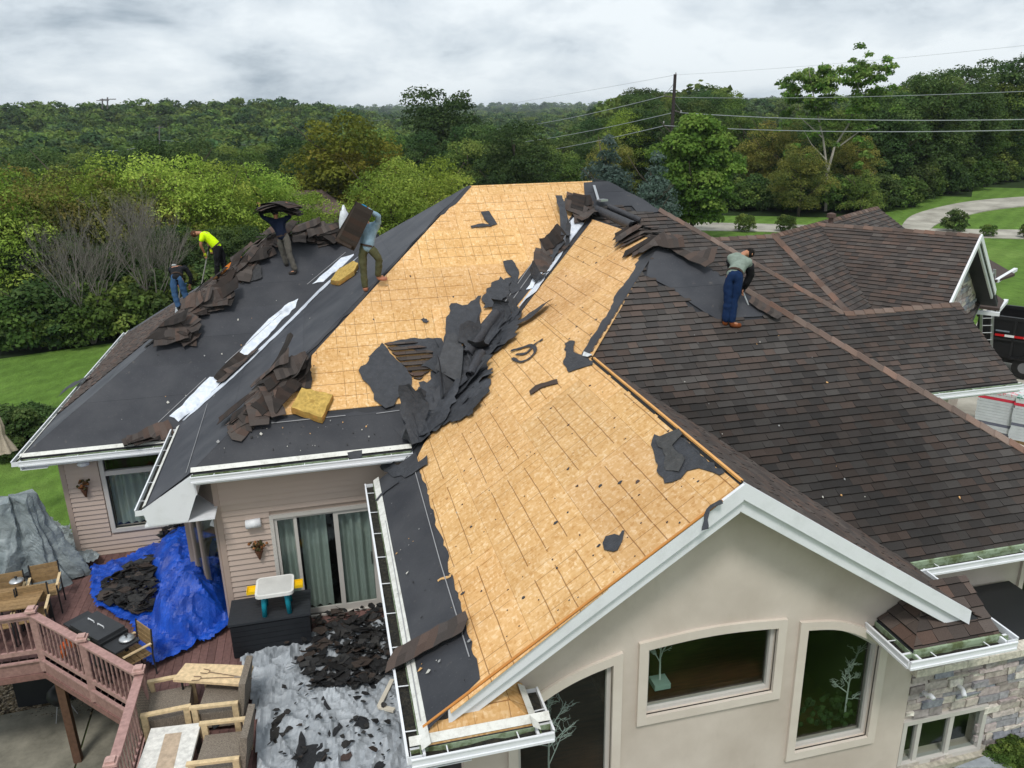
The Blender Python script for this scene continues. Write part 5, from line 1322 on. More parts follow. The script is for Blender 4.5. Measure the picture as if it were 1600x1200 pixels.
def strip(c, yaw, seed, L=.95, W=.30, curl=0.0, lift=.03, crump=.02, axis='u', surf=None, **k):
    return sheet(c, L, W, yaw, seed, curl, crump, lift, (.03, .028, .026), 1, 'shingle_strip', 'shingle', .009, 8, 2, surf, axis, .10, **k)

# --- named pieces of the central heap
gp = 'torn felt heaped over the central valley'
L_ = lambda o, lb, g=None, cat='roofing felt': tag(o, lb, cat, g)
L_(flat_scrap([(694, 544), (697, 506), (705, 478), (731, 480), (747, 467), (752, 466), (750, 500), (744, 522), (725, 541)], mainF, 1, .05), 'upright torn sheet of dark felt at the top left of the valley heap', gp)
L_(flat_scrap([(561, 584), (597, 539), (644, 594), (644, 606), (631, 622), (622, 625), (616, 637), (603, 641), (584, 628), (584, 620)], mainF, 2, .05), 'big four cornered felt sheet lying left of the valley heap', gp)
L_(flat_scrap([(600, 539), (641, 531), (690, 531), (696, 545), (681, 556), (640, 548)], mainF, 3, .03, .015), 'narrow felt flap along the top of the leftover brown shingles', gp)
left_over = px2plan(mainF, [(602, 540), (645, 537), (681, 556), (684, 570), (656, 596), (644, 592)])
sv = tabs; tabs = []; shingles(left_over, mainF, 88, warm=.1, lift=.03); m = MB()
for top, col, d in tabs: tabmesh(m, top, col)
tabs = sv; tag(m.build('shingle_patch', 'shingle'), 'leftover patch of brown shingles stuck inside the valley heap', 'shingles', kind='stuff')
L_(flat_scrap([(681, 600), (700, 550), (712, 544), (725, 569), (720, 622), (700, 612)], mainF, 4, .32, .01, .2, srgb(66, 67, 70), bumpy=.05), 'smooth grey felt sheet standing out in the middle of the valley heap', gp)
L_(flat_scrap([(786, 410), (800, 408), (812, 430), (806, 446), (790, 425)], mainF, 5, .03), 'small ragged felt piece left of the upper valley', gp)
L_(flat_scrap([(788, 438), (806, 436), (815, 455), (800, 462), (792, 450)], mainF, 6, .03), 'second small ragged felt piece left of the upper valley', gp)
L_(flat_scrap([(754, 468), (768, 448), (782, 438), (800, 446), (792, 470), (772, 486), (756, 488)], mainF, 7, .08, .05), 'torn felt with saw tooth edge above the rolled felt', gp)
def heap(px0, px1, n, seed, spread, Lr, Wr, lab, grp, curlr=1.6, up_=.25, colv=.25, dirr=None):
    r = random.Random(seed)
    for i in range(n):
        q_ = r.random(); u = px0[0]+(px1[0]-px0[0])*q_+r.gauss(0, spread); v = px0[1]+(px1[1]-px0[1])*q_+r.gauss(0, spread*.6)
        c = spot(u, v); k = 1+(r.random()-.5)*2*colv; col = tuple(x*k for x in FC)
        yaw = r.random()*PI*2 if dirr is None else dirr+r.gauss(0, .5)
        o = sheet(c, Lr[0]+(Lr[1]-Lr[0])*r.random(), Wr[0]+(Wr[1]-Wr[0])*r.random(), yaw, seed*100+i, curl=r.choice([0, 0, .8, 1.4, 2.2])*curlr/1.6*r.random(), crump=.05+.05*r.random(), lift=.03+up_*r.random(), col=col, axis=r.choice('uv'), tornf=.25, twist=(r.random()-.5)*.15)
        tag(o, lab, 'roofing felt', grp)
heap((690, 640), (770, 530), 20, 301, 13, (.5, 1.2), (.3, .7), 'crumpled piece of dark felt in the big heap over the central valley', gp, up_=.12)
heap((730, 575), (800, 500), 9, 302, 11, (.5, 1.1), (.25, .5), 'crumpled piece of dark felt in the big heap over the central valley', gp, up_=.14)
heap((790, 510), (880, 385), 5, 303, 5, (.3, .7), (.10, .28), 'strip of torn felt caught in the upper part of the central valley', 'felt strips in the upper valley', up_=.08)
heap((655, 668), (720, 640), 8, 304, 8, (.6, 1.0), (.4, .6), 'dark felt piece spilling towards the gutter at the foot of the valley', 'felt at the foot of the valley', up_=.08)
def roll(u0, v0, u1, v1, rad, lb, turns=2.2, lift=.2, grp=None, pl=None):
    a = spot(u0, v0)+ZV*lift; b_ = spot(u1, v1)+ZV*lift; d = (b_-a).normalized(); n = 26; m = MB(); m.col = srgb(62, 63, 68)
    s_ = d.cross(ZV).normalized(); w_ = s_.cross(d); A = []; 
    for i in range(n+1):
        th = turns*2*PI*i/n; rr_ = rad*(.45+.55*i/n); p = s_*math.cos(th)*rr_+w_*math.sin(th)*rr_; A.append((a+p, b_+p*1.0))
    vs_ = [q_ for p in A for q_ in p]; m.add(vs_, [(2*i, 2*i+1, 2*i+3, 2*i+2) for i in range(n)]); o = m.build('felt_roll', 'felt_scrap', None, smooth=True); tag(o, lb, 'felt roll', grp); return o
roll(730, 572, 775, 508, .13, 'rolled up tube of grey felt lying across the valley heap', lift=.26)
roll(735, 605, 752, 570, .11, 'shorter felt tube below the long roll in the valley heap', lift=.25)
roll(935, 336, 990, 362, .12, 'felt rolled up along the top of the tall cross gable', lift=.12)
roll(950, 330, 1000, 352, .08, 'thinner felt roll behind the one at the cross gable peak', lift=.12)
# loose strips with a loop, right of the heap
def ribbon(px, pl, wd, lb, lift=.03, col=FC, grp=None, name='felt_ribbon', hv=.06, mat='felt_scrap'):
    P_ = cr_([onp(u, v, pl) for u, v in px], 4); m = MB(); m.col = col; vs_ = []; r = random.Random(len(px)*7+int(px[0][0]))
    for i, p in enumerate(P_):
        d = (P_[min(i+1, len(P_)-1)]-P_[max(i-1, 0)]).normalized(); s_ = d.cross(up(pl)).normalized()*wd*(.6+.6*r.random())/2; h = ZV*(lift+hv*abs(noise.noise(p*2)))
        vs_ += [p+s_+h, p-s_+h]
    n = len(P_); m.add(vs_+[v-ZV*.005 for v in vs_], [(2*i, 2*i+1, 2*i+3, 2*i+2) for i in range(n-1)]+[(2*i+2*n, 2*i+2+2*n, 2*i+3+2*n, 2*i+1+2*n) for i in range(n-1)]+[(2*i, 2*i+2, 2*i+2+2*n, 2*i+2*n) for i in range(n-1)]+[(2*i+1, 2*i+1+2*n, 2*i+3+2*n, 2*i+3) for i in range(n-1)])
    o = m.build(name, mat); tag(o, lb, 'roofing felt', grp); return o
ribbon([(798, 552), (815, 546), (832, 543), (836, 552), (826, 563), (812, 568), (800, 562)], gabL, .07, 'thin looped ribbon of felt on the boards right of the heap')
ribbon([(806, 556), (822, 554), (836, 540), (848, 532)], gabL, .06, 'straight thin ribbon of felt crossing the looped one')
ribbon([(873, 322), (880, 350), (884, 385)], mainF, .20, 'long narrow felt strip standing over the upper valley lining', .25)
ribbon([(660, 500), (668, 506)], mainF, .1, 'tiny felt tag on the boards below the dark mark')
# flat scraps on the boards
L_(flat_scrap([(751, 334), (764, 332), (777, 352), (768, 355), (757, 345)], mainF, 11, .03, .01), 'bent felt flap below the main ridge', 'scraps on the boards')
ribbon([(736, 357), (752, 355), (768, 354)], mainF, .10, 'felt stick shaped scrap leading to the bent flap below the main ridge', .025, grp='scraps on the boards')
L_(flat_scrap([(1017, 697), (1022, 680), (1040, 684), (1052, 680), (1062, 686), (1080, 700), (1132, 742), (1124, 745), (1100, 736), (1092, 733), (1074, 738), (1064, 750), (1038, 758), (1030, 745), (1024, 725), (1022, 715)], gabL, 12, .02, .02), 'large ragged felt remnant beside the front gable ridge', 'scraps on the boards')
L_(flat_scrap([(1024, 690), (1060, 676), (1066, 684), (1050, 700), (1070, 722), (1060, 742), (1040, 740), (1036, 712)], gabL, 13, .035, .02, col=srgb(66, 66, 66)), 'second felt layer folded on the large remnant by the front gable ridge', 'scraps on the boards')
L_(flat_scrap([(941, 852), (946, 842), (960, 838), (968, 840), (972, 832), (976, 832), (972, 848), (965, 862), (958, 865), (944, 862)], gabL, 14, .02, .015), 'small bird shaped felt scrap near the rake of the front gable', 'scraps on the boards')
L_(flat_scrap([(880, 566), (884, 556), (882, 540), (890, 535), (898, 537), (896, 552), (908, 556), (926, 566), (926, 572), (905, 578), (888, 584)], gabL, 15, .02, .02), 'ragged felt scrap at the corner where the gable ridge meets the tall hip', 'scraps on the boards')
L_(flat_scrap([(912, 553), (925, 559), (918, 562), (910, 560)], gabL, 16, .05, .005, col=srgb(205, 208, 210)), 'white triangular flap of flashing at the top of the gable ridge', 'scraps on the boards', 'flashing')
L_(flat_scrap([(827, 614), (836, 606), (870, 595), (872, 601), (845, 609), (829, 620)], gabL, 17, .03, .01, col=(.075, .055, .046), mat='shingle', th=.012, name='shingle_strip'), 'lone broken shingle lying on the gable boards below the heap', None, 'shingle')
dd_ = onp(706, 990, gabL)-onp(632, 1030, gabL)
o = strip(onp(668, 1014, gabL), math.atan2(dd_.y, dd_.x), 500, .95, .34, lift=.12, crump=.01, surf=lambda x, y: zp(gabL, x, y)); tag(o, 'shingle strip lying across the felt at the left gable gutter', 'shingle')
ribbon([(684, 910), (690, 906), (702, 903), (704, 899)], gabL, .05, 'splinter of pale wood on the felt beside the left gable boards', .02, srgb(206, 164, 108), name='wood_splinter', mat='painted')
ribbon([(1128, 792), (1106, 806), (1101, 836)], gabL, .07, 'thin strap of felt hanging over the gable rake', .06)
ribbon([(588, 786), (600, 772), (622, 756)], gabL, .09, 'felt strap reaching over the left gable gutter', .04)
ribbon([(605, 722), (612, 735), (640, 738), (668, 722)], gabL, .30, 'dark felt tongue under the end of the front gutter', .03)
L_(flat_scrap([(543, 710), (566, 706), (566, 716), (556, 722), (545, 718)], mainF, 19, .04, .01), 'felt flap folded over the front gutter near its middle')
# litter too small to count
m = MB(); r = random.Random(77)
for i in range(240):
    pl, box_ = r.choice([(mainF, (480, 760, 300, 640)), (gabL, (700, 1100, 600, 1000)), (gabL, (830, 990, 370, 540)), (gabL, (700, 1100, 600, 1000))])
    u = box_[0]+(box_[1]-box_[0])*r.random(); v = box_[2]+(box_[3]-box_[2])*r.random(); p = onp(u, v, pl)
    okp = inside((p.x, p.y), P_osbM) if pl is mainF else (inside((p.x, p.y), P_G1) or inside((p.x, p.y), P_G2))
    if not okp: continue
    s_ = .007+.022*r.random()**3; th = r.random()*6.28; k = r.choice([FC, FC, (.08, .05, .04), srgb(226, 190, 140)]); n = 5
    poly = [P3(pl, (p.x+math.cos(th+j*1.257)*s_*(.5+r.random()), p.y+math.sin(th+j*1.257)*s_*(.4+r.random()*1.1)), .012) for j in range(n)]
    m.col = k; m.prism(poly, (0, 0, -.006))
tag(m.build('litter', 'felt_scrap'), 'tiny crumbs of felt and shingle scattered over the bare roof boards', 'litter', kind='stuff')
m = MB()
for i in range(240):
    pl, box_ = r.choice([(wingF, (60, 560, 400, 690)), (mainL, (270, 620, 400, 700)), (mainF, (320, 640, 660, 710)), (r2F, (950, 1500, 500, 800)), (gabL, (600, 740, 780, 1090))])
    u = box_[0]+(box_[1]-box_[0])*r.random(); v = box_[2]+(box_[3]-box_[2])*r.random(); p = onp(u, v, pl)
    q_ = spot(u, v)
    if (q_-p).length > .05: continue
    s_ = .008+.028*r.random()**3; th = r.random()*6.28; m.col = r.choice([srgb(190, 188, 180), srgb(150, 150, 150), (.03, .03, .03), srgb(206, 160, 104), (.02, .02, .02)])
    poly = [P3(pl, (p.x+math.cos(th+j*1.257)*s_*(.3+r.random()), p.y+math.sin(th+j*1.257)*s_*(.3+r.random())), .038) for j in range(5)]; m.prism(poly, (0, 0, -.006))
tag(m.build('litter', 'felt_scrap'), 'small chips of wood and shingle scattered over the felt and shingles', 'litter', kind='stuff')

# --- shingle piles
def pile(pts, n, seed, sp, lab, grp, yaw0, up_=.12, yv=.5, L=(.7, 1.0), curl=(0, .3, .9), surf=None):
    r = random.Random(seed)
    for i in range(n):
        q_ = r.random()*(len(pts)-1); k = int(q_); f_ = q_-k; u = pts[k][0]*(1-f_)+pts[k+1][0]*f_+r.gauss(0, sp); v = pts[k][1]*(1-f_)+pts[k+1][1]*f_+r.gauss(0, sp*.6)
        c = spot(u, v); o = strip(c, yaw0+r.gauss(0, yv), seed*50+i, L[0]+(L[1]-L[0])*r.random(), .30+.06*r.random(), r.choice(curl)*r.random(), .03+up_*r.random(), .03, r.choice('uuv'), surf, twist=(r.random()-.5)*.15)
        tag(o, lab, 'shingle', grp)
g1_ = 'torn shingles on the left hip'
pile([(290, 492), (325, 476), (355, 468)], 20, 11, 9, 'torn brown shingle strip fanned out at the feet of the man in the black jacket', g1_, .1, .25, .25)
pile([(255, 528), (285, 512), (280, 540)], 14, 12, 8, 'torn dark shingle strip in the pile below the man in the black jacket', g1_, -.3, .22, .5)
pile([(352, 440), (375, 425), (400, 400), (415, 385)], 20, 13, 6, 'torn shingle strip on the hip between the yellow shirt and the overhead carrier', g1_, .8, .2, .4)
g2_ = 'shingles heaped at the top of the left wing'
pile([(415, 378), (445, 372), (475, 378)], 19, 14, 7, 'torn dark shingle strip heaped around the legs of the overhead carrier', g2_, 0, .40, .8)
pile([(485, 376), (505, 372), (520, 380)], 16, 15, 6, 'torn brown shingle strip at the right end of the upper left heap', g2_, .1, .38, .4)
g3_ = 'torn shingles at the foot of the middle hip'
pile([(375, 655), (400, 640), (425, 622), (440, 632)], 20, 16, 9, 'torn brown shingle strip in the pile at the lower end of the middle hip', g3_, .9, .18, .5)
pile([(420, 606), (440, 595), (458, 592)], 12, 17, 6, 'curled dark shingle strip at the top of the middle hip pile', g3_, .2, .25, .5, curl=(1.2, 2.4))
pile([(362, 582), (378, 570)], 3, 18, 3, 'dark shingle strip beside the white valley lining', 'shingles beside the white valley lining', .8, .06, .2)
pile([(240, 688), (226, 692)], 3, 19, 3, 'dark shingle strip beside the left wing gutter', 'shingles by the left wing gutter', .4, .05, .2)
g5_ = 'shingles along the top of the tall cross gable'
pile([(993, 365), (1012, 375), (1030, 388)], 8, 20, 5, 'brown shingle strip peeled up at the top of the tall cross gable', g5_, -.5, .18, .2)
pile([(905, 322), (925, 345)], 6, 21, 6, 'torn shingle strip at the head of the central valley', 'shingles at the head of the central valley', .3, .15, .6, L=(.4, .7))
pile([(855, 395), (870, 380), (848, 415)], 4, 22, 4, 'brown shingle piece lying on the upper valley lining', 'shingle pieces on the valley lining', .7, .06, .3, L=(.4, .7))
o = strip(spot(1078, 405), -.9, 901, .95, .4, .3, .10); tag(o, 'dark shingle flap hanging between the peak pile and the man in grey', 'shingle')
o = strip(spot(1195, 488), -.9, 902, .6, .2, .2, .06); tag(o, 'shingle piece next to the hip caps by the pry bar', 'shingle')
o = sheet(spot(392, 432), .55, .4, .2, 903, .2, .02, .05, col=(.03, .03, .032)); tag(o, 'small dark felt square on the left wing below the overhead carrier', 'roofing felt')
ribbon([(100, 622), (106, 612), (120, 606), (140, 596)], wingL, .35, 'black felt flap curling over the left gutter', .12)
# bare boards showing on the left hip
o = flat_scrap([(343, 438), (352, 420), (376, 404), (386, 408), (380, 422), (360, 440), (347, 450)], wingF, 41, .05, .02, .15, srgb(226, 170, 108), 'osb', .01); tag(o, 'bare orange board patch beside the man in the yellow shirt', 'board')
o = flat_scrap([(384, 404), (408, 390), (416, 384), (418, 388), (400, 400)], wingF, 42, .05, .02, .15, srgb(226, 170, 108), 'osb', .01); tag(o, 'narrow strip of bare board below the overhead carrier', 'board')
# the old flashing lying at the peak
m = MB(); m.col = srgb(150, 158, 165); a = spot(928, 296)+ZV*.1; b_ = spot(935, 326)+ZV*.2; m.beam(a, b_, .06, .02); m.beam(b_, spot(946, 322)+ZV*.15, .2, .05); o = m.build('shovel', 'steel'); tag(o, 'roofing shovel left lying on the felt at the head of the valley', 'shovel')
# insulation batts
def batt(px, pl, th, lb, seed):
    ps = px2plan(pl, px); ps = jag(ps, .012, .08, seed); r = random.Random(seed); m = MB(); n = len(ps); top = [P3(pl, p, th+.02) for p in ps]; cx = sum((p for p in top), Vector())/n
    rings_ = [[P3(pl, p, .03) for p in ps], [P3(pl, p, .03+th*.5)+(P3(pl, p)-P3(pl, (cx.x, cx.y))).normalized()*.012*r.random() for p in ps], top]
    vs_ = [q_ for rg_ in rings_ for q_ in rg_]; fs = []; cl = []
    for k in range(2):
        for i in range(n): j = (i+1) % n; fs.append((k*n+i, k*n+j, (k+1)*n+j, (k+1)*n+i)); cl.append(srgb(150+20*r.random(), 124, 66))
    gN = 7; m.add(vs_, fs, cols=cl)
    inner = []; vs2 = list(top); base_i = 0; prev = list(range(n)); rings2 = [top]
    for k in range(1, gN):
        q_ = 1-k/gN; rings2.append([cx+(p-cx)*q_+ZV*(.022*noise.noise((cx+(p-cx)*q_)*9)+.012*r.random()) for p in top])
    rings2.append([cx.copy()]); vv = [p for rg_ in rings2 for p in rg_]; ff = []; cc = []
    for k in range(gN-1):
        for i in range(n): j = (i+1) % n; ff.append((k*n+i, k*n+j, (k+1)*n+j, (k+1)*n+i)); f_ = .85+.3*r.random(); cc.append(tuple(x*f_ for x in srgb(186, 156, 86)))
    for i in range(n): ff.append(((gN-1)*n+i, (gN-1)*n+(i+1) % n, gN*n)); cc.append(srgb(170, 140, 76))
    m.add(vv, ff, cols=cc); o = m.build('insulation_batt', 'cloth'); tag(o, lb, 'insulation', 'mineral wool batts')
batt([(456, 648), (473, 617), (521, 628), (504, 664)], mainF, .13, 'square yellow insulation batt on the lower edge of the bare boards', 3)
batt([(517, 446), (528, 430), (552, 416), (560, 420), (554, 432), (530, 448)], mainL, .12, 'yellow insulation batt beside the white valley lining behind the shingle carrier', 4)

# ================================================================ TARPS
def tarp(px, z0, hf, name, lb, mat, cell=.07, seed=1, cat='tarp'):
    poly = [tuple(onz(u, v, z0)[:2]) for u, v in px]; poly = jag(poly, .03, .3, seed)
    xs = [p[0] for p in poly]; ys = [p[1] for p in poly]; nx = int((max(xs)-min(xs))/cell)+1; ny = int((max(ys)-min(ys))/cell)+1; vs_ = []; id_ = {}; fs = []
    def vid(i, j):
        if (i, j) not in id_:
            x, y = min(xs)+i*cell, min(ys)+j*cell; id_[(i, j)] = len(vs_); vs_.append(Vector((x, y, z0+hf(x, y))))
        return id_[(i, j)]
    for i in range(nx):
        for j in range(ny):
            if inside((min(xs)+(i+.5)*cell, min(ys)+(j+.5)*cell), poly): fs.append((vid(i, j), vid(i+1, j), vid(i+1, j+1), vid(i, j+1)))
    m = MB(); m.add(vs_, fs); o = m.build(name, mat, smooth=False); tag(o, lb, cat); sb = o.modifiers.new('thickness', 'SOLIDIFY'); sb.thickness = .004; return o
def folds(x, y, s=1.0, seed=0):
    a = noise.noise(Vector((x*.9, y*.9, seed))); f_ = abs(noise.noise(Vector((x*2.1+a*1.5, y*1.3-a, seed+3))))
    g_ = abs(noise.noise(Vector((x*4.7-a, y*5.2+a*2, seed+8))))
    h_ = abs(noise.noise(Vector((x*11, y*9, seed+1)))); return s*((1-f_*2.4)**3*.5*(f_ < .4)+(1-g_*2.2)**2*.25*(g_ < .45)+.10*(1-h_))
b = NB('blue_tarp')
c = b.mix(b.ramp(b.noise(2.2, 6, .7), [(.4, 0.), (.7, 1.)]), srgb(18, 62, 158), srgb(28, 92, 210)); c = b.mix(b.ramp(b.noise(9, 5, .8), [(.62, 0.), (.78, .5)]), c, srgb(90, 130, 215))
b.bump(b.noise(16, 4, .7), .6, .03); b.fin(c, .38, spec=.5)
b = NB('silver_tarp')
c = b.mix(b.ramp(b.noise(1.6, 6, .7), [(.35, 0.), (.7, 1.)]), srgb(140, 146, 152), srgb(186, 192, 198)); c = b.mix(b.ramp(b.noise(6, 5, .8), [(.60, 0.), (.75, .55)]), c, srgb(104, 106, 106))
b.bump(b.noise(14, 4, .7), .6, .03); b.fin(c, .42, spec=.5)
b = NB('grey_tarp')
c = b.mix(b.ramp(b.noise(1.8, 6, .7), [(.35, 0.), (.7, 1.)]), srgb(112, 122, 126), srgb(158, 168, 170)); b.bump(b.noise(10, 4, .7), .7, .04); b.fin(c, .40, spec=.5)
def mound(x, y, cx, cy, rx, ry, h): d = ((x-cx)/rx)**2+((y-cy)/ry)**2; return h*max(0, 1-d)**.8
mc = onz(300, 930, 2.5); mc2 = onz(285, 850, 2.6)
def blue_h(x, y): return .03+mound(x, y, mc.x, mc.y+.1, .75, 1.2, .75)+mound(x, y, mc2.x, mc2.y, .7, 1.2, .55)+folds(x*.85, y*.85, .15, 2)*(1+1.2*mound(x, y, mc.x, mc.y, 1.0, 1.8, 1))
tarp([(143, 892), (200, 872), (250, 850), (268, 838), (340, 838), (345, 900), (370, 950), (352, 990), (291, 1020), (242, 1046), (227, 1040), (204, 975), (152, 952), (143, 932)], DZ+.04, blue_h, 'blue_tarp', 'crumpled bright blue tarp heaped on the deck under the middle eave', 'blue_tarp', .055, 5)
tarp([(377, 1038), (392, 1026), (430, 1012), (510, 990), (600, 968), (640, 968), (690, 1240), (400, 1240), (402, 1120)], DZ+.03, lambda x, y: .02+folds(x*1.3, y*.7, .20, 12), 'silver_tarp', 'silver tarp covered with torn felt on the deck left of the gable gutter', 'silver_tarp', .04, 6)
# grey tarp thrown over something tall at the left
m = MB(); c0 = Vector((-6.75, 16.95, DZ)); n = 150; rings_ = []
def tri(x): x = x/(2*PI) % 1; return 1-4*abs(x-.5)
for k in range(26):
    q_ = k/25; z = 2.0*(1-q_)**1.1+.02; row = []
    for j in range(n):
        th = 2*PI*j/n; wv_ = th*5+1.6*math.sin(th*2+1)+.9*q_+1.5*noise.noise(Vector((math.cos(th)*1.5, math.sin(th)*1.5, q_*2)))
        f_ = tri(wv_)*.55+tri(wv_*2.3+q_*3)*.28+.5*noise.noise(Vector((math.cos(th)*3, math.sin(th)*3, q_*3)))
        R_ = .34+.16*math.sin(th*2+.7)+q_**1.5*.55+(.07+.20*q_)*f_
        px_ = c0.x+math.cos(th)*R_*1.05; py_ = c0.y+math.sin(th)*R_*.75
        row.append(Vector((px_, py_, DZ+max(.015, z+(.10-.06*q_)*tri(wv_*1.7+2)+.12*noise.noise(Vector((px_*2.5, py_*2.5, q_*4)))))))
    rings_.append(row)
vs_ = [p for row in rings_ for p in row]; fs = [(k*n+j, k*n+(j+1) % n, (k+1)*n+(j+1) % n, (k+1)*n+j) for k in range(25) for j in range(n)]; vs_.append(c0+ZV*2.1); fs += [(len(vs_)-1, (j+1) % n, j) for j in range(n)]
vs_ = [p+Vector((.05*noise.noise(p*5), .05*noise.noise(p*5+Vector((9, 0, 0))), .06*noise.noise(p*4+Vector((0, 9, 0))))) for p in vs_]
m.add(vs_, fs); o = m.build('grey_tarp', 'grey_tarp', smooth=False); tag(o, 'grey tarp draped over tall patio furniture by the corner of the left wing', 'tarp')
tarp([(0, 835), (40, 800), (110, 830), (160, 880), (130, 900), (60, 905), (30, 880), (0, 860)], DZ+.03, lambda x, y: .06+folds(x, y, .22, 31)+.15*max(0, noise.noise(Vector((x*1.5, y*1.5, 0)))), 'grey_tarp', 'trailing end of the grey tarp crumpled on the deck boards', 'grey_tarp', .06, 7)
# debris on the tarps
def debris(px, n, z0, hf, seed, lab, s0=(.05, .22)):
    r = random.Random(seed); m = MB(); poly = px; us = [p[0] for p in px]; vs_ = [p[1] for p in px]
    for i in range(n):
        for _ in range(20):
            u = min(us)+(max(us)-min(us))*r.random(); v = min(vs_)+(max(vs_)-min(vs_))*r.random()
            if inside((u, v), poly): break
        p = onz(u, v, z0); h = hf(p.x, p.y)+.02+.10*r.random(); s_ = s0[0]+(s0[1]-s0[0])*r.random()**1.6; th = r.random()*6.28; T = Matrix.Rotation(r.gauss(0, .35), 3, 'X') @ Matrix.Rotation(r.gauss(0, .35), 3, 'Y')
        m.col = r.choice([(.012, .012, .013), (.02, .02, .021), (.030, .029, .028), (.045, .033, .027), (.016, .015, .015)]); k = 4+int(r.random()*3)
        pts = [T @ Vector((math.cos(th+j*2*PI/k)*s_*(.5+.8*r.random()), math.sin(th+j*2*PI/k)*s_*(.35+.6*r.random()), 0))+Vector((p.x, p.y, z0+h)) for j in range(k)]
        m.prism(pts, (0, 0, -.008))
    tag(m.build('debris', 'felt_scrap'), lab, 'debris', kind='stuff')
slv = lambda x, y: .02+folds(x*1.3, y*.7, .20, 12)
debris([(520, 990), (610, 965), (625, 1060), (560, 1085), (500, 1078), (470, 1060), (480, 1022), (500, 1000)], 330, DZ+.05, slv, 5, 'heap of torn black felt and shingle crumbs on the silver tarp')
debris([(430, 1015), (600, 960), (640, 1200), (420, 1200)], 120, DZ+.05, slv, 6, 'scattered black felt flakes around the silver tarp heap', (.03, .09))
debris([(185, 905), (238, 880), (242, 958), (215, 965), (160, 940), (165, 920)], 420, DZ+.08, blue_h, 7, 'dark heap of shingle crumbs in the hollow of the blue tarp', (.05, .2))
debris([(250, 825), (310, 818), (308, 842), (262, 868), (248, 858)], 90, DZ+.12, blue_h, 8, 'dark felt crumbs on the upper part of the blue tarp', (.04, .13))
debris([(490, 958), (600, 950), (610, 985), (560, 990), (500, 985)], 75, DZ+.03, lambda x, y: 0, 9, 'dark scraps on the deck boards in front of the sliding door', (.04, .14))
def dscrap(px, seed, lab, col=(.020, .021, .024), z=DZ+.12, grp='felt pieces on the silver tarp', th=.008):
    pp = jag([(u, v) for u, v in px], 2.5, 10, seed); m = MB(); m.col = col; m.prism([onz(u, v, z)+ZV*.04*noise.noise(Vector((u*.03, v*.03, seed))) for u, v in pp], (0, 0, -th)); o = m.build('felt_sheet', 'felt_scrap'); tag(o, lab, 'roofing felt', grp)
dscrap([(422, 1150), (418, 1128), (490, 1086), (500, 1092), (470, 1130), (430, 1160)], 1, 'long dark board shaped shingle bundle at the left of the silver tarp heap', (.022, .020, .018))
dscrap([(460, 1025), (490, 1020), (494, 1058), (464, 1062)], 2, 'square dark felt piece at the upper left of the silver tarp heap')
dscrap([(433, 1026), (455, 1020), (460, 1046), (448, 1052), (436, 1042)], 3, 'ragged felt piece at the top left corner of the silver tarp')
dscrap([(485, 1140), (505, 1085), (520, 1110), (535, 1135), (512, 1162), (496, 1148)], 4, 'upright arrow shaped felt piece in the middle of the silver tarp')
dscrap([(540, 1150), (562, 1118), (587, 1122), (580, 1136), (556, 1146)], 5, 'wing shaped felt piece right of centre on the silver tarp')
dscrap([(462, 1172), (470, 1142), (478, 1165), (508, 1160), (512, 1210), (462, 1215)], 6, 'large felt piece cut by the bottom edge on the silver tarp')
dscrap([(580, 1196), (600, 1172), (616, 1178), (590, 1204)], 7, 'small slanted felt piece near the bottom right of the silver tarp')
dscrap([(613, 1145), (618, 1124), (628, 1124), (628, 1142)], 8, 'felt piece half hidden by the gable gutter')
dscrap([(570, 1060), (580, 1054), (614, 1056), (614, 1072), (580, 1074)], 9, 'dark felt piece touching the gable gutter')
dscrap([(527, 1182), (548, 1174), (550, 1180), (545, 1188), (528, 1190)], 10, 'small brown shingle piece near the bottom of the silver tarp', (.07, .045, .038))
m = MB(); m.col = srgb(214, 206, 190); a = onz(613, 1062, DZ+.2); b_ = onz(592, 1104, DZ+.2); m.beam(a, b_, .07, .03); m.beam(b_, onz(616, 1110, DZ+.2), .08, .04); o = m.build('wood_offcut', 'painted'); tag(o, 'pale wood offcuts lying on the silver tarp beside the gutter', 'offcut')
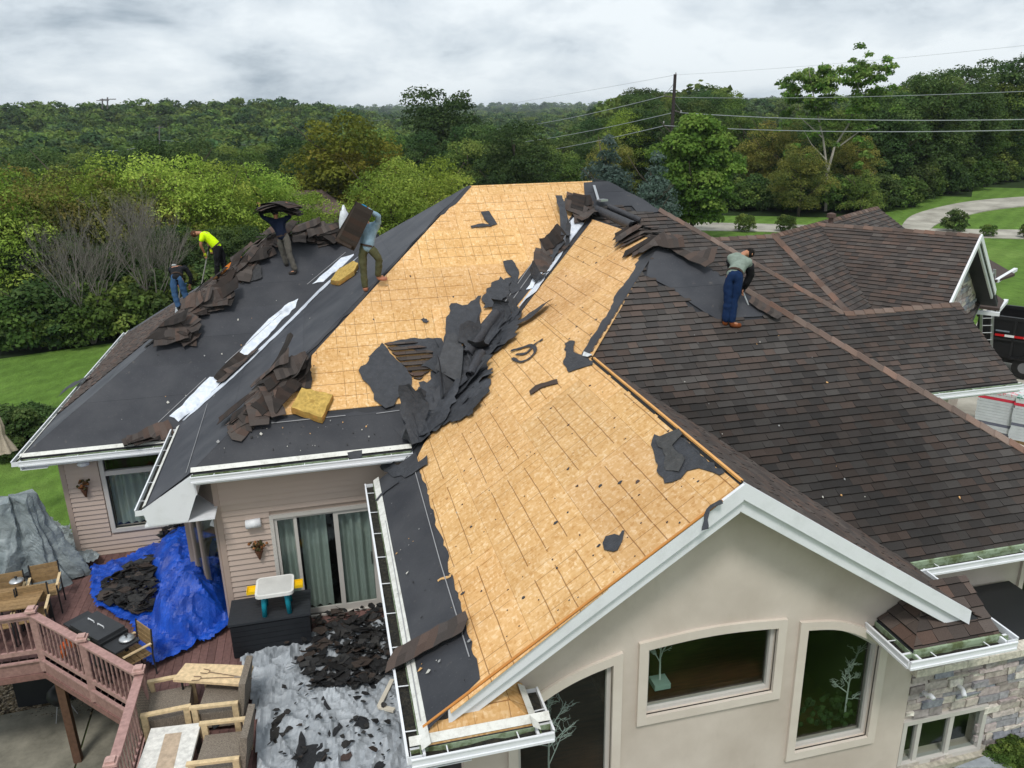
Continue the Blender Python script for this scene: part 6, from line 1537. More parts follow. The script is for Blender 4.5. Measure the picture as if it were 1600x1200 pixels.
# ================================================================ PEOPLE
SK = srgb(172, 118, 88)
b = NB('skin'); b.fin(b.mix(b.noise(8, 3), srgb(160, 106, 78), srgb(184, 130, 98)), .55)
def to_world(o, p): return Vector(o)+RH*p[0]+FH*p[1]+ZV*p[2]
def skinned(name, chains, origin, mat, parent, levels=1, col=(1, 1, 1), detail=True):
    """chains: list of lists of ((r,f,z), radius); a chain may start at a point of an earlier one. Grown with a Skin modifier, then baked."""
    verts = []; edges = []; rad = []; key = {}; root = []
    for ch in chains:
        prev = None
        for i, (p, r_) in enumerate(ch):
            k = tuple(round(c, 4) for c in p)
            if k in key: idx = key[k]
            else:
                idx = len(verts); key[k] = idx; verts.append(tuple(RH*p[0]+FH*p[1]+ZV*p[2])); rad.append(r_ if isinstance(r_, tuple) else (r_, r_))
                if prev is None: root.append(idx)
            if prev is not None and prev != idx: edges.append((prev, idx))
            prev = idx
    me = bpy.data.meshes.new(name); me.from_pydata(verts, edges, []); o = bpy.data.objects.new(name, me); COL.objects.link(o)
    sk = o.modifiers.new('skin', 'SKIN'); sk.use_smooth_shade = True; sk.branch_smoothing = .6
    for i, sv_ in enumerate(me.skin_vertices[0].data): sv_.radius = rad[i]; sv_.use_root = i in root
    ss = o.modifiers.new('sub', 'SUBSURF'); ss.levels = ss.render_levels = levels
    if mat == 'cloth' and name in ('shirt', 'trousers'): ss.levels = 2
    dg = bpy.context.evaluated_depsgraph_get(); dg.update(); nm = bpy.data.meshes.new_from_object(o.evaluated_get(dg)); bpy.data.objects.remove(o)
    if mat == 'cloth' and name in ('shirt', 'trousers'):          # folds
        for v_ in nm.vertices:
            q_ = v_.co; k_ = noise.noise(Vector((q_.x*9, q_.y*9, q_.z*14+origin[0])))*.016+noise.noise(Vector((q_.x*22, q_.y*22, q_.z*26)))*.007; v_.co = q_+v_.normal*k_
    nm.polygons.foreach_set('use_smooth', [True]*len(nm.polygons)); at = nm.color_attributes.new('tint', 'FLOAT_COLOR', 'CORNER'); at.data.foreach_set('color', np.tile(np.array(tuple(col)+(1,), np.float32), len(nm.loops)))
    nm.materials.clear(); nm.materials.append(MATS[mat]); q_ = bpy.data.objects.new(name, nm); COL.objects.link(q_); q_.parent = parent; return q_
def V3(*a): return Vector(a)
def person(foot, lb, J, shirt, trousers, boots, hair, gloves=None, sleeves='long', hat=None, jacket=False, beard=False):
    """J: joints in (right, away, up) metres from 'foot'"""
    o = thing('person', lb, 'person', foot, None); J = {k: V3(*v) for k, v in J.items()}; P_ = lambda v: tuple(v)
    hip, chest, neck, head = J['hip'], J['chest'], J['neck'], J['head']; ax = (chest-hip).normalized(); side = J['shR']-J['shL']; side.normalize()
    hl, hr = hip-side*.10-ax*.02, hip+side*.10-ax*.02; mid = (hip+chest)/2
    body = [[(P_(hip), .07), (P_(mid), .07), (P_(chest), .085), (P_(neck), .055), (P_(neck+(head-neck)*.45), .060), (P_(head), (.082, .095)), (P_(head+(head-neck).normalized()*.10), .062)]]
    hands = []
    for s_, sh in (('L', J['shL']), ('R', J['shR'])):
        el, wr = J['el'+s_], J['wr'+s_]; d = (wr-el).normalized(); pm = wr+d*.07
        body.append([(P_(chest), .085), (P_(sh), .055), (P_((sh+el)/2), .048), (P_(el), .042), (P_((el+wr)/2), .037), (P_(wr), .026), (P_(pm), (.040, .022))])
        e1 = d.cross(V3(0, 0, 1)); e1 = e1.normalized() if e1.length > .1 else V3(1, 0, 0); e2 = d.cross(e1)
        for k, (w_, ln) in enumerate(((-.032, .085), (-.011, .096), (.011, .090), (.032, .070))):
            b0 = pm+d*.012+e1*w_; b1 = b0+d*ln*.45+e2*.012; b2 = b1+(d*.3+e2*.9).normalized()*ln*.4; hands.append([(P_(b0-d*.03), .010), (P_(b1), .0095), (P_(b2), .008)])
        th = wr+d*.03-e1*.03; hands.append([(P_(th), .012), (P_(th-e1*.03+d*.03), .011), (P_(th-e1*.03+d*.055+e2*.03), .009)])
    for s_, h_ in (('L', hl), ('R', hr)):
        kn, an, to = J['kn'+s_], J['an'+s_], J['to'+s_]
        body.append([(P_(hip), .07), (P_(h_), .075), (P_((h_*.5+kn*.5)), .072), (P_(kn), .055), (P_(an*.55+kn*.45), .052), (P_(an), .036), (P_(to), .034)])
    skinned('body', body+hands, foot, 'skin', o, 1)
    # face: nose, eyes, ears
    hd = J.get('face', V3(0, -1, 0)).normalized(); upv = (head-neck).normalized(); sd_ = hd.cross(upv).normalized()
    def loc(v): return Vector(foot)+RH*v.x+FH*v.y+ZV*v.z
    m = MB(); m.col = SK; m.blob(loc(head+hd*.098-upv*.005), (.014, .014, .02), 1, .05, 6, 5)
    for q_ in (-1, 1): m.blob(loc(head+sd_*q_*.082-upv*.01), (.014, .02, .026), 2, .05, 6, 5)
    m.build('face', 'skin', o, smooth=True)
    m = MB()
    for q_ in (-1, 1): m.col = (.02, .015, .012); m.blob(loc(head+hd*.088+sd_*q_*.032+upv*.022), .010, 1, 0, 6, 5)
    m.build('eyes', 'painted', o)
    m = MB(); m.col = (.25, .10, .08); m.blob(loc(head+hd*.088-upv*.045), (.022, .012, .007), 1, 0, 6, 4); m.build('mouth', 'painted', o)
    m = MB(); m.col = hair; c_ = head-hd*.014+upv*.028; m.blob(loc(c_), (.094, .10, .088), 5, .08, 14, 10); m.build('hair', 'cloth', o, smooth=True)
    if beard: m = MB(); m.col = hair; m.blob(loc(head+hd*.045-upv*.06), (.06, .055, .045), 4, .15, 8, 6); m.build('beard', 'cloth', o)
    # clothing follows the limbs
    hem = hip-ax*.13
    sh_ = [[(P_(hem), (.185, .16)), (P_(mid), (.175, .155)), (P_(chest), (.190, .165)), (P_(neck-(neck-chest)*.25), .075)]]
    for s_ in 'LR':
        sh, el, wr = J['sh'+s_], J['el'+s_], J['wr'+s_]
        arm = [(P_(chest), (.190, .165)), (P_(sh), .10), (P_((sh+el)/2), .070)]
        if sleeves == 'long': arm += [(P_(el), .060), (P_((el+wr)/2), .052), (P_(wr-(wr-el)*.05), .042)]
        else: arm += [(P_(sh*.3+el*.7), .068)]
        sh_.append(arm)
    skinned('shirt', sh_, foot, 'cloth', o, 1, shirt)
    tr_ = [[(P_(hip+ax*.12), (.15, .13)), (P_(hip-ax*.01), .16)]]
    for s_, h_ in (('L', hl), ('R', hr)):
        kn, an = J['kn'+s_], J['an'+s_]; tr_.append([(P_(hip-ax*.01), .16), (P_(h_), .120), (P_(h_*.5+kn*.5), .102), (P_(kn), .084), (P_(an*.5+kn*.5), .076), (P_(an), .070)])
    skinned('trousers', tr_, foot, 'cloth', o, 1, trousers)
    for s_ in 'LR':
        an, to = J['an'+s_], J['to'+s_]; d = (to-an); d.z = 0; d.normalize(); hz = min(an.z, to.z)-.02
        b0 = V3(an.x, an.y, an.z)
        skinned('boot', [[(P_(b0+V3(0, 0, .06)), .055), (P_(b0+V3(0, 0, -.03)), .055), (P_(b0+d*.10+V3(0, 0, -.045)), (.048, .04)), (P_(b0+d*.19+V3(0, 0, -.05)), (.045, .032))]], foot, 'cloth', o, 1, boots)
    m = MB(); m.col = (.06, .04, .03); c0_ = loc(hip+ax*.05); axw = (loc(hip+ax)-loc(hip)).normalized()
    ra = [c0_+axw.orthogonal().normalized()*0 for _ in range(0)]
    m.tube([c0_-axw*.02, c0_+axw*.02], .150, 14); m.build('belt', 'cloth', o)
    if gloves:
        for s_ in 'LR':
            el, wr = J['el'+s_], J['wr'+s_]; d = (wr-el).normalized(); pm = wr+d*.07
            skinned('glove', [[(P_(wr-d*.02), .036), (P_(wr+d*.03), .038), (P_(pm), (.048, .030)), (P_(pm+d*.05), (.045, .026))]], foot, 'cloth', o, 1, gloves)
    return o
def on_roof(u, v, pl=None): return onp(u, v, pl) if pl else spot(u, v)
def tool(a, b_, lb, origin, head='blade', col=srgb(150, 148, 144), rad=.016, shaftcol=None):
    A, B_ = to_world(origin, a), to_world(origin, b_); d = (B_-A).normalized(); o = thing('roofing_shovel', lb, 'shovel', B_, 'roof stripping tools')
    m = MB(); m.col = shaftcol or col; m.tube([A, B_-d*.12], rad, 8); m.build('shaft', 'painted', o)
    m = MB(); m.col = (.03, .03, .03); m.tube([A-d*.02, A+d*.13], rad*1.5, 8); m.build('grip', 'painted', o)
    m = MB(); m.col = col; s_ = d.cross(ZV).normalized(); w_ = s_.cross(d).normalized(); R_ = Matrix((s_, d, w_)).transposed()
    if head == 'blade': m.box(B_-d*.02, (.20, .22, .008), R_); m.box(B_-d*.14, (.04, .08, .03), R_); m.build('blade', 'steel', o)
    else: m.tube([B_-d*.15, B_-d*.03, B_+w_*.05], .012, 6); m.build('claw', 'steel', o)
    return o

# 1 man in the grey green shirt, right of the tall gable
f1 = onp(1139, 512, r2F)
person(f1, 'man in grey green shirt and blue jeans bending over on the right slope',
  dict(hip=(.06, .10, .92), chest=(.20, .36, 1.14), neck=(.31, .48, 1.24), head=(.42, .56, 1.23), face=(.6, .5, -.7), shL=(.05, .42, 1.20), shR=(.37, .34, 1.12),
       elL=(.14, .52, .92), wrL=(.30, .54, .68), elR=(.44, .42, .86), wrR=(.36, .46, .62),
       knL=(-.03, .05, .50), anL=(-.07, .02, .09), toL=(-.03, .15, .06), knR=(.07, .06, .50), anR=(.04, .0, .08), toR=(.17, .02, .05)),
  srgb(128, 140, 130), srgb(24, 44, 78), srgb(120, 66, 36), (.012, .010, .009), (.02, .02, .02), 'long')
m = MB(); # dark sleeves
for s_, a, b_, c_ in (('L', (.05, .42, 1.20), (.14, .52, .92), (.30, .54, .68)), ('R', (.37, .34, 1.12), (.44, .42, .86), (.36, .46, .62))):
    A, B_, C_ = (to_world(f1, V3(*q_)) for q_ in (a, b_, c_)); m.col = (.015, .015, .017); m.tube([A+(B_-A)*.25, (A+B_)/2, B_, (B_+C_)/2, C_], [.085, .080, .074, .066, .05], 10)
root_ = [o for o in bpy.data.objects if o.get('category') == 'person'][-1]; m.build('sleeves', 'cloth', root_, smooth=True)
tool((.28, .52, .70), (.58, .56, .08), 'silver pry bar held to the roof by the man in the grey green shirt', f1, 'claw', srgb(196, 200, 202), .014)
# 2 man in the yellow shirt
f2 = onp(341, 437, wingL)
person(f2, 'man in bright yellow shirt and black trousers working a shovel',
  dict(hip=(.10, 0, .90), chest=(-.16, -.02, 1.22), neck=(-.32, -.02, 1.30), head=(-.46, -.02, 1.27), face=(-.6, -.1, -.8), shL=(-.18, -.20, 1.26), shR=(-.18, .16, 1.26),
       elL=(-.26, -.24, 1.00), wrL=(-.22, -.14, .76), elR=(-.20, .16, .98), wrR=(-.10, .02, .84),
       knL=(.06, -.06, .48), anL=(.0, -.06, .10), toL=(-.14, -.06, .05), knR=(.16, .12, .50), anR=(.18, .12, .20), toR=(.05, .12, .16)),
  srgb(212, 250, 20), (.014, .014, .016), srgb(122, 88, 58), srgb(84, 56, 40), srgb(190, 200, 40), 'short', beard=True)
tool((-.12, -.02, .92), (-.52, -.10, -.34), 'grey roofing shovel in the hands of the man in the yellow shirt', f2)
# 3 man in the black jacket
f3 = spot(284, 487)
person(f3, 'man in black jacket and blue jeans bent double, leftmost of the roofers',
  dict(hip=(-.02, .05, .90), chest=(-.10, .36, 1.10), neck=(-.14, .52, 1.08), head=(-.16, .64, .98), face=(-.1, .5, -1), shL=(-.28, .38, 1.08), shR=(.10, .40, 1.10),
       elL=(-.32, .50, .82), wrL=(-.20, .52, .60), elR=(.20, .46, .84), wrR=(.12, .50, .62),
       knL=(-.12, .02, .47), anL=(-.06, .0, .09), toL=(-.09, .14, .06), knR=(.10, .10, .52), anR=(.14, .12, .17), toR=(.14, .25, .17)),
  (.016, .017, .020), srgb(62, 92, 128), srgb(86, 84, 80), (.02, .016, .012), None, 'long')
m = MB(); m.col = srgb(176, 178, 180); a = to_world(f3, V3(-.10, .20, 1.20)); m.blob(a, (.07, .04, .03), 3, .3, 8, 5); m.build('jacket_print', 'cloth', [o for o in bpy.data.objects if o.get('category') == 'person'][-1])
tool((-.12, .50, .68), (-.22, .30, -.02), 'roofing shovel pushed by the man in the black jacket', f3)
# bundles of shingles
def bundle(c, axis, upd, L, W, n, seed, lb, fan=.25):
    r = random.Random(seed); axis = Vector(axis).normalized(); upd = Vector(upd); sd_ = axis.cross(upd).normalized(); nn_ = sd_.cross(axis).normalized(); o = thing('shingle_bundle', lb, 'shingles', c)
    for i in range(n):
        h = (i-n/2)*.022; yaw = r.gauss(0, fan*.3); ax = (axis*math.cos(yaw)+sd_*math.sin(yaw)); s2 = nn_.cross(ax).normalized()*-1; cc = Vector(c)+nn_*h+axis*r.gauss(0, .04)+sd_*r.gauss(0, .03); l_ = L*(.8+.25*r.random()); w_ = W*(.85+.2*r.random())
        m = MB(); nu = 8; top = []
        for k in range(nu+1):
            q_ = k/nu-.5; dp = -.25*q_*q_*fan*2
            for e_ in (-.5, .5): top.append(cc+ax*l_*q_+s2*w_*e_+nn_*dp+nn_*.01*noise.noise(cc*9+ax*q_*6))
        fs = []; cs_ = []; N = len(top); tcs = [tab_color(r, 1.0 if i % 2 else .5, .12) for _ in range(nu)]
        for k in range(nu): fs += [(2*k, 2*k+2, 2*k+3, 2*k+1), (2*k+N, 2*k+1+N, 2*k+3+N, 2*k+2+N), (2*k, 2*k+N, 2*k+2+N, 2*k+2), (2*k+1, 2*k+3, 2*k+3+N, 2*k+1+N)]; cs_ += [tcs[k], (.02, .02, .02), (.015, .014, .013), (.015, .014, .013)]
        fs += [(0, 1, 1+N, N), (2*nu, 2*nu+N, 2*nu+1+N, 2*nu+1)]; cs_ += [(.015, .014, .013)]*2
        m.add(top+[p-nn_*.012 for p in top], fs, cols=cs_); m.build('shingle_strip', 'shingle', o)
    return o
# 4 overhead carrier
f4 = spot(459, 429)
person(f4, 'worker in navy shirt and grey trousers holding torn shingles over the head',
  dict(hip=(-.20, .06, .98), chest=(-.30, .06, 1.34), neck=(-.32, .05, 1.48), head=(-.32, .05, 1.60), face=(.2, 1, 0), shL=(-.48, .06, 1.42), shR=(-.12, .06, 1.42),
       elL=(-.66, .02, 1.50), wrL=(-.68, .0, 1.74), elR=(.06, .02, 1.50), wrR=(.04, .0, 1.74),
       knL=(-.26, .16, .56), anL=(-.22, .22, .22), toL=(-.26, .34, .22), knR=(-.06, .0, .54), anR=(.06, .0, .09), toR=(-.08, -.02, .05)),
  srgb(24, 32, 52), srgb(96, 92, 86), srgb(60, 56, 54), (.02, .015, .012), srgb(176, 190, 60), 'long')
bundle(to_world(f4, V3(-.22, .02, 1.78)), RH*1+ZV*-.02, ZV, 1.1, .52, 11, 3, 'stack of torn shingles held over the head of the worker in navy', .9)
# 5 shingle carrier in light blue
f5 = spot(572, 458)
person(f5, 'worker in light blue shirt and olive trousers carrying shingles on the shoulder',
  dict(hip=(.08, .04, .96), chest=(.16, .10, 1.30), neck=(.10, .16, 1.48), head=(.06, .20, 1.60), face=(.1, 1, -.1), shL=(-.04, .12, 1.42), shR=(.32, .12, 1.42),
       elL=(-.12, .0, 1.60), wrL=(.06, -.06, 1.72), elR=(.40, -.02, 1.60), wrR=(.16, -.10, 1.80),
       knL=(-.02, .04, .52), anL=(-.02, .02, .10), toL=(.0, .16, .08), knR=(.32, .06, .72), anR=(.26, .14, .32), toR=(.38, .16, .32)),
  srgb(134, 160, 178), srgb(84, 84, 60), srgb(176, 120, 98), (.02, .015, .012), srgb(40, 120, 160), 'long')
bundle(to_world(f5, V3(-.08, -.18, 1.44)), RH*.55+ZV*.85, -FH+RH*.25, 0.95, .36, 9, 5, 'block of brown shingles carried on the shoulder of the worker in light blue', .15)
m = MB(); r = random.Random(4); a = to_world(f5, V3(-.34, .06, 1.42)); m.col = srgb(226, 230, 236); m.blob(a, (.12, .10, .36), 6, .35, 12, 10); o = m.build('cloth_bundle', 'cloth', smooth=True); tag(o, 'white sheet hanging beside the light blue shirted worker', 'sheet')
# ================================================================ DECK
DK = srgb(112, 84, 80); RL_ = srgb(168, 134, 128)
deck_t = thing('deck', 'raised wooden deck with mauve brown planks, rails and balusters at lower left', 'deck', (-3.0, 13.0, 0))
D0 = (-9.5, 14.1); C1 = onz(50, 958, 3.12).to_2d(); C2 = onz(218, 1052, 3.12).to_2d(); C3 = Vector((C2.x+.03, 5.5)); CL = Vector((-9.5, C1.y))
dpoly = [tuple(CL), tuple(C1), tuple(C2), tuple(C3), (1.0, 5.5), (1.0, 14.1), (-2.3, 14.1), (-3.1, 15.2), (-3.1, 17.85), (-9.5, 17.85)]
x = -9.5; r = random.Random(4); k = 0
while x < 1.0:
    for cp in [clip(dpoly, [(x+.003, 0), (x+.138, 0), (x+.138, 30), (x+.003, 30)])]:
        if len(cp) >= 3 and parea(cp) > .02:
            # a plank with several boards end to end
            ys = sorted([min(p[1] for p in cp)-.01, max(p[1] for p in cp)+.01]+[min(p[1] for p in cp)+(max(p[1] for p in cp)-min(p[1] for p in cp))*(.3+.4*r.random())])
            for y0, y1 in zip(ys, ys[1:]):
                c2 = clip(cp, [(x-1, y0+.002), (x+1, y0+.002), (x+1, y1-.002), (x-1, y1-.002)])
                if len(c2) >= 3 and parea(c2) > .01:
                    f_ = .8+.4*r.random(); m = MB(); m.col = tuple(c*f_ for c in DK); m.prism([Vector((p[0], p[1], DZ)) for p in c2], (0, 0, -.03)); m.build('plank', 'rough_painted', deck_t)
    x += .141
def rail(a, b_, posts=2, endpost=True):
    a = Vector(a); b_ = Vector(b_); L = (b_-a).length; d = (b_-a)/L; P0 = lambda q_, z: Vector((*(a+d*q_), z))
    for z, w_, h in ((3.10, .14, .035), (3.04, .045, .085), (2.32, .045, .085)): m = MB(); m.col = RL_; m.beam(P0(0, z), P0(L, z), w_, h); m.build('rail', 'rough_painted', deck_t)
    n = int(L/.135)
    for i in range(1, n):
        q_ = L*i/n; m = MB(); m.col = tuple(c*.82 for c in RL_); p = P0(q_, 0); prof = [(.018, 2.34), (.018, 2.5), (.012, 2.53), (.022, 2.62), (.016, 2.72), (.013, 2.75), (.018, 2.78), (.018, 3.02)]; m.lathe((p.x, p.y, 0), prof, 6); m.build('baluster', 'rough_painted', deck_t)
    m = MB(); m.col = srgb(150, 116, 110); m.beam(P0(-.02, DZ-.16), P0(L+.02, DZ-.16), .045, .26); m.build('rim_board', 'rough_painted', deck_t)
    m = MB(); m.col = tuple(c*1.0 for c in RL_); m.beam(P0(-.02, DZ-.015), P0(L+.02, DZ-.015), .12, .03); m.build('edge_board', 'rough_painted', deck_t)
    m = MB(); m.col = srgb(132, 98, 92); m.beam(P0(-.02, DZ-.36), P0(L+.02, DZ-.36), .09, .12); m.build('beam', 'rough_painted', deck_t)
def rpost(p, z1=3.22):
    m = MB(); m.col = RL_; m.box2((p[0]-.055, p[1]-.055, DZ-.25), (p[0]+.055, p[1]+.055, z1-.05)); m.build('post', 'rough_painted', deck_t)
    m = MB(); m.col = srgb(190, 156, 148); m.box2((p[0]-.09, p[1]-.09, z1-.05), (p[0]+.09, p[1]+.09, z1-.01)); m.box2((p[0]-.06, p[1]-.06, z1-.01), (p[0]+.06, p[1]+.06, z1+.03)); m.build('post_cap', 'rough_painted', deck_t)
rail(CL, C1); rail(C1, C2); rail(C2, C3)
for p in (C1, (C1+C2)/2, C2, C2+(C3-C2).normalized()*2.0, C2+(C3-C2).normalized()*4.0, C1+(CL-C1).normalized()*1.8): rpost(p)
# back rail at far left
BL0, BL1 = Vector((-9.5, 17.8)), Vector((-7.6, 17.8)); rail(BL0, BL1); rpost(BL1)
for p in (C1+Vector((.12, .15)), (C2+Vector((.2, .25))), Vector((-3.2, 17.0)), Vector((-8.8, 14.3))):
    m = MB(); m.col = srgb(98, 72, 58); m.box2((p.x-.07, p.y-.07, -.45), (p.x+.07, p.y+.07, DZ-.3)); m.build('support_post', 'rough_painted', deck_t)
def place(u, v, z=DZ): return onz(u, v, z)
WD = srgb(214, 190, 150)
# ---- black storage box with the kids' table on it
c = place(425, 985); o = thing('storage_box', 'large black slatted storage box on the deck under the sliding door', 'deck box', c)
b0, b1 = Vector((-2.26, 13.12)), Vector((-.80, 13.95))
m = MB(); m.col = (.012, .014, .018); m.box2((b0.x+.04, b0.y+.04, DZ+.0), (b1.x-.04, b1.y-.04, DZ+.70)); m.build('body', 'painted', o)
for i in range(9): 
    y0 = b0.y+(b1.y-b0.y)*i/9; m = MB(); m.col = (.030, .034, .040); m.box2((b0.x, y0+.003, DZ+.70), (b1.x, y0+(b1.y-b0.y)/9-.003, DZ+.745)); m.build('lid_slat', 'painted', o)
for i in range(6):
    z0 = DZ+.03+.108*i; m = MB(); m.col = (.016, .018, .022); m.box2((b0.x+.03, b0.y+.02, z0), (b1.x-.03, b0.y+.045, z0+.10)); m.build('front_slat', 'painted', o)
c = place(437, 930, DZ+.75); zt = DZ+.75
o = thing('play_table', "white topped children's play table with teal legs and yellow trays on the storage box", 'table', (c.x, c.y, zt))
def rrect(cx, cy, w_, h, rr_, n=5):
    pts = []
    for sx, sy, a0 in ((1, 1, 0), (-1, 1, 90), (-1, -1, 180), (1, -1, 270)):
        for i in range(n+1): a = math.radians(a0+90*i/n); pts.append((cx+sx*(w_/2-rr_)+rr_*math.cos(a), cy+sy*(h/2-rr_)+rr_*math.sin(a)))
    return pts
cx_, cy_ = c.x-.02, 13.44
m = MB(); m.col = srgb(232, 232, 228); m.prism([Vector((x, y, zt+.50)) for x, y in rrect(cx_, cy_, .68, .64, .09)], (0, 0, -.06)); m.build('tabletop', 'painted', o)
m = MB(); m.col = srgb(206, 206, 202); m.prism([Vector((x, y, zt+.504)) for x, y in rrect(cx_, cy_, .60, .56, .07)], (0, 0, -.003)); m.build('top_panel', 'painted', o)
for sx in (-1, 1):
    for sy in (-1, 1): m = MB(); m.col = srgb(20, 138, 158); m.tube([(cx_+sx*.22, cy_+sy*.20, zt), (cx_+sx*.20, cy_+sy*.18, zt+.45)], [.045, .05], 12); m.build('leg', 'painted', o, smooth=True)
    m = MB(); m.col = srgb(238, 196, 24); m.box2((cx_+sx*.34, cy_-.09, zt+.42), (cx_+sx*.50, cy_+.13, zt+.435))
    for q_ in ((cx_+sx*.34, cy_-.09, cx_+sx*.50, cy_-.08), (cx_+sx*.34, cy_+.12, cx_+sx*.50, cy_+.13), (cx_+sx*.49, cy_-.08, cx_+sx*.50, cy_+.12)): m.box2((q_[0], q_[1], zt+.435), (q_[2], q_[3], zt+.475))
    m.build('tray', 'painted', o)
# ---- griddle
A = [place(u, v, DZ+.92) for u, v in ((97, 972), (148, 948), (205, 985), (160, 1008))]
ctr = sum(A, Vector())/4; o = thing('griddle', 'black flat top griddle with a folded lid and side shelf by the deck rail', 'griddle', (ctr.x, ctr.y, DZ))
ax = (A[3]-A[0]); ax.z = 0; ax.normalize(); ay = Vector((-ax.y, ax.x, 0)); R_ = Matrix((ax, ay, ZV)).transposed()
def lb_(c, size, col, nm, mat='painted', parent=None, RR=None): m = MB(); m.col = col; m.box(c, size, RR or R_); return m.build(nm, mat, parent)
gcx = Vector((ctr.x, ctr.y, 0))
lb_(gcx+ZV*(DZ+.80), (1.0, .52, .16), (.020, .021, .023), 'body', parent=o); lb_(gcx+ZV*(DZ+.905), (.86, .50, .05), (.040, .042, .046), 'lid', parent=o)
for sx in (-.18, .12): m = MB(); m.col = srgb(200, 202, 204); p = gcx+ax*sx+ZV*(DZ+.95); m.tube([p-ax*.09, p-ax*.09+ZV*.03, p+ax*.09+ZV*.03, p+ax*.09], .010, 6); m.build('handle', 'painted', o)
lb_(gcx+ax*.70+ZV*(DZ+.82), (.38, .46, .03), (.030, .031, .034), 'side_shelf', parent=o); lb_(gcx-ax*.62+ZV*(DZ+.82), (.22, .46, .03), (.030, .031, .034), 'side_shelf', parent=o)
for sx in (-.44, .44):
    for sy in (-.2, .2): lb_(gcx+ax*sx+ay*sy+ZV*(DZ+.37), (.05, .05, .74), (.02, .02, .02), 'leg', parent=o)
lb_(gcx+ZV*(DZ+.25), (.95, .45, .02), (.02, .02, .02), 'bottom_shelf', parent=o)
def lid(c, R_, lb, g='round metal lids'):
    o = thing('pot_lid', lb, 'lid', c, g); m = MB(); m.lathe(c, [(R_, 0), (R_*1.02, .012), (R_*.9, .03), (R_*.5, .045), (.02, .05)], 20); m.build('dome', 'steel', o, smooth=True)
    m = MB(); m.col = (.02, .02, .02); m.lathe(Vector(c)+ZV*.05, [(.012, 0), (.012, .02), (.03, .03), (.025, .05)], 10); m.build('knob', 'painted', o)
lid(place(198, 998, DZ+.85), .13, 'round metal lid with black knob on the griddle side shelf')
lid(place(26, 908, DZ+.80), .13, 'round metal lid with black knob on the dining table at far left')
m = MB(); m.col = srgb(180, 178, 150); m.lathe(place(138, 1000, DZ+.84), [(.05, 0), (.06, .02), (.05, .03)], 12); o = m.build('small_bowl', 'painted'); tag(o, 'small pale bowl behind the rail post by the griddle', 'bowl')
# ---- slatted dining chairs (seen from behind)
def dining_chair(u, v, yaw, lb, col=srgb(150, 124, 88)):
    c = place(u, v); o = thing('dining_chair', lb, 'chair', c, 'wood slat dining chairs with dark frames'); R_ = Matrix.Rotation(yaw, 3, 'Z'); P_ = lambda x, y, z: c+R_ @ Vector((x, y, z)); r = random.Random(int(u*3+v))
    for sx in (-.26, .26): m = MB(); m.col = (.03, .03, .032); m.tube([P_(sx, .26, 0), P_(sx, .25, .42), P_(sx, .30, .92)], .016, 6); m.tube([P_(sx, -.26, 0), P_(sx, -.25, .62), P_(sx, .27, .64)], .016, 6); m.build('side_frame', 'painted', o)
    for sx in (-.27, .27): m = MB(); m.col = WD; m.box(P_(sx, 0, .655), (.05, .5, .02), R_); m.build('armrest', 'rough_painted', o)
    for i in range(4): m = MB(); f_ = .85+.3*r.random(); m.col = tuple(q_*f_ for q_ in col); m.box(P_(0, .285+i*.006, .56+i*.095), (.50, .018, .088), R_); m.build('back_slat', 'rough_painted', o)
    for i in range(5): m = MB(); f_ = .85+.3*r.random(); m.col = tuple(q_*f_ for q_ in col); m.box(P_(0, -.2+i*.1, .43), (.48, .09, .018), R_); m.build('seat_slat', 'rough_painted', o)
dining_chair(22, 968, .1, 'slatted wooden dining chair in the back row below the round lid'); dining_chair(78, 952, .15, 'slatted wooden dining chair in the back row beside the folding chair')
dining_chair(8, 1003, .1, 'slatted wooden dining chair in the front row at the left edge'); dining_chair(60, 990, .15, 'slatted wooden dining chair in the front row behind the corner post')
dining_chair(212, 1056, -.9, 'slatted wooden dining chair squeezed between griddle and rail corner')
# folding chair
c = place(62, 915); o = thing('folding_chair', 'folding chair with dark sling and bright metal frame by the grey tarp', 'chair', c)
for sx in (-.24, .24): m = MB(); m.col = srgb(190, 194, 196); m.tube([c+Vector((sx, -.2, 0)), c+Vector((sx, 0, .5)), c+Vector((sx, .35, 1.0))], .014, 6); m.build('side_frame', 'painted', o)
m = MB(); m.col = (.05, .055, .06); m.prism([c+Vector((-.22, .02, .55)), c+Vector((.22, .02, .55)), c+Vector((.22, .33, .97)), c+Vector((-.22, .33, .97))], (0, .01, -.01)); m.build('backrest', 'cloth', o)
m = MB(); m.col = (.05, .055, .06); m.box(c+Vector((0, -.15, .46)), (.44, .4, .015)); m.build('seat', 'cloth', o)
# dining table
o = thing('dining_table', 'long slatted wooden dining table half hidden behind the left rail', 'table', place(30, 985))
c = place(30, 985)
for i in range(7): m = MB(); f_ = .85+.1*(i % 3); m.col = tuple(q_*f_ for q_ in srgb(150, 122, 86)); m.box(c+Vector((-.3, -.4+i*.12, .74)), (1.7, .11, .025)); m.build('top_slat', 'rough_painted', o)
for sx in (-1.1, .5):
    for sy in (-.38, .32): m = MB(); m.col = (.03, .03, .03); m.box(c+Vector((sx, sy, .36)), (.06, .06, .72)); m.build('leg', 'painted', o)
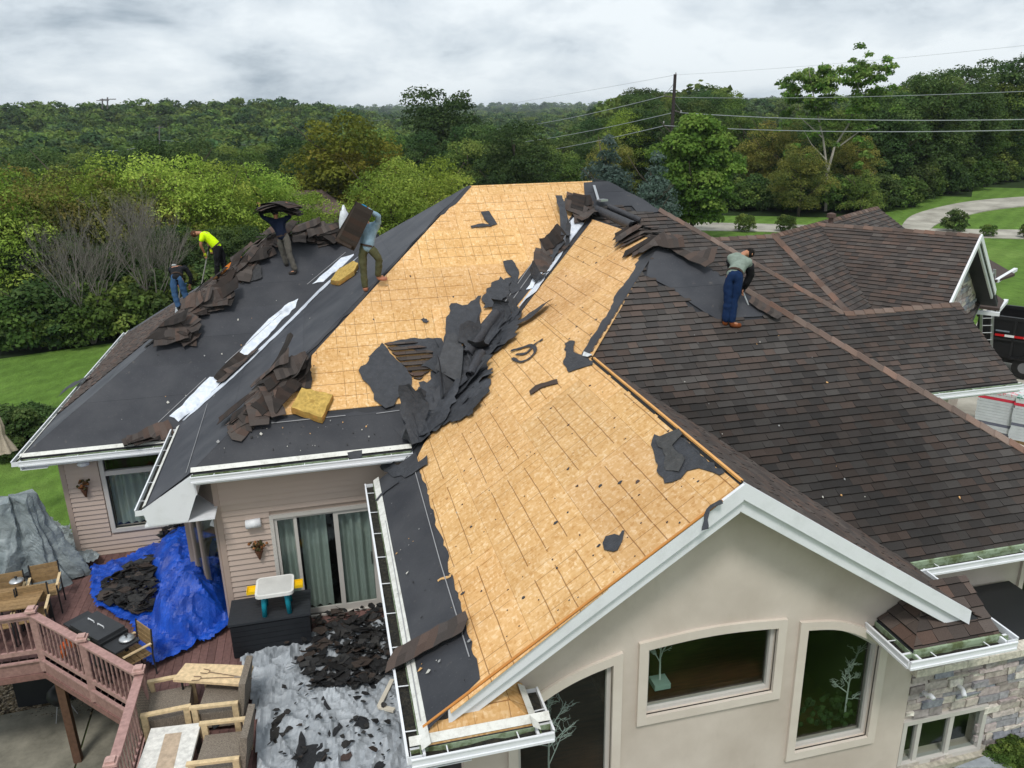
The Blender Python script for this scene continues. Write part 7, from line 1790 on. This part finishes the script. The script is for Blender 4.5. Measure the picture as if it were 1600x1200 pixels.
# black cabinet and cover at the far left
c = place(-5, 900); o = thing('barbecue_grill', 'large dark covered barbecue cut by the left edge of the photo', 'grill', c)
m = MB(); m.col = (.035, .034, .034); m.box(c+Vector((-.1, .15, .5)), (1.0, .7, 1.0)); m.build('cabinet', 'painted', o)
m = MB(); m.col = (.24, .23, .22); R_ = Matrix.Rotation(.25, 3, 'Y'); m.prism([c+Vector((-.7, y_, z_)) for y_, z_ in ((-.35, 1.0), (-.3, 1.22), (0, 1.36), (.35, 1.30), (.5, 1.0))], (1.15, 0, 0)); m.build('hood', 'painted', o)
# closed patio umbrella
a = onz(0, 700, 2.3); base = Vector((a.x, a.y+.3, DZ)); b_ = ony(-2, 640, base.y); top_ = Vector((b_.x, b_.y, b_.z)); o = thing('patio_umbrella', 'folded beige patio umbrella at the left edge above the lawn', 'umbrella', base)
m = MB(); m.col = (.12, .10, .09); m.tube([base, Vector((base.x, base.y, top_.z))], .025, 8); m.build('pole', 'painted', o)
m = MB(); m.col = srgb(176, 164, 148); n = 28; rg_ = []
H_ = top_.z-base.z
for q_, R_ in ((0, .02), (.15, .07), (.35, .12), (.5, .10), (.54, .09), (.8, .24), (.9, .30)):
    rg_.append([Vector((base.x+math.cos(2*PI*j/n)*R_*(1+.22*math.cos(j*PI/2)), base.y+math.sin(2*PI*j/n)*R_*(1+.22*math.cos(j*PI/2)), top_.z-q_*1.5)) for j in range(n)])
m.add([p for row in rg_ for p in row], [(k*n+j, k*n+(j+1) % n, (k+1)*n+(j+1) % n, (k+1)*n+j) for k in range(len(rg_)-1) for j in range(n)]); m.build('canopy', 'cloth', o, smooth=True)
# ---- table with roasting forks
T_ = [place(u, v, DZ+.62) for u, v in ((270, 1062), (290, 1036), (396, 1040), (384, 1070))]; ctr = sum(T_, Vector())/4
o = thing('wood_table', 'small pale wood topped table with two roasting forks beside the silver tarp', 'table', (ctr.x, ctr.y, DZ))
m = MB(); m.col = srgb(222, 196, 156); pts = jag([tuple(p[:2]) for p in T_], .004, .2, 2); m.prism([Vector((x, y, DZ+.62)) for x, y in pts], (0, 0, -.045)); m.build('tabletop', 'rough_painted', o)
for p in T_: 
    q_ = ctr+(p-ctr)*.8; m = MB(); m.col = (.02, .02, .02); m.tube([(q_.x, q_.y, DZ), (q_.x, q_.y, DZ+.58)], .02, 6); m.build('leg', 'painted', o)
def fork(u0, v0, u1, v1, lb):
    a = place(u0, v0, DZ+.64); b_ = place(u1, v1, DZ+.64); d = (b_-a).normalized(); s_ = Vector((-d.y, d.x, 0)); o = thing('roasting_fork', lb, 'fork', a, 'roasting forks')
    m = MB(); m.col = srgb(120, 96, 80); m.tube([a, b_-d*.14], .006, 5); m.build('shaft', 'painted', o)
    m = MB(); m.col = srgb(110, 84, 70); m.tube([b_-d*.01+s_*.05, b_-d*.13+s_*.045, b_-d*.15, b_-d*.13-s_*.045, b_-d*.01-s_*.05], .006, 5); m.build('prongs', 'painted', o)
    m = MB(); m.col = srgb(150, 140, 130); m.tube([a-d*.16, a], .012, 6); m.build('grip', 'painted', o)
fork(380, 1058, 315, 1048, 'roasting fork lying higher up on the pale table top'); fork(366, 1058, 300, 1060, 'roasting fork lying along the near edge of the pale table top')
# ---- wicker armchairs with wood arms, low table
b = NB('wicker')
ch = b.n('ShaderNodeTexBrick'); ch.inputs['Scale'].default_value = 26; b.l(b.mapping(b.pos(), (1, 1, 1), (.6, .5, .8)), ch.inputs['Vector']); ch.inputs['Color1'].default_value = srgb(176, 164, 148)+(1,); ch.inputs['Color2'].default_value = srgb(146, 134, 120)+(1,); ch.inputs['Mortar'].default_value = srgb(74, 66, 60)+(1,); ch.inputs['Mortar Size'].default_value = .035
b.bump(ch.outputs['Fac'], .8, -.01); b.fin(ch.outputs['Color'], .8)
def wicker(u, v, yaw, lb, w_=.72, zz=DZ):
    c = place(u, v); o = thing('wicker_armchair', lb, 'armchair', c, 'wicker armchairs with pale wood arms'); R_ = Matrix.Rotation(yaw, 3, 'Z'); P_ = lambda x, y, z: c+R_ @ Vector((x, y, z))
    m = MB(); m.box(P_(0, 0, .26), (w_, .64, .28), R_); m.build('seat', 'wicker', o)
    m = MB(); R2 = R_ @ Matrix.Rotation(-.16, 3, 'X'); m.box(P_(0, .38, .52), (w_, .10, .74), R2); m.build('backrest', 'wicker', o)
    for sx in (-1, 1):
        m = MB(); m.col = WD; m.box(P_(sx*(w_/2+.05), -.02, .58), (.075, .74, .04), R_); m.build('armrest', 'rough_painted', o)
        m = MB(); m.col = WD; m.box(P_(sx*(w_/2+.05), -.32, .28), (.06, .09, .56), R_); m.build('leg', 'rough_painted', o)
        m = MB(); m.col = WD; m.box(P_(sx*(w_/2+.05), .30, .28), (.06, .09, .56), R_); m.build('leg', 'rough_painted', o)
wicker(270, 1130, PI/2+.05, 'wicker armchair with its back to the deck rail'); wicker(352, 1120, -PI/2-.1, 'wicker armchair beside the pale wood table, its back to the silver tarp')
wicker(352, 1205, -PI/2-.1, 'wicker armchair at the bottom edge with a dark scrap on its seat')
dscrap([(331, 1134), (343, 1126), (346, 1131), (334, 1139)], 31, 'small dark shingle scrap lying on a wicker seat', z=DZ+.42, grp=None)
T_ = [place(u, v, DZ+.46) for u, v in ((236, 1138), (314, 1129), (285, 1240), (200, 1240))]; ctr = sum(T_, Vector())/4
o = thing('coffee_table', 'white topped coffee table with a tan wooden inlay at the bottom edge', 'table', (ctr.x, ctr.y, DZ))
m = MB(); m.col = srgb(222, 220, 214); m.prism([Vector((p.x, p.y, DZ+.46)) for p in T_], (0, 0, -.05)); m.build('tabletop', 'rough_painted', o)
m = MB(); m.col = srgb(188, 168, 146); q4 = [place(u, v, DZ+.465) for u, v in ((258, 1147), (284, 1144), (262, 1240), (232, 1240))]; m.prism(q4, (0, 0, -.003)); m.build('inlay', 'rough_painted', o)
for p in T_: q_ = ctr+(p-ctr)*.85; m = MB(); m.col = (.06, .05, .045); m.box2((q_.x-.04, q_.y-.04, DZ), (q_.x+.04, q_.y+.04, DZ+.41)); m.build('leg', 'rough_painted', o)
# ---- things below the deck
c = onz(75, 1100, pz); o = thing('storage_crate', 'black storage box standing on the gravel under the deck', 'box', c)
m = MB(); m.col = (.018, .019, .022); m.box(c+Vector((0, .3, .4)), (1.15, .6, .75)); m.build('body', 'painted', o)
m = MB(); m.col = (.024, .025, .028); m.box(c+Vector((0, .3, .80)), (1.22, .66, .06)); m.build('lid', 'painted', o)
c = onz(102, 1118, pz); o = thing('kettle_grill', 'small round black kettle grill on the patio behind the deck post', 'grill', c)
m = MB(); m.col = (.012, .012, .013); m.lathe(c+ZV*.32, [(.03, 0), (.18, .06), (.25, .18), (.26, .24), (.24, .32), (.14, .42), (.02, .45)], 18); m.build('kettle', 'painted', o, smooth=True)
for k in range(3): th = k*2.09; m = MB(); m.col = srgb(150, 150, 150); m.tube([c+Vector((math.cos(th)*.24, math.sin(th)*.24, 0)), c+Vector((math.cos(th)*.12, math.sin(th)*.12, .36))], .012, 6); m.build('leg', 'painted', o)
m = MB(); r = random.Random(3); c = place(112, 1032)
for i in range(7): m.col = srgb(214, 92+20*r.random(), 50); m.blob(c+Vector((r.gauss(0, .08), r.gauss(0, .06), .1+.4*r.random())), (.06, .05, .09), i, .3, 7, 5)
o = m.build('orange_cloth', 'cloth'); tag(o, 'orange cloth hanging behind the balusters beside the griddle', 'cloth', kind='stuff')

# ================================================================ FRONT YARD
# dump trailer
tp = onz(1530, 488, 4.5); o = thing('dump_trailer', 'black dump trailer with red and white reflector tape parked beyond the porch roof', 'trailer', (tp.x, tp.y, 2.33))
def TR(a, d, z): return Vector((tp.x, tp.y, 0))+Vector((G.x, G.y, 0))*a+Vector((PE.x, PE.y, 0))*d+ZV*z
BK = (.010, .010, .011)
def tb(a0, a1, d0, d1, z0, z1, col, nm, mat='painted'): m = MB(); m.col = col; q_ = [TR(a0, d0, z1), TR(a1, d0, z1), TR(a1, d1, z1), TR(a0, d1, z1)]; m.prism(q_, (0, 0, z0-z1)); return m.build(nm, mat, o)
tb(0, 4.6, 0, .06, 3.0, 4.35, BK, 'side_panel'); tb(0, 4.6, 2.0, 2.06, 3.0, 4.35, BK, 'side_panel'); tb(0, .06, .06, 2.0, 3.0, 4.35, BK, 'end_panel'); tb(4.54, 4.6, .06, 2.0, 3.0, 4.35, BK, 'end_panel'); tb(.06, 4.54, .06, 2.0, 3.0, 3.06, BK, 'floor')
tb(-.05, 4.65, -.04, .10, 4.35, 4.47, (.016, .016, .017), 'top_rail'); tb(-.05, 4.65, 1.96, 2.1, 4.35, 4.47, (.016, .016, .017), 'top_rail'); tb(-.1, 5.4, .2, 1.86, 2.78, 2.98, BK, 'frame'); tb(-.02, 4.62, -.05, .0, 3.62, 3.70, (.018, .018, .019), 'side_rail')
for k in range(6): tb(.35+k*.8, .43+k*.8, -.05, .0, 3.0, 4.35, (.016, .016, .017), 'stake')
for k in range(10): tb(.62+k*.3, .92+k*.3-.005, -.062, -.052, 3.76, 3.84, srgb(190, 24, 28) if k % 2 == 0 else srgb(226, 226, 226), 'reflector')
tb(.62, 1.05, -.062, -.052, 3.93, 3.98, srgb(120, 130, 140), 'label_plate')
for a_ in (1.7, 2.6):
    p = TR(a_, -.12, 2.75); ex = Vector((PE.x, PE.y, 0)); m = MB(); m.col = (.012, .012, .012); m.tube([p-ex*.0, p+ex*.22], .40, 20); wh = m.build('wheel', 'painted', o, smooth=False)
    m = MB(); m.col = srgb(110, 110, 112); m.tube([p-ex*.012, p+ex*.03], .20, 14); m.build('rim', 'painted', wh)
tb(1.2, 3.1, -.18, .18, 3.0, 3.06, BK, 'fender')
# pallets of wrapped shingle bundles
b = NB('wrap'); c = b.mix(b.ramp(b.noise(7, 4, .8), [(.40, 0.), (.48, 1.)]), b.attr(), srgb(222, 226, 226)); b.fin(c, .35)
def pallet(u, v, lb, seed):
    c = onz(u, v, 2.36); o = thing('shingle_pallet', lb, 'pallet', c, 'pallets of new shingles'); r = random.Random(seed); gx = Vector((G.x, G.y, 0)); px_ = Vector((PE.x, PE.y, 0)); R_ = Matrix((gx, px_, ZV)).transposed()
    for k in range(3): m = MB(); m.col = srgb(170, 140, 100); m.box(c+px_*(k-1)*.42+ZV*.06, (1.1, .1, .12), R_); m.build('pallet_board', 'rough_painted', o)
    for lay in range(15):
        z = .13+lay*.085
        for k in range(3):
            f_ = r.random(); col = srgb(208, 214, 218) if lay < 14 else r.choice([srgb(60, 130, 110), srgb(220, 70, 90), srgb(200, 210, 210)])
            if lay < 13 and f_ < .14: col = srgb(112, 116, 132)
            if lay >= 12 and f_ < .6: col = srgb(222, 64, 84)
            m = MB(); m.col = col; m.box(c+px_*(k-1)*.36+gx*r.gauss(0, .012)+ZV*(z+.04), (1.02, .345, .078), R_)
            m.build('shingle_pack', 'wrap' if lay >= 13 else 'painted', o)
    return o
pallet(1556, 676, 'left pallet of wrapped new shingles on the driveway', 1); pallet(1612, 690, 'right pallet of wrapped new shingles cut by the photo edge', 2)
m = MB(); m.col = (.03, .03, .03); a = onz(1530, 662, 2.9); m.box(a-FH*.5, (.7, .4, .05), Matrix.Rotation(.3, 3, 'Y')); o = m.build('felt_pack', 'painted'); tag(o, 'black pack leaning on the left pallet of new shingles', 'pack')
# aluminium ladder against the garage
a0, a1 = onz(1556, 486, 4.6), None; c = Vector((a0.x, a0.y, 2.35)); o = thing('ladder', 'aluminium extension ladder leaning on the garage eave beside the gable', 'ladder', c)
tpL = ony(1545, 421, c.y-.3); bt = Vector((c.x, c.y, 2.35)); sd_ = Vector((PE.x, PE.y, 0))*.0+RH
for s_ in (-.2, .2): m = MB(); m.col = srgb(150, 156, 162); m.beam(bt+sd_*s_, tpL+sd_*s_, .09, .03); m.build('rail', 'steel', o)
for k in range(14): m = MB(); q_ = (k+.5)/14; p = bt+(tpL-bt)*q_; m.tube([p-sd_*.2, p+sd_*.2], .018, 6); m.build('rung', 'steel', o)
# ---- white decorative trees behind the windows
def birch(base, H, seed, lb, lean=0, pot=None, spread=.5):
    o = thing('decorative_tree', lb, 'artificial tree', base, 'white artificial trees in the windows'); r = random.Random(seed); m = MB(); m.col = srgb(206, 216, 208)
    def br(p, d, L, rad, lv):
        e_ = p+d*L; m.tube([p, p+d*L*.5+Vector((r.gauss(0, .02), r.gauss(0, .02), 0)), e_], [rad, rad*.8, rad*.5], 5, cap=False)
        if lv >= 3: return
        for k in range(4 if lv else 7): q_ = p+d*L*(.35+.6*r.random()) if lv else p+d*L*(.45+.13*k); br(q_, (d+Vector((r.gauss(0, spread), r.gauss(0, spread*.5), r.gauss(.1, .25)))).normalized(), L*(.38+.2*r.random())*(1 if lv else .8), max(.003, rad*.55), lv+1)
    br(Vector(base), Vector((lean, 0, 1)).normalized(), H*.72, .015, 0); m.build('branches', 'painted', o)
    if pot: m = MB(); m.col = srgb(150, 176, 164); m.box(Vector(base)+ZV*.04, (.22, .2, .08)); m.build('base', 'painted', o)
birch((ony(1030, 1082, 7.95).x, 7.95, 4.42), 1.05, 3, 'white artificial tree on a square base at the left of the middle window', pot=True)
birch((ony(1318, 1130, 7.95).x, 7.95, 3.25), 1.0, 5, 'white branched tree standing among plants in the right window', spread=.7)
birch((ony(858, 1190, 7.95).x, 7.95, 3.0), 1.5, 8, 'white branched tree low in the left arched window', spread=.7)
m = MB(); r = random.Random(2)
c = Vector((ony(1300, 1130, 7.95).x, 8.05, 3.1))
for i in range(60): m.col = r.choice([(.03, .06, .02), (.05, .09, .03), (.02, .035, .015)]); m.blob(c+Vector((r.gauss(0, .28), r.gauss(0, .08), r.random()*.45)), (.05, .03, .05), i, .4, 5, 4)
o = m.build('indoor_plants', 'cloth'); tag(o, 'dark green indoor plants at the foot of the right window', 'plants', kind='stuff')
# sill log and silver tarp end by the stone wall
m = MB(); pts = [onz(u, v, 2.42) for u, v in ((1490, 1204), (1540, 1185), (1562, 1188), (1580, 1204))]; m.prism([p+ZV*.06 for p in pts], (0, 0, -.05)); o = m.build('silver_tarp', 'silver_tarp'); tag(o, 'corner of a silver tarp on the ground at the foot of the stone wall', 'tarp')

# ================================================================ HAZE
b = bpy.data.materials.new('haze'); b.use_nodes = True; b.node_tree.nodes.clear(); vo = b.node_tree.nodes.new('ShaderNodeVolumePrincipled'); ou_ = b.node_tree.nodes.new('ShaderNodeOutputMaterial')
vo.inputs['Color'].default_value = (.80, .90, 1, 1); vo.inputs['Density'].default_value = .00013; b.node_tree.links.new(vo.outputs[0], ou_.inputs['Volume']); MATS['haze'] = b
m = MB(); m.box2((-5400, -5400, -60), (5400, 5400, 90)); o = m.build('haze', 'haze'); tag(o, 'thin pale haze over the whole valley', 'haze', kind='stuff')
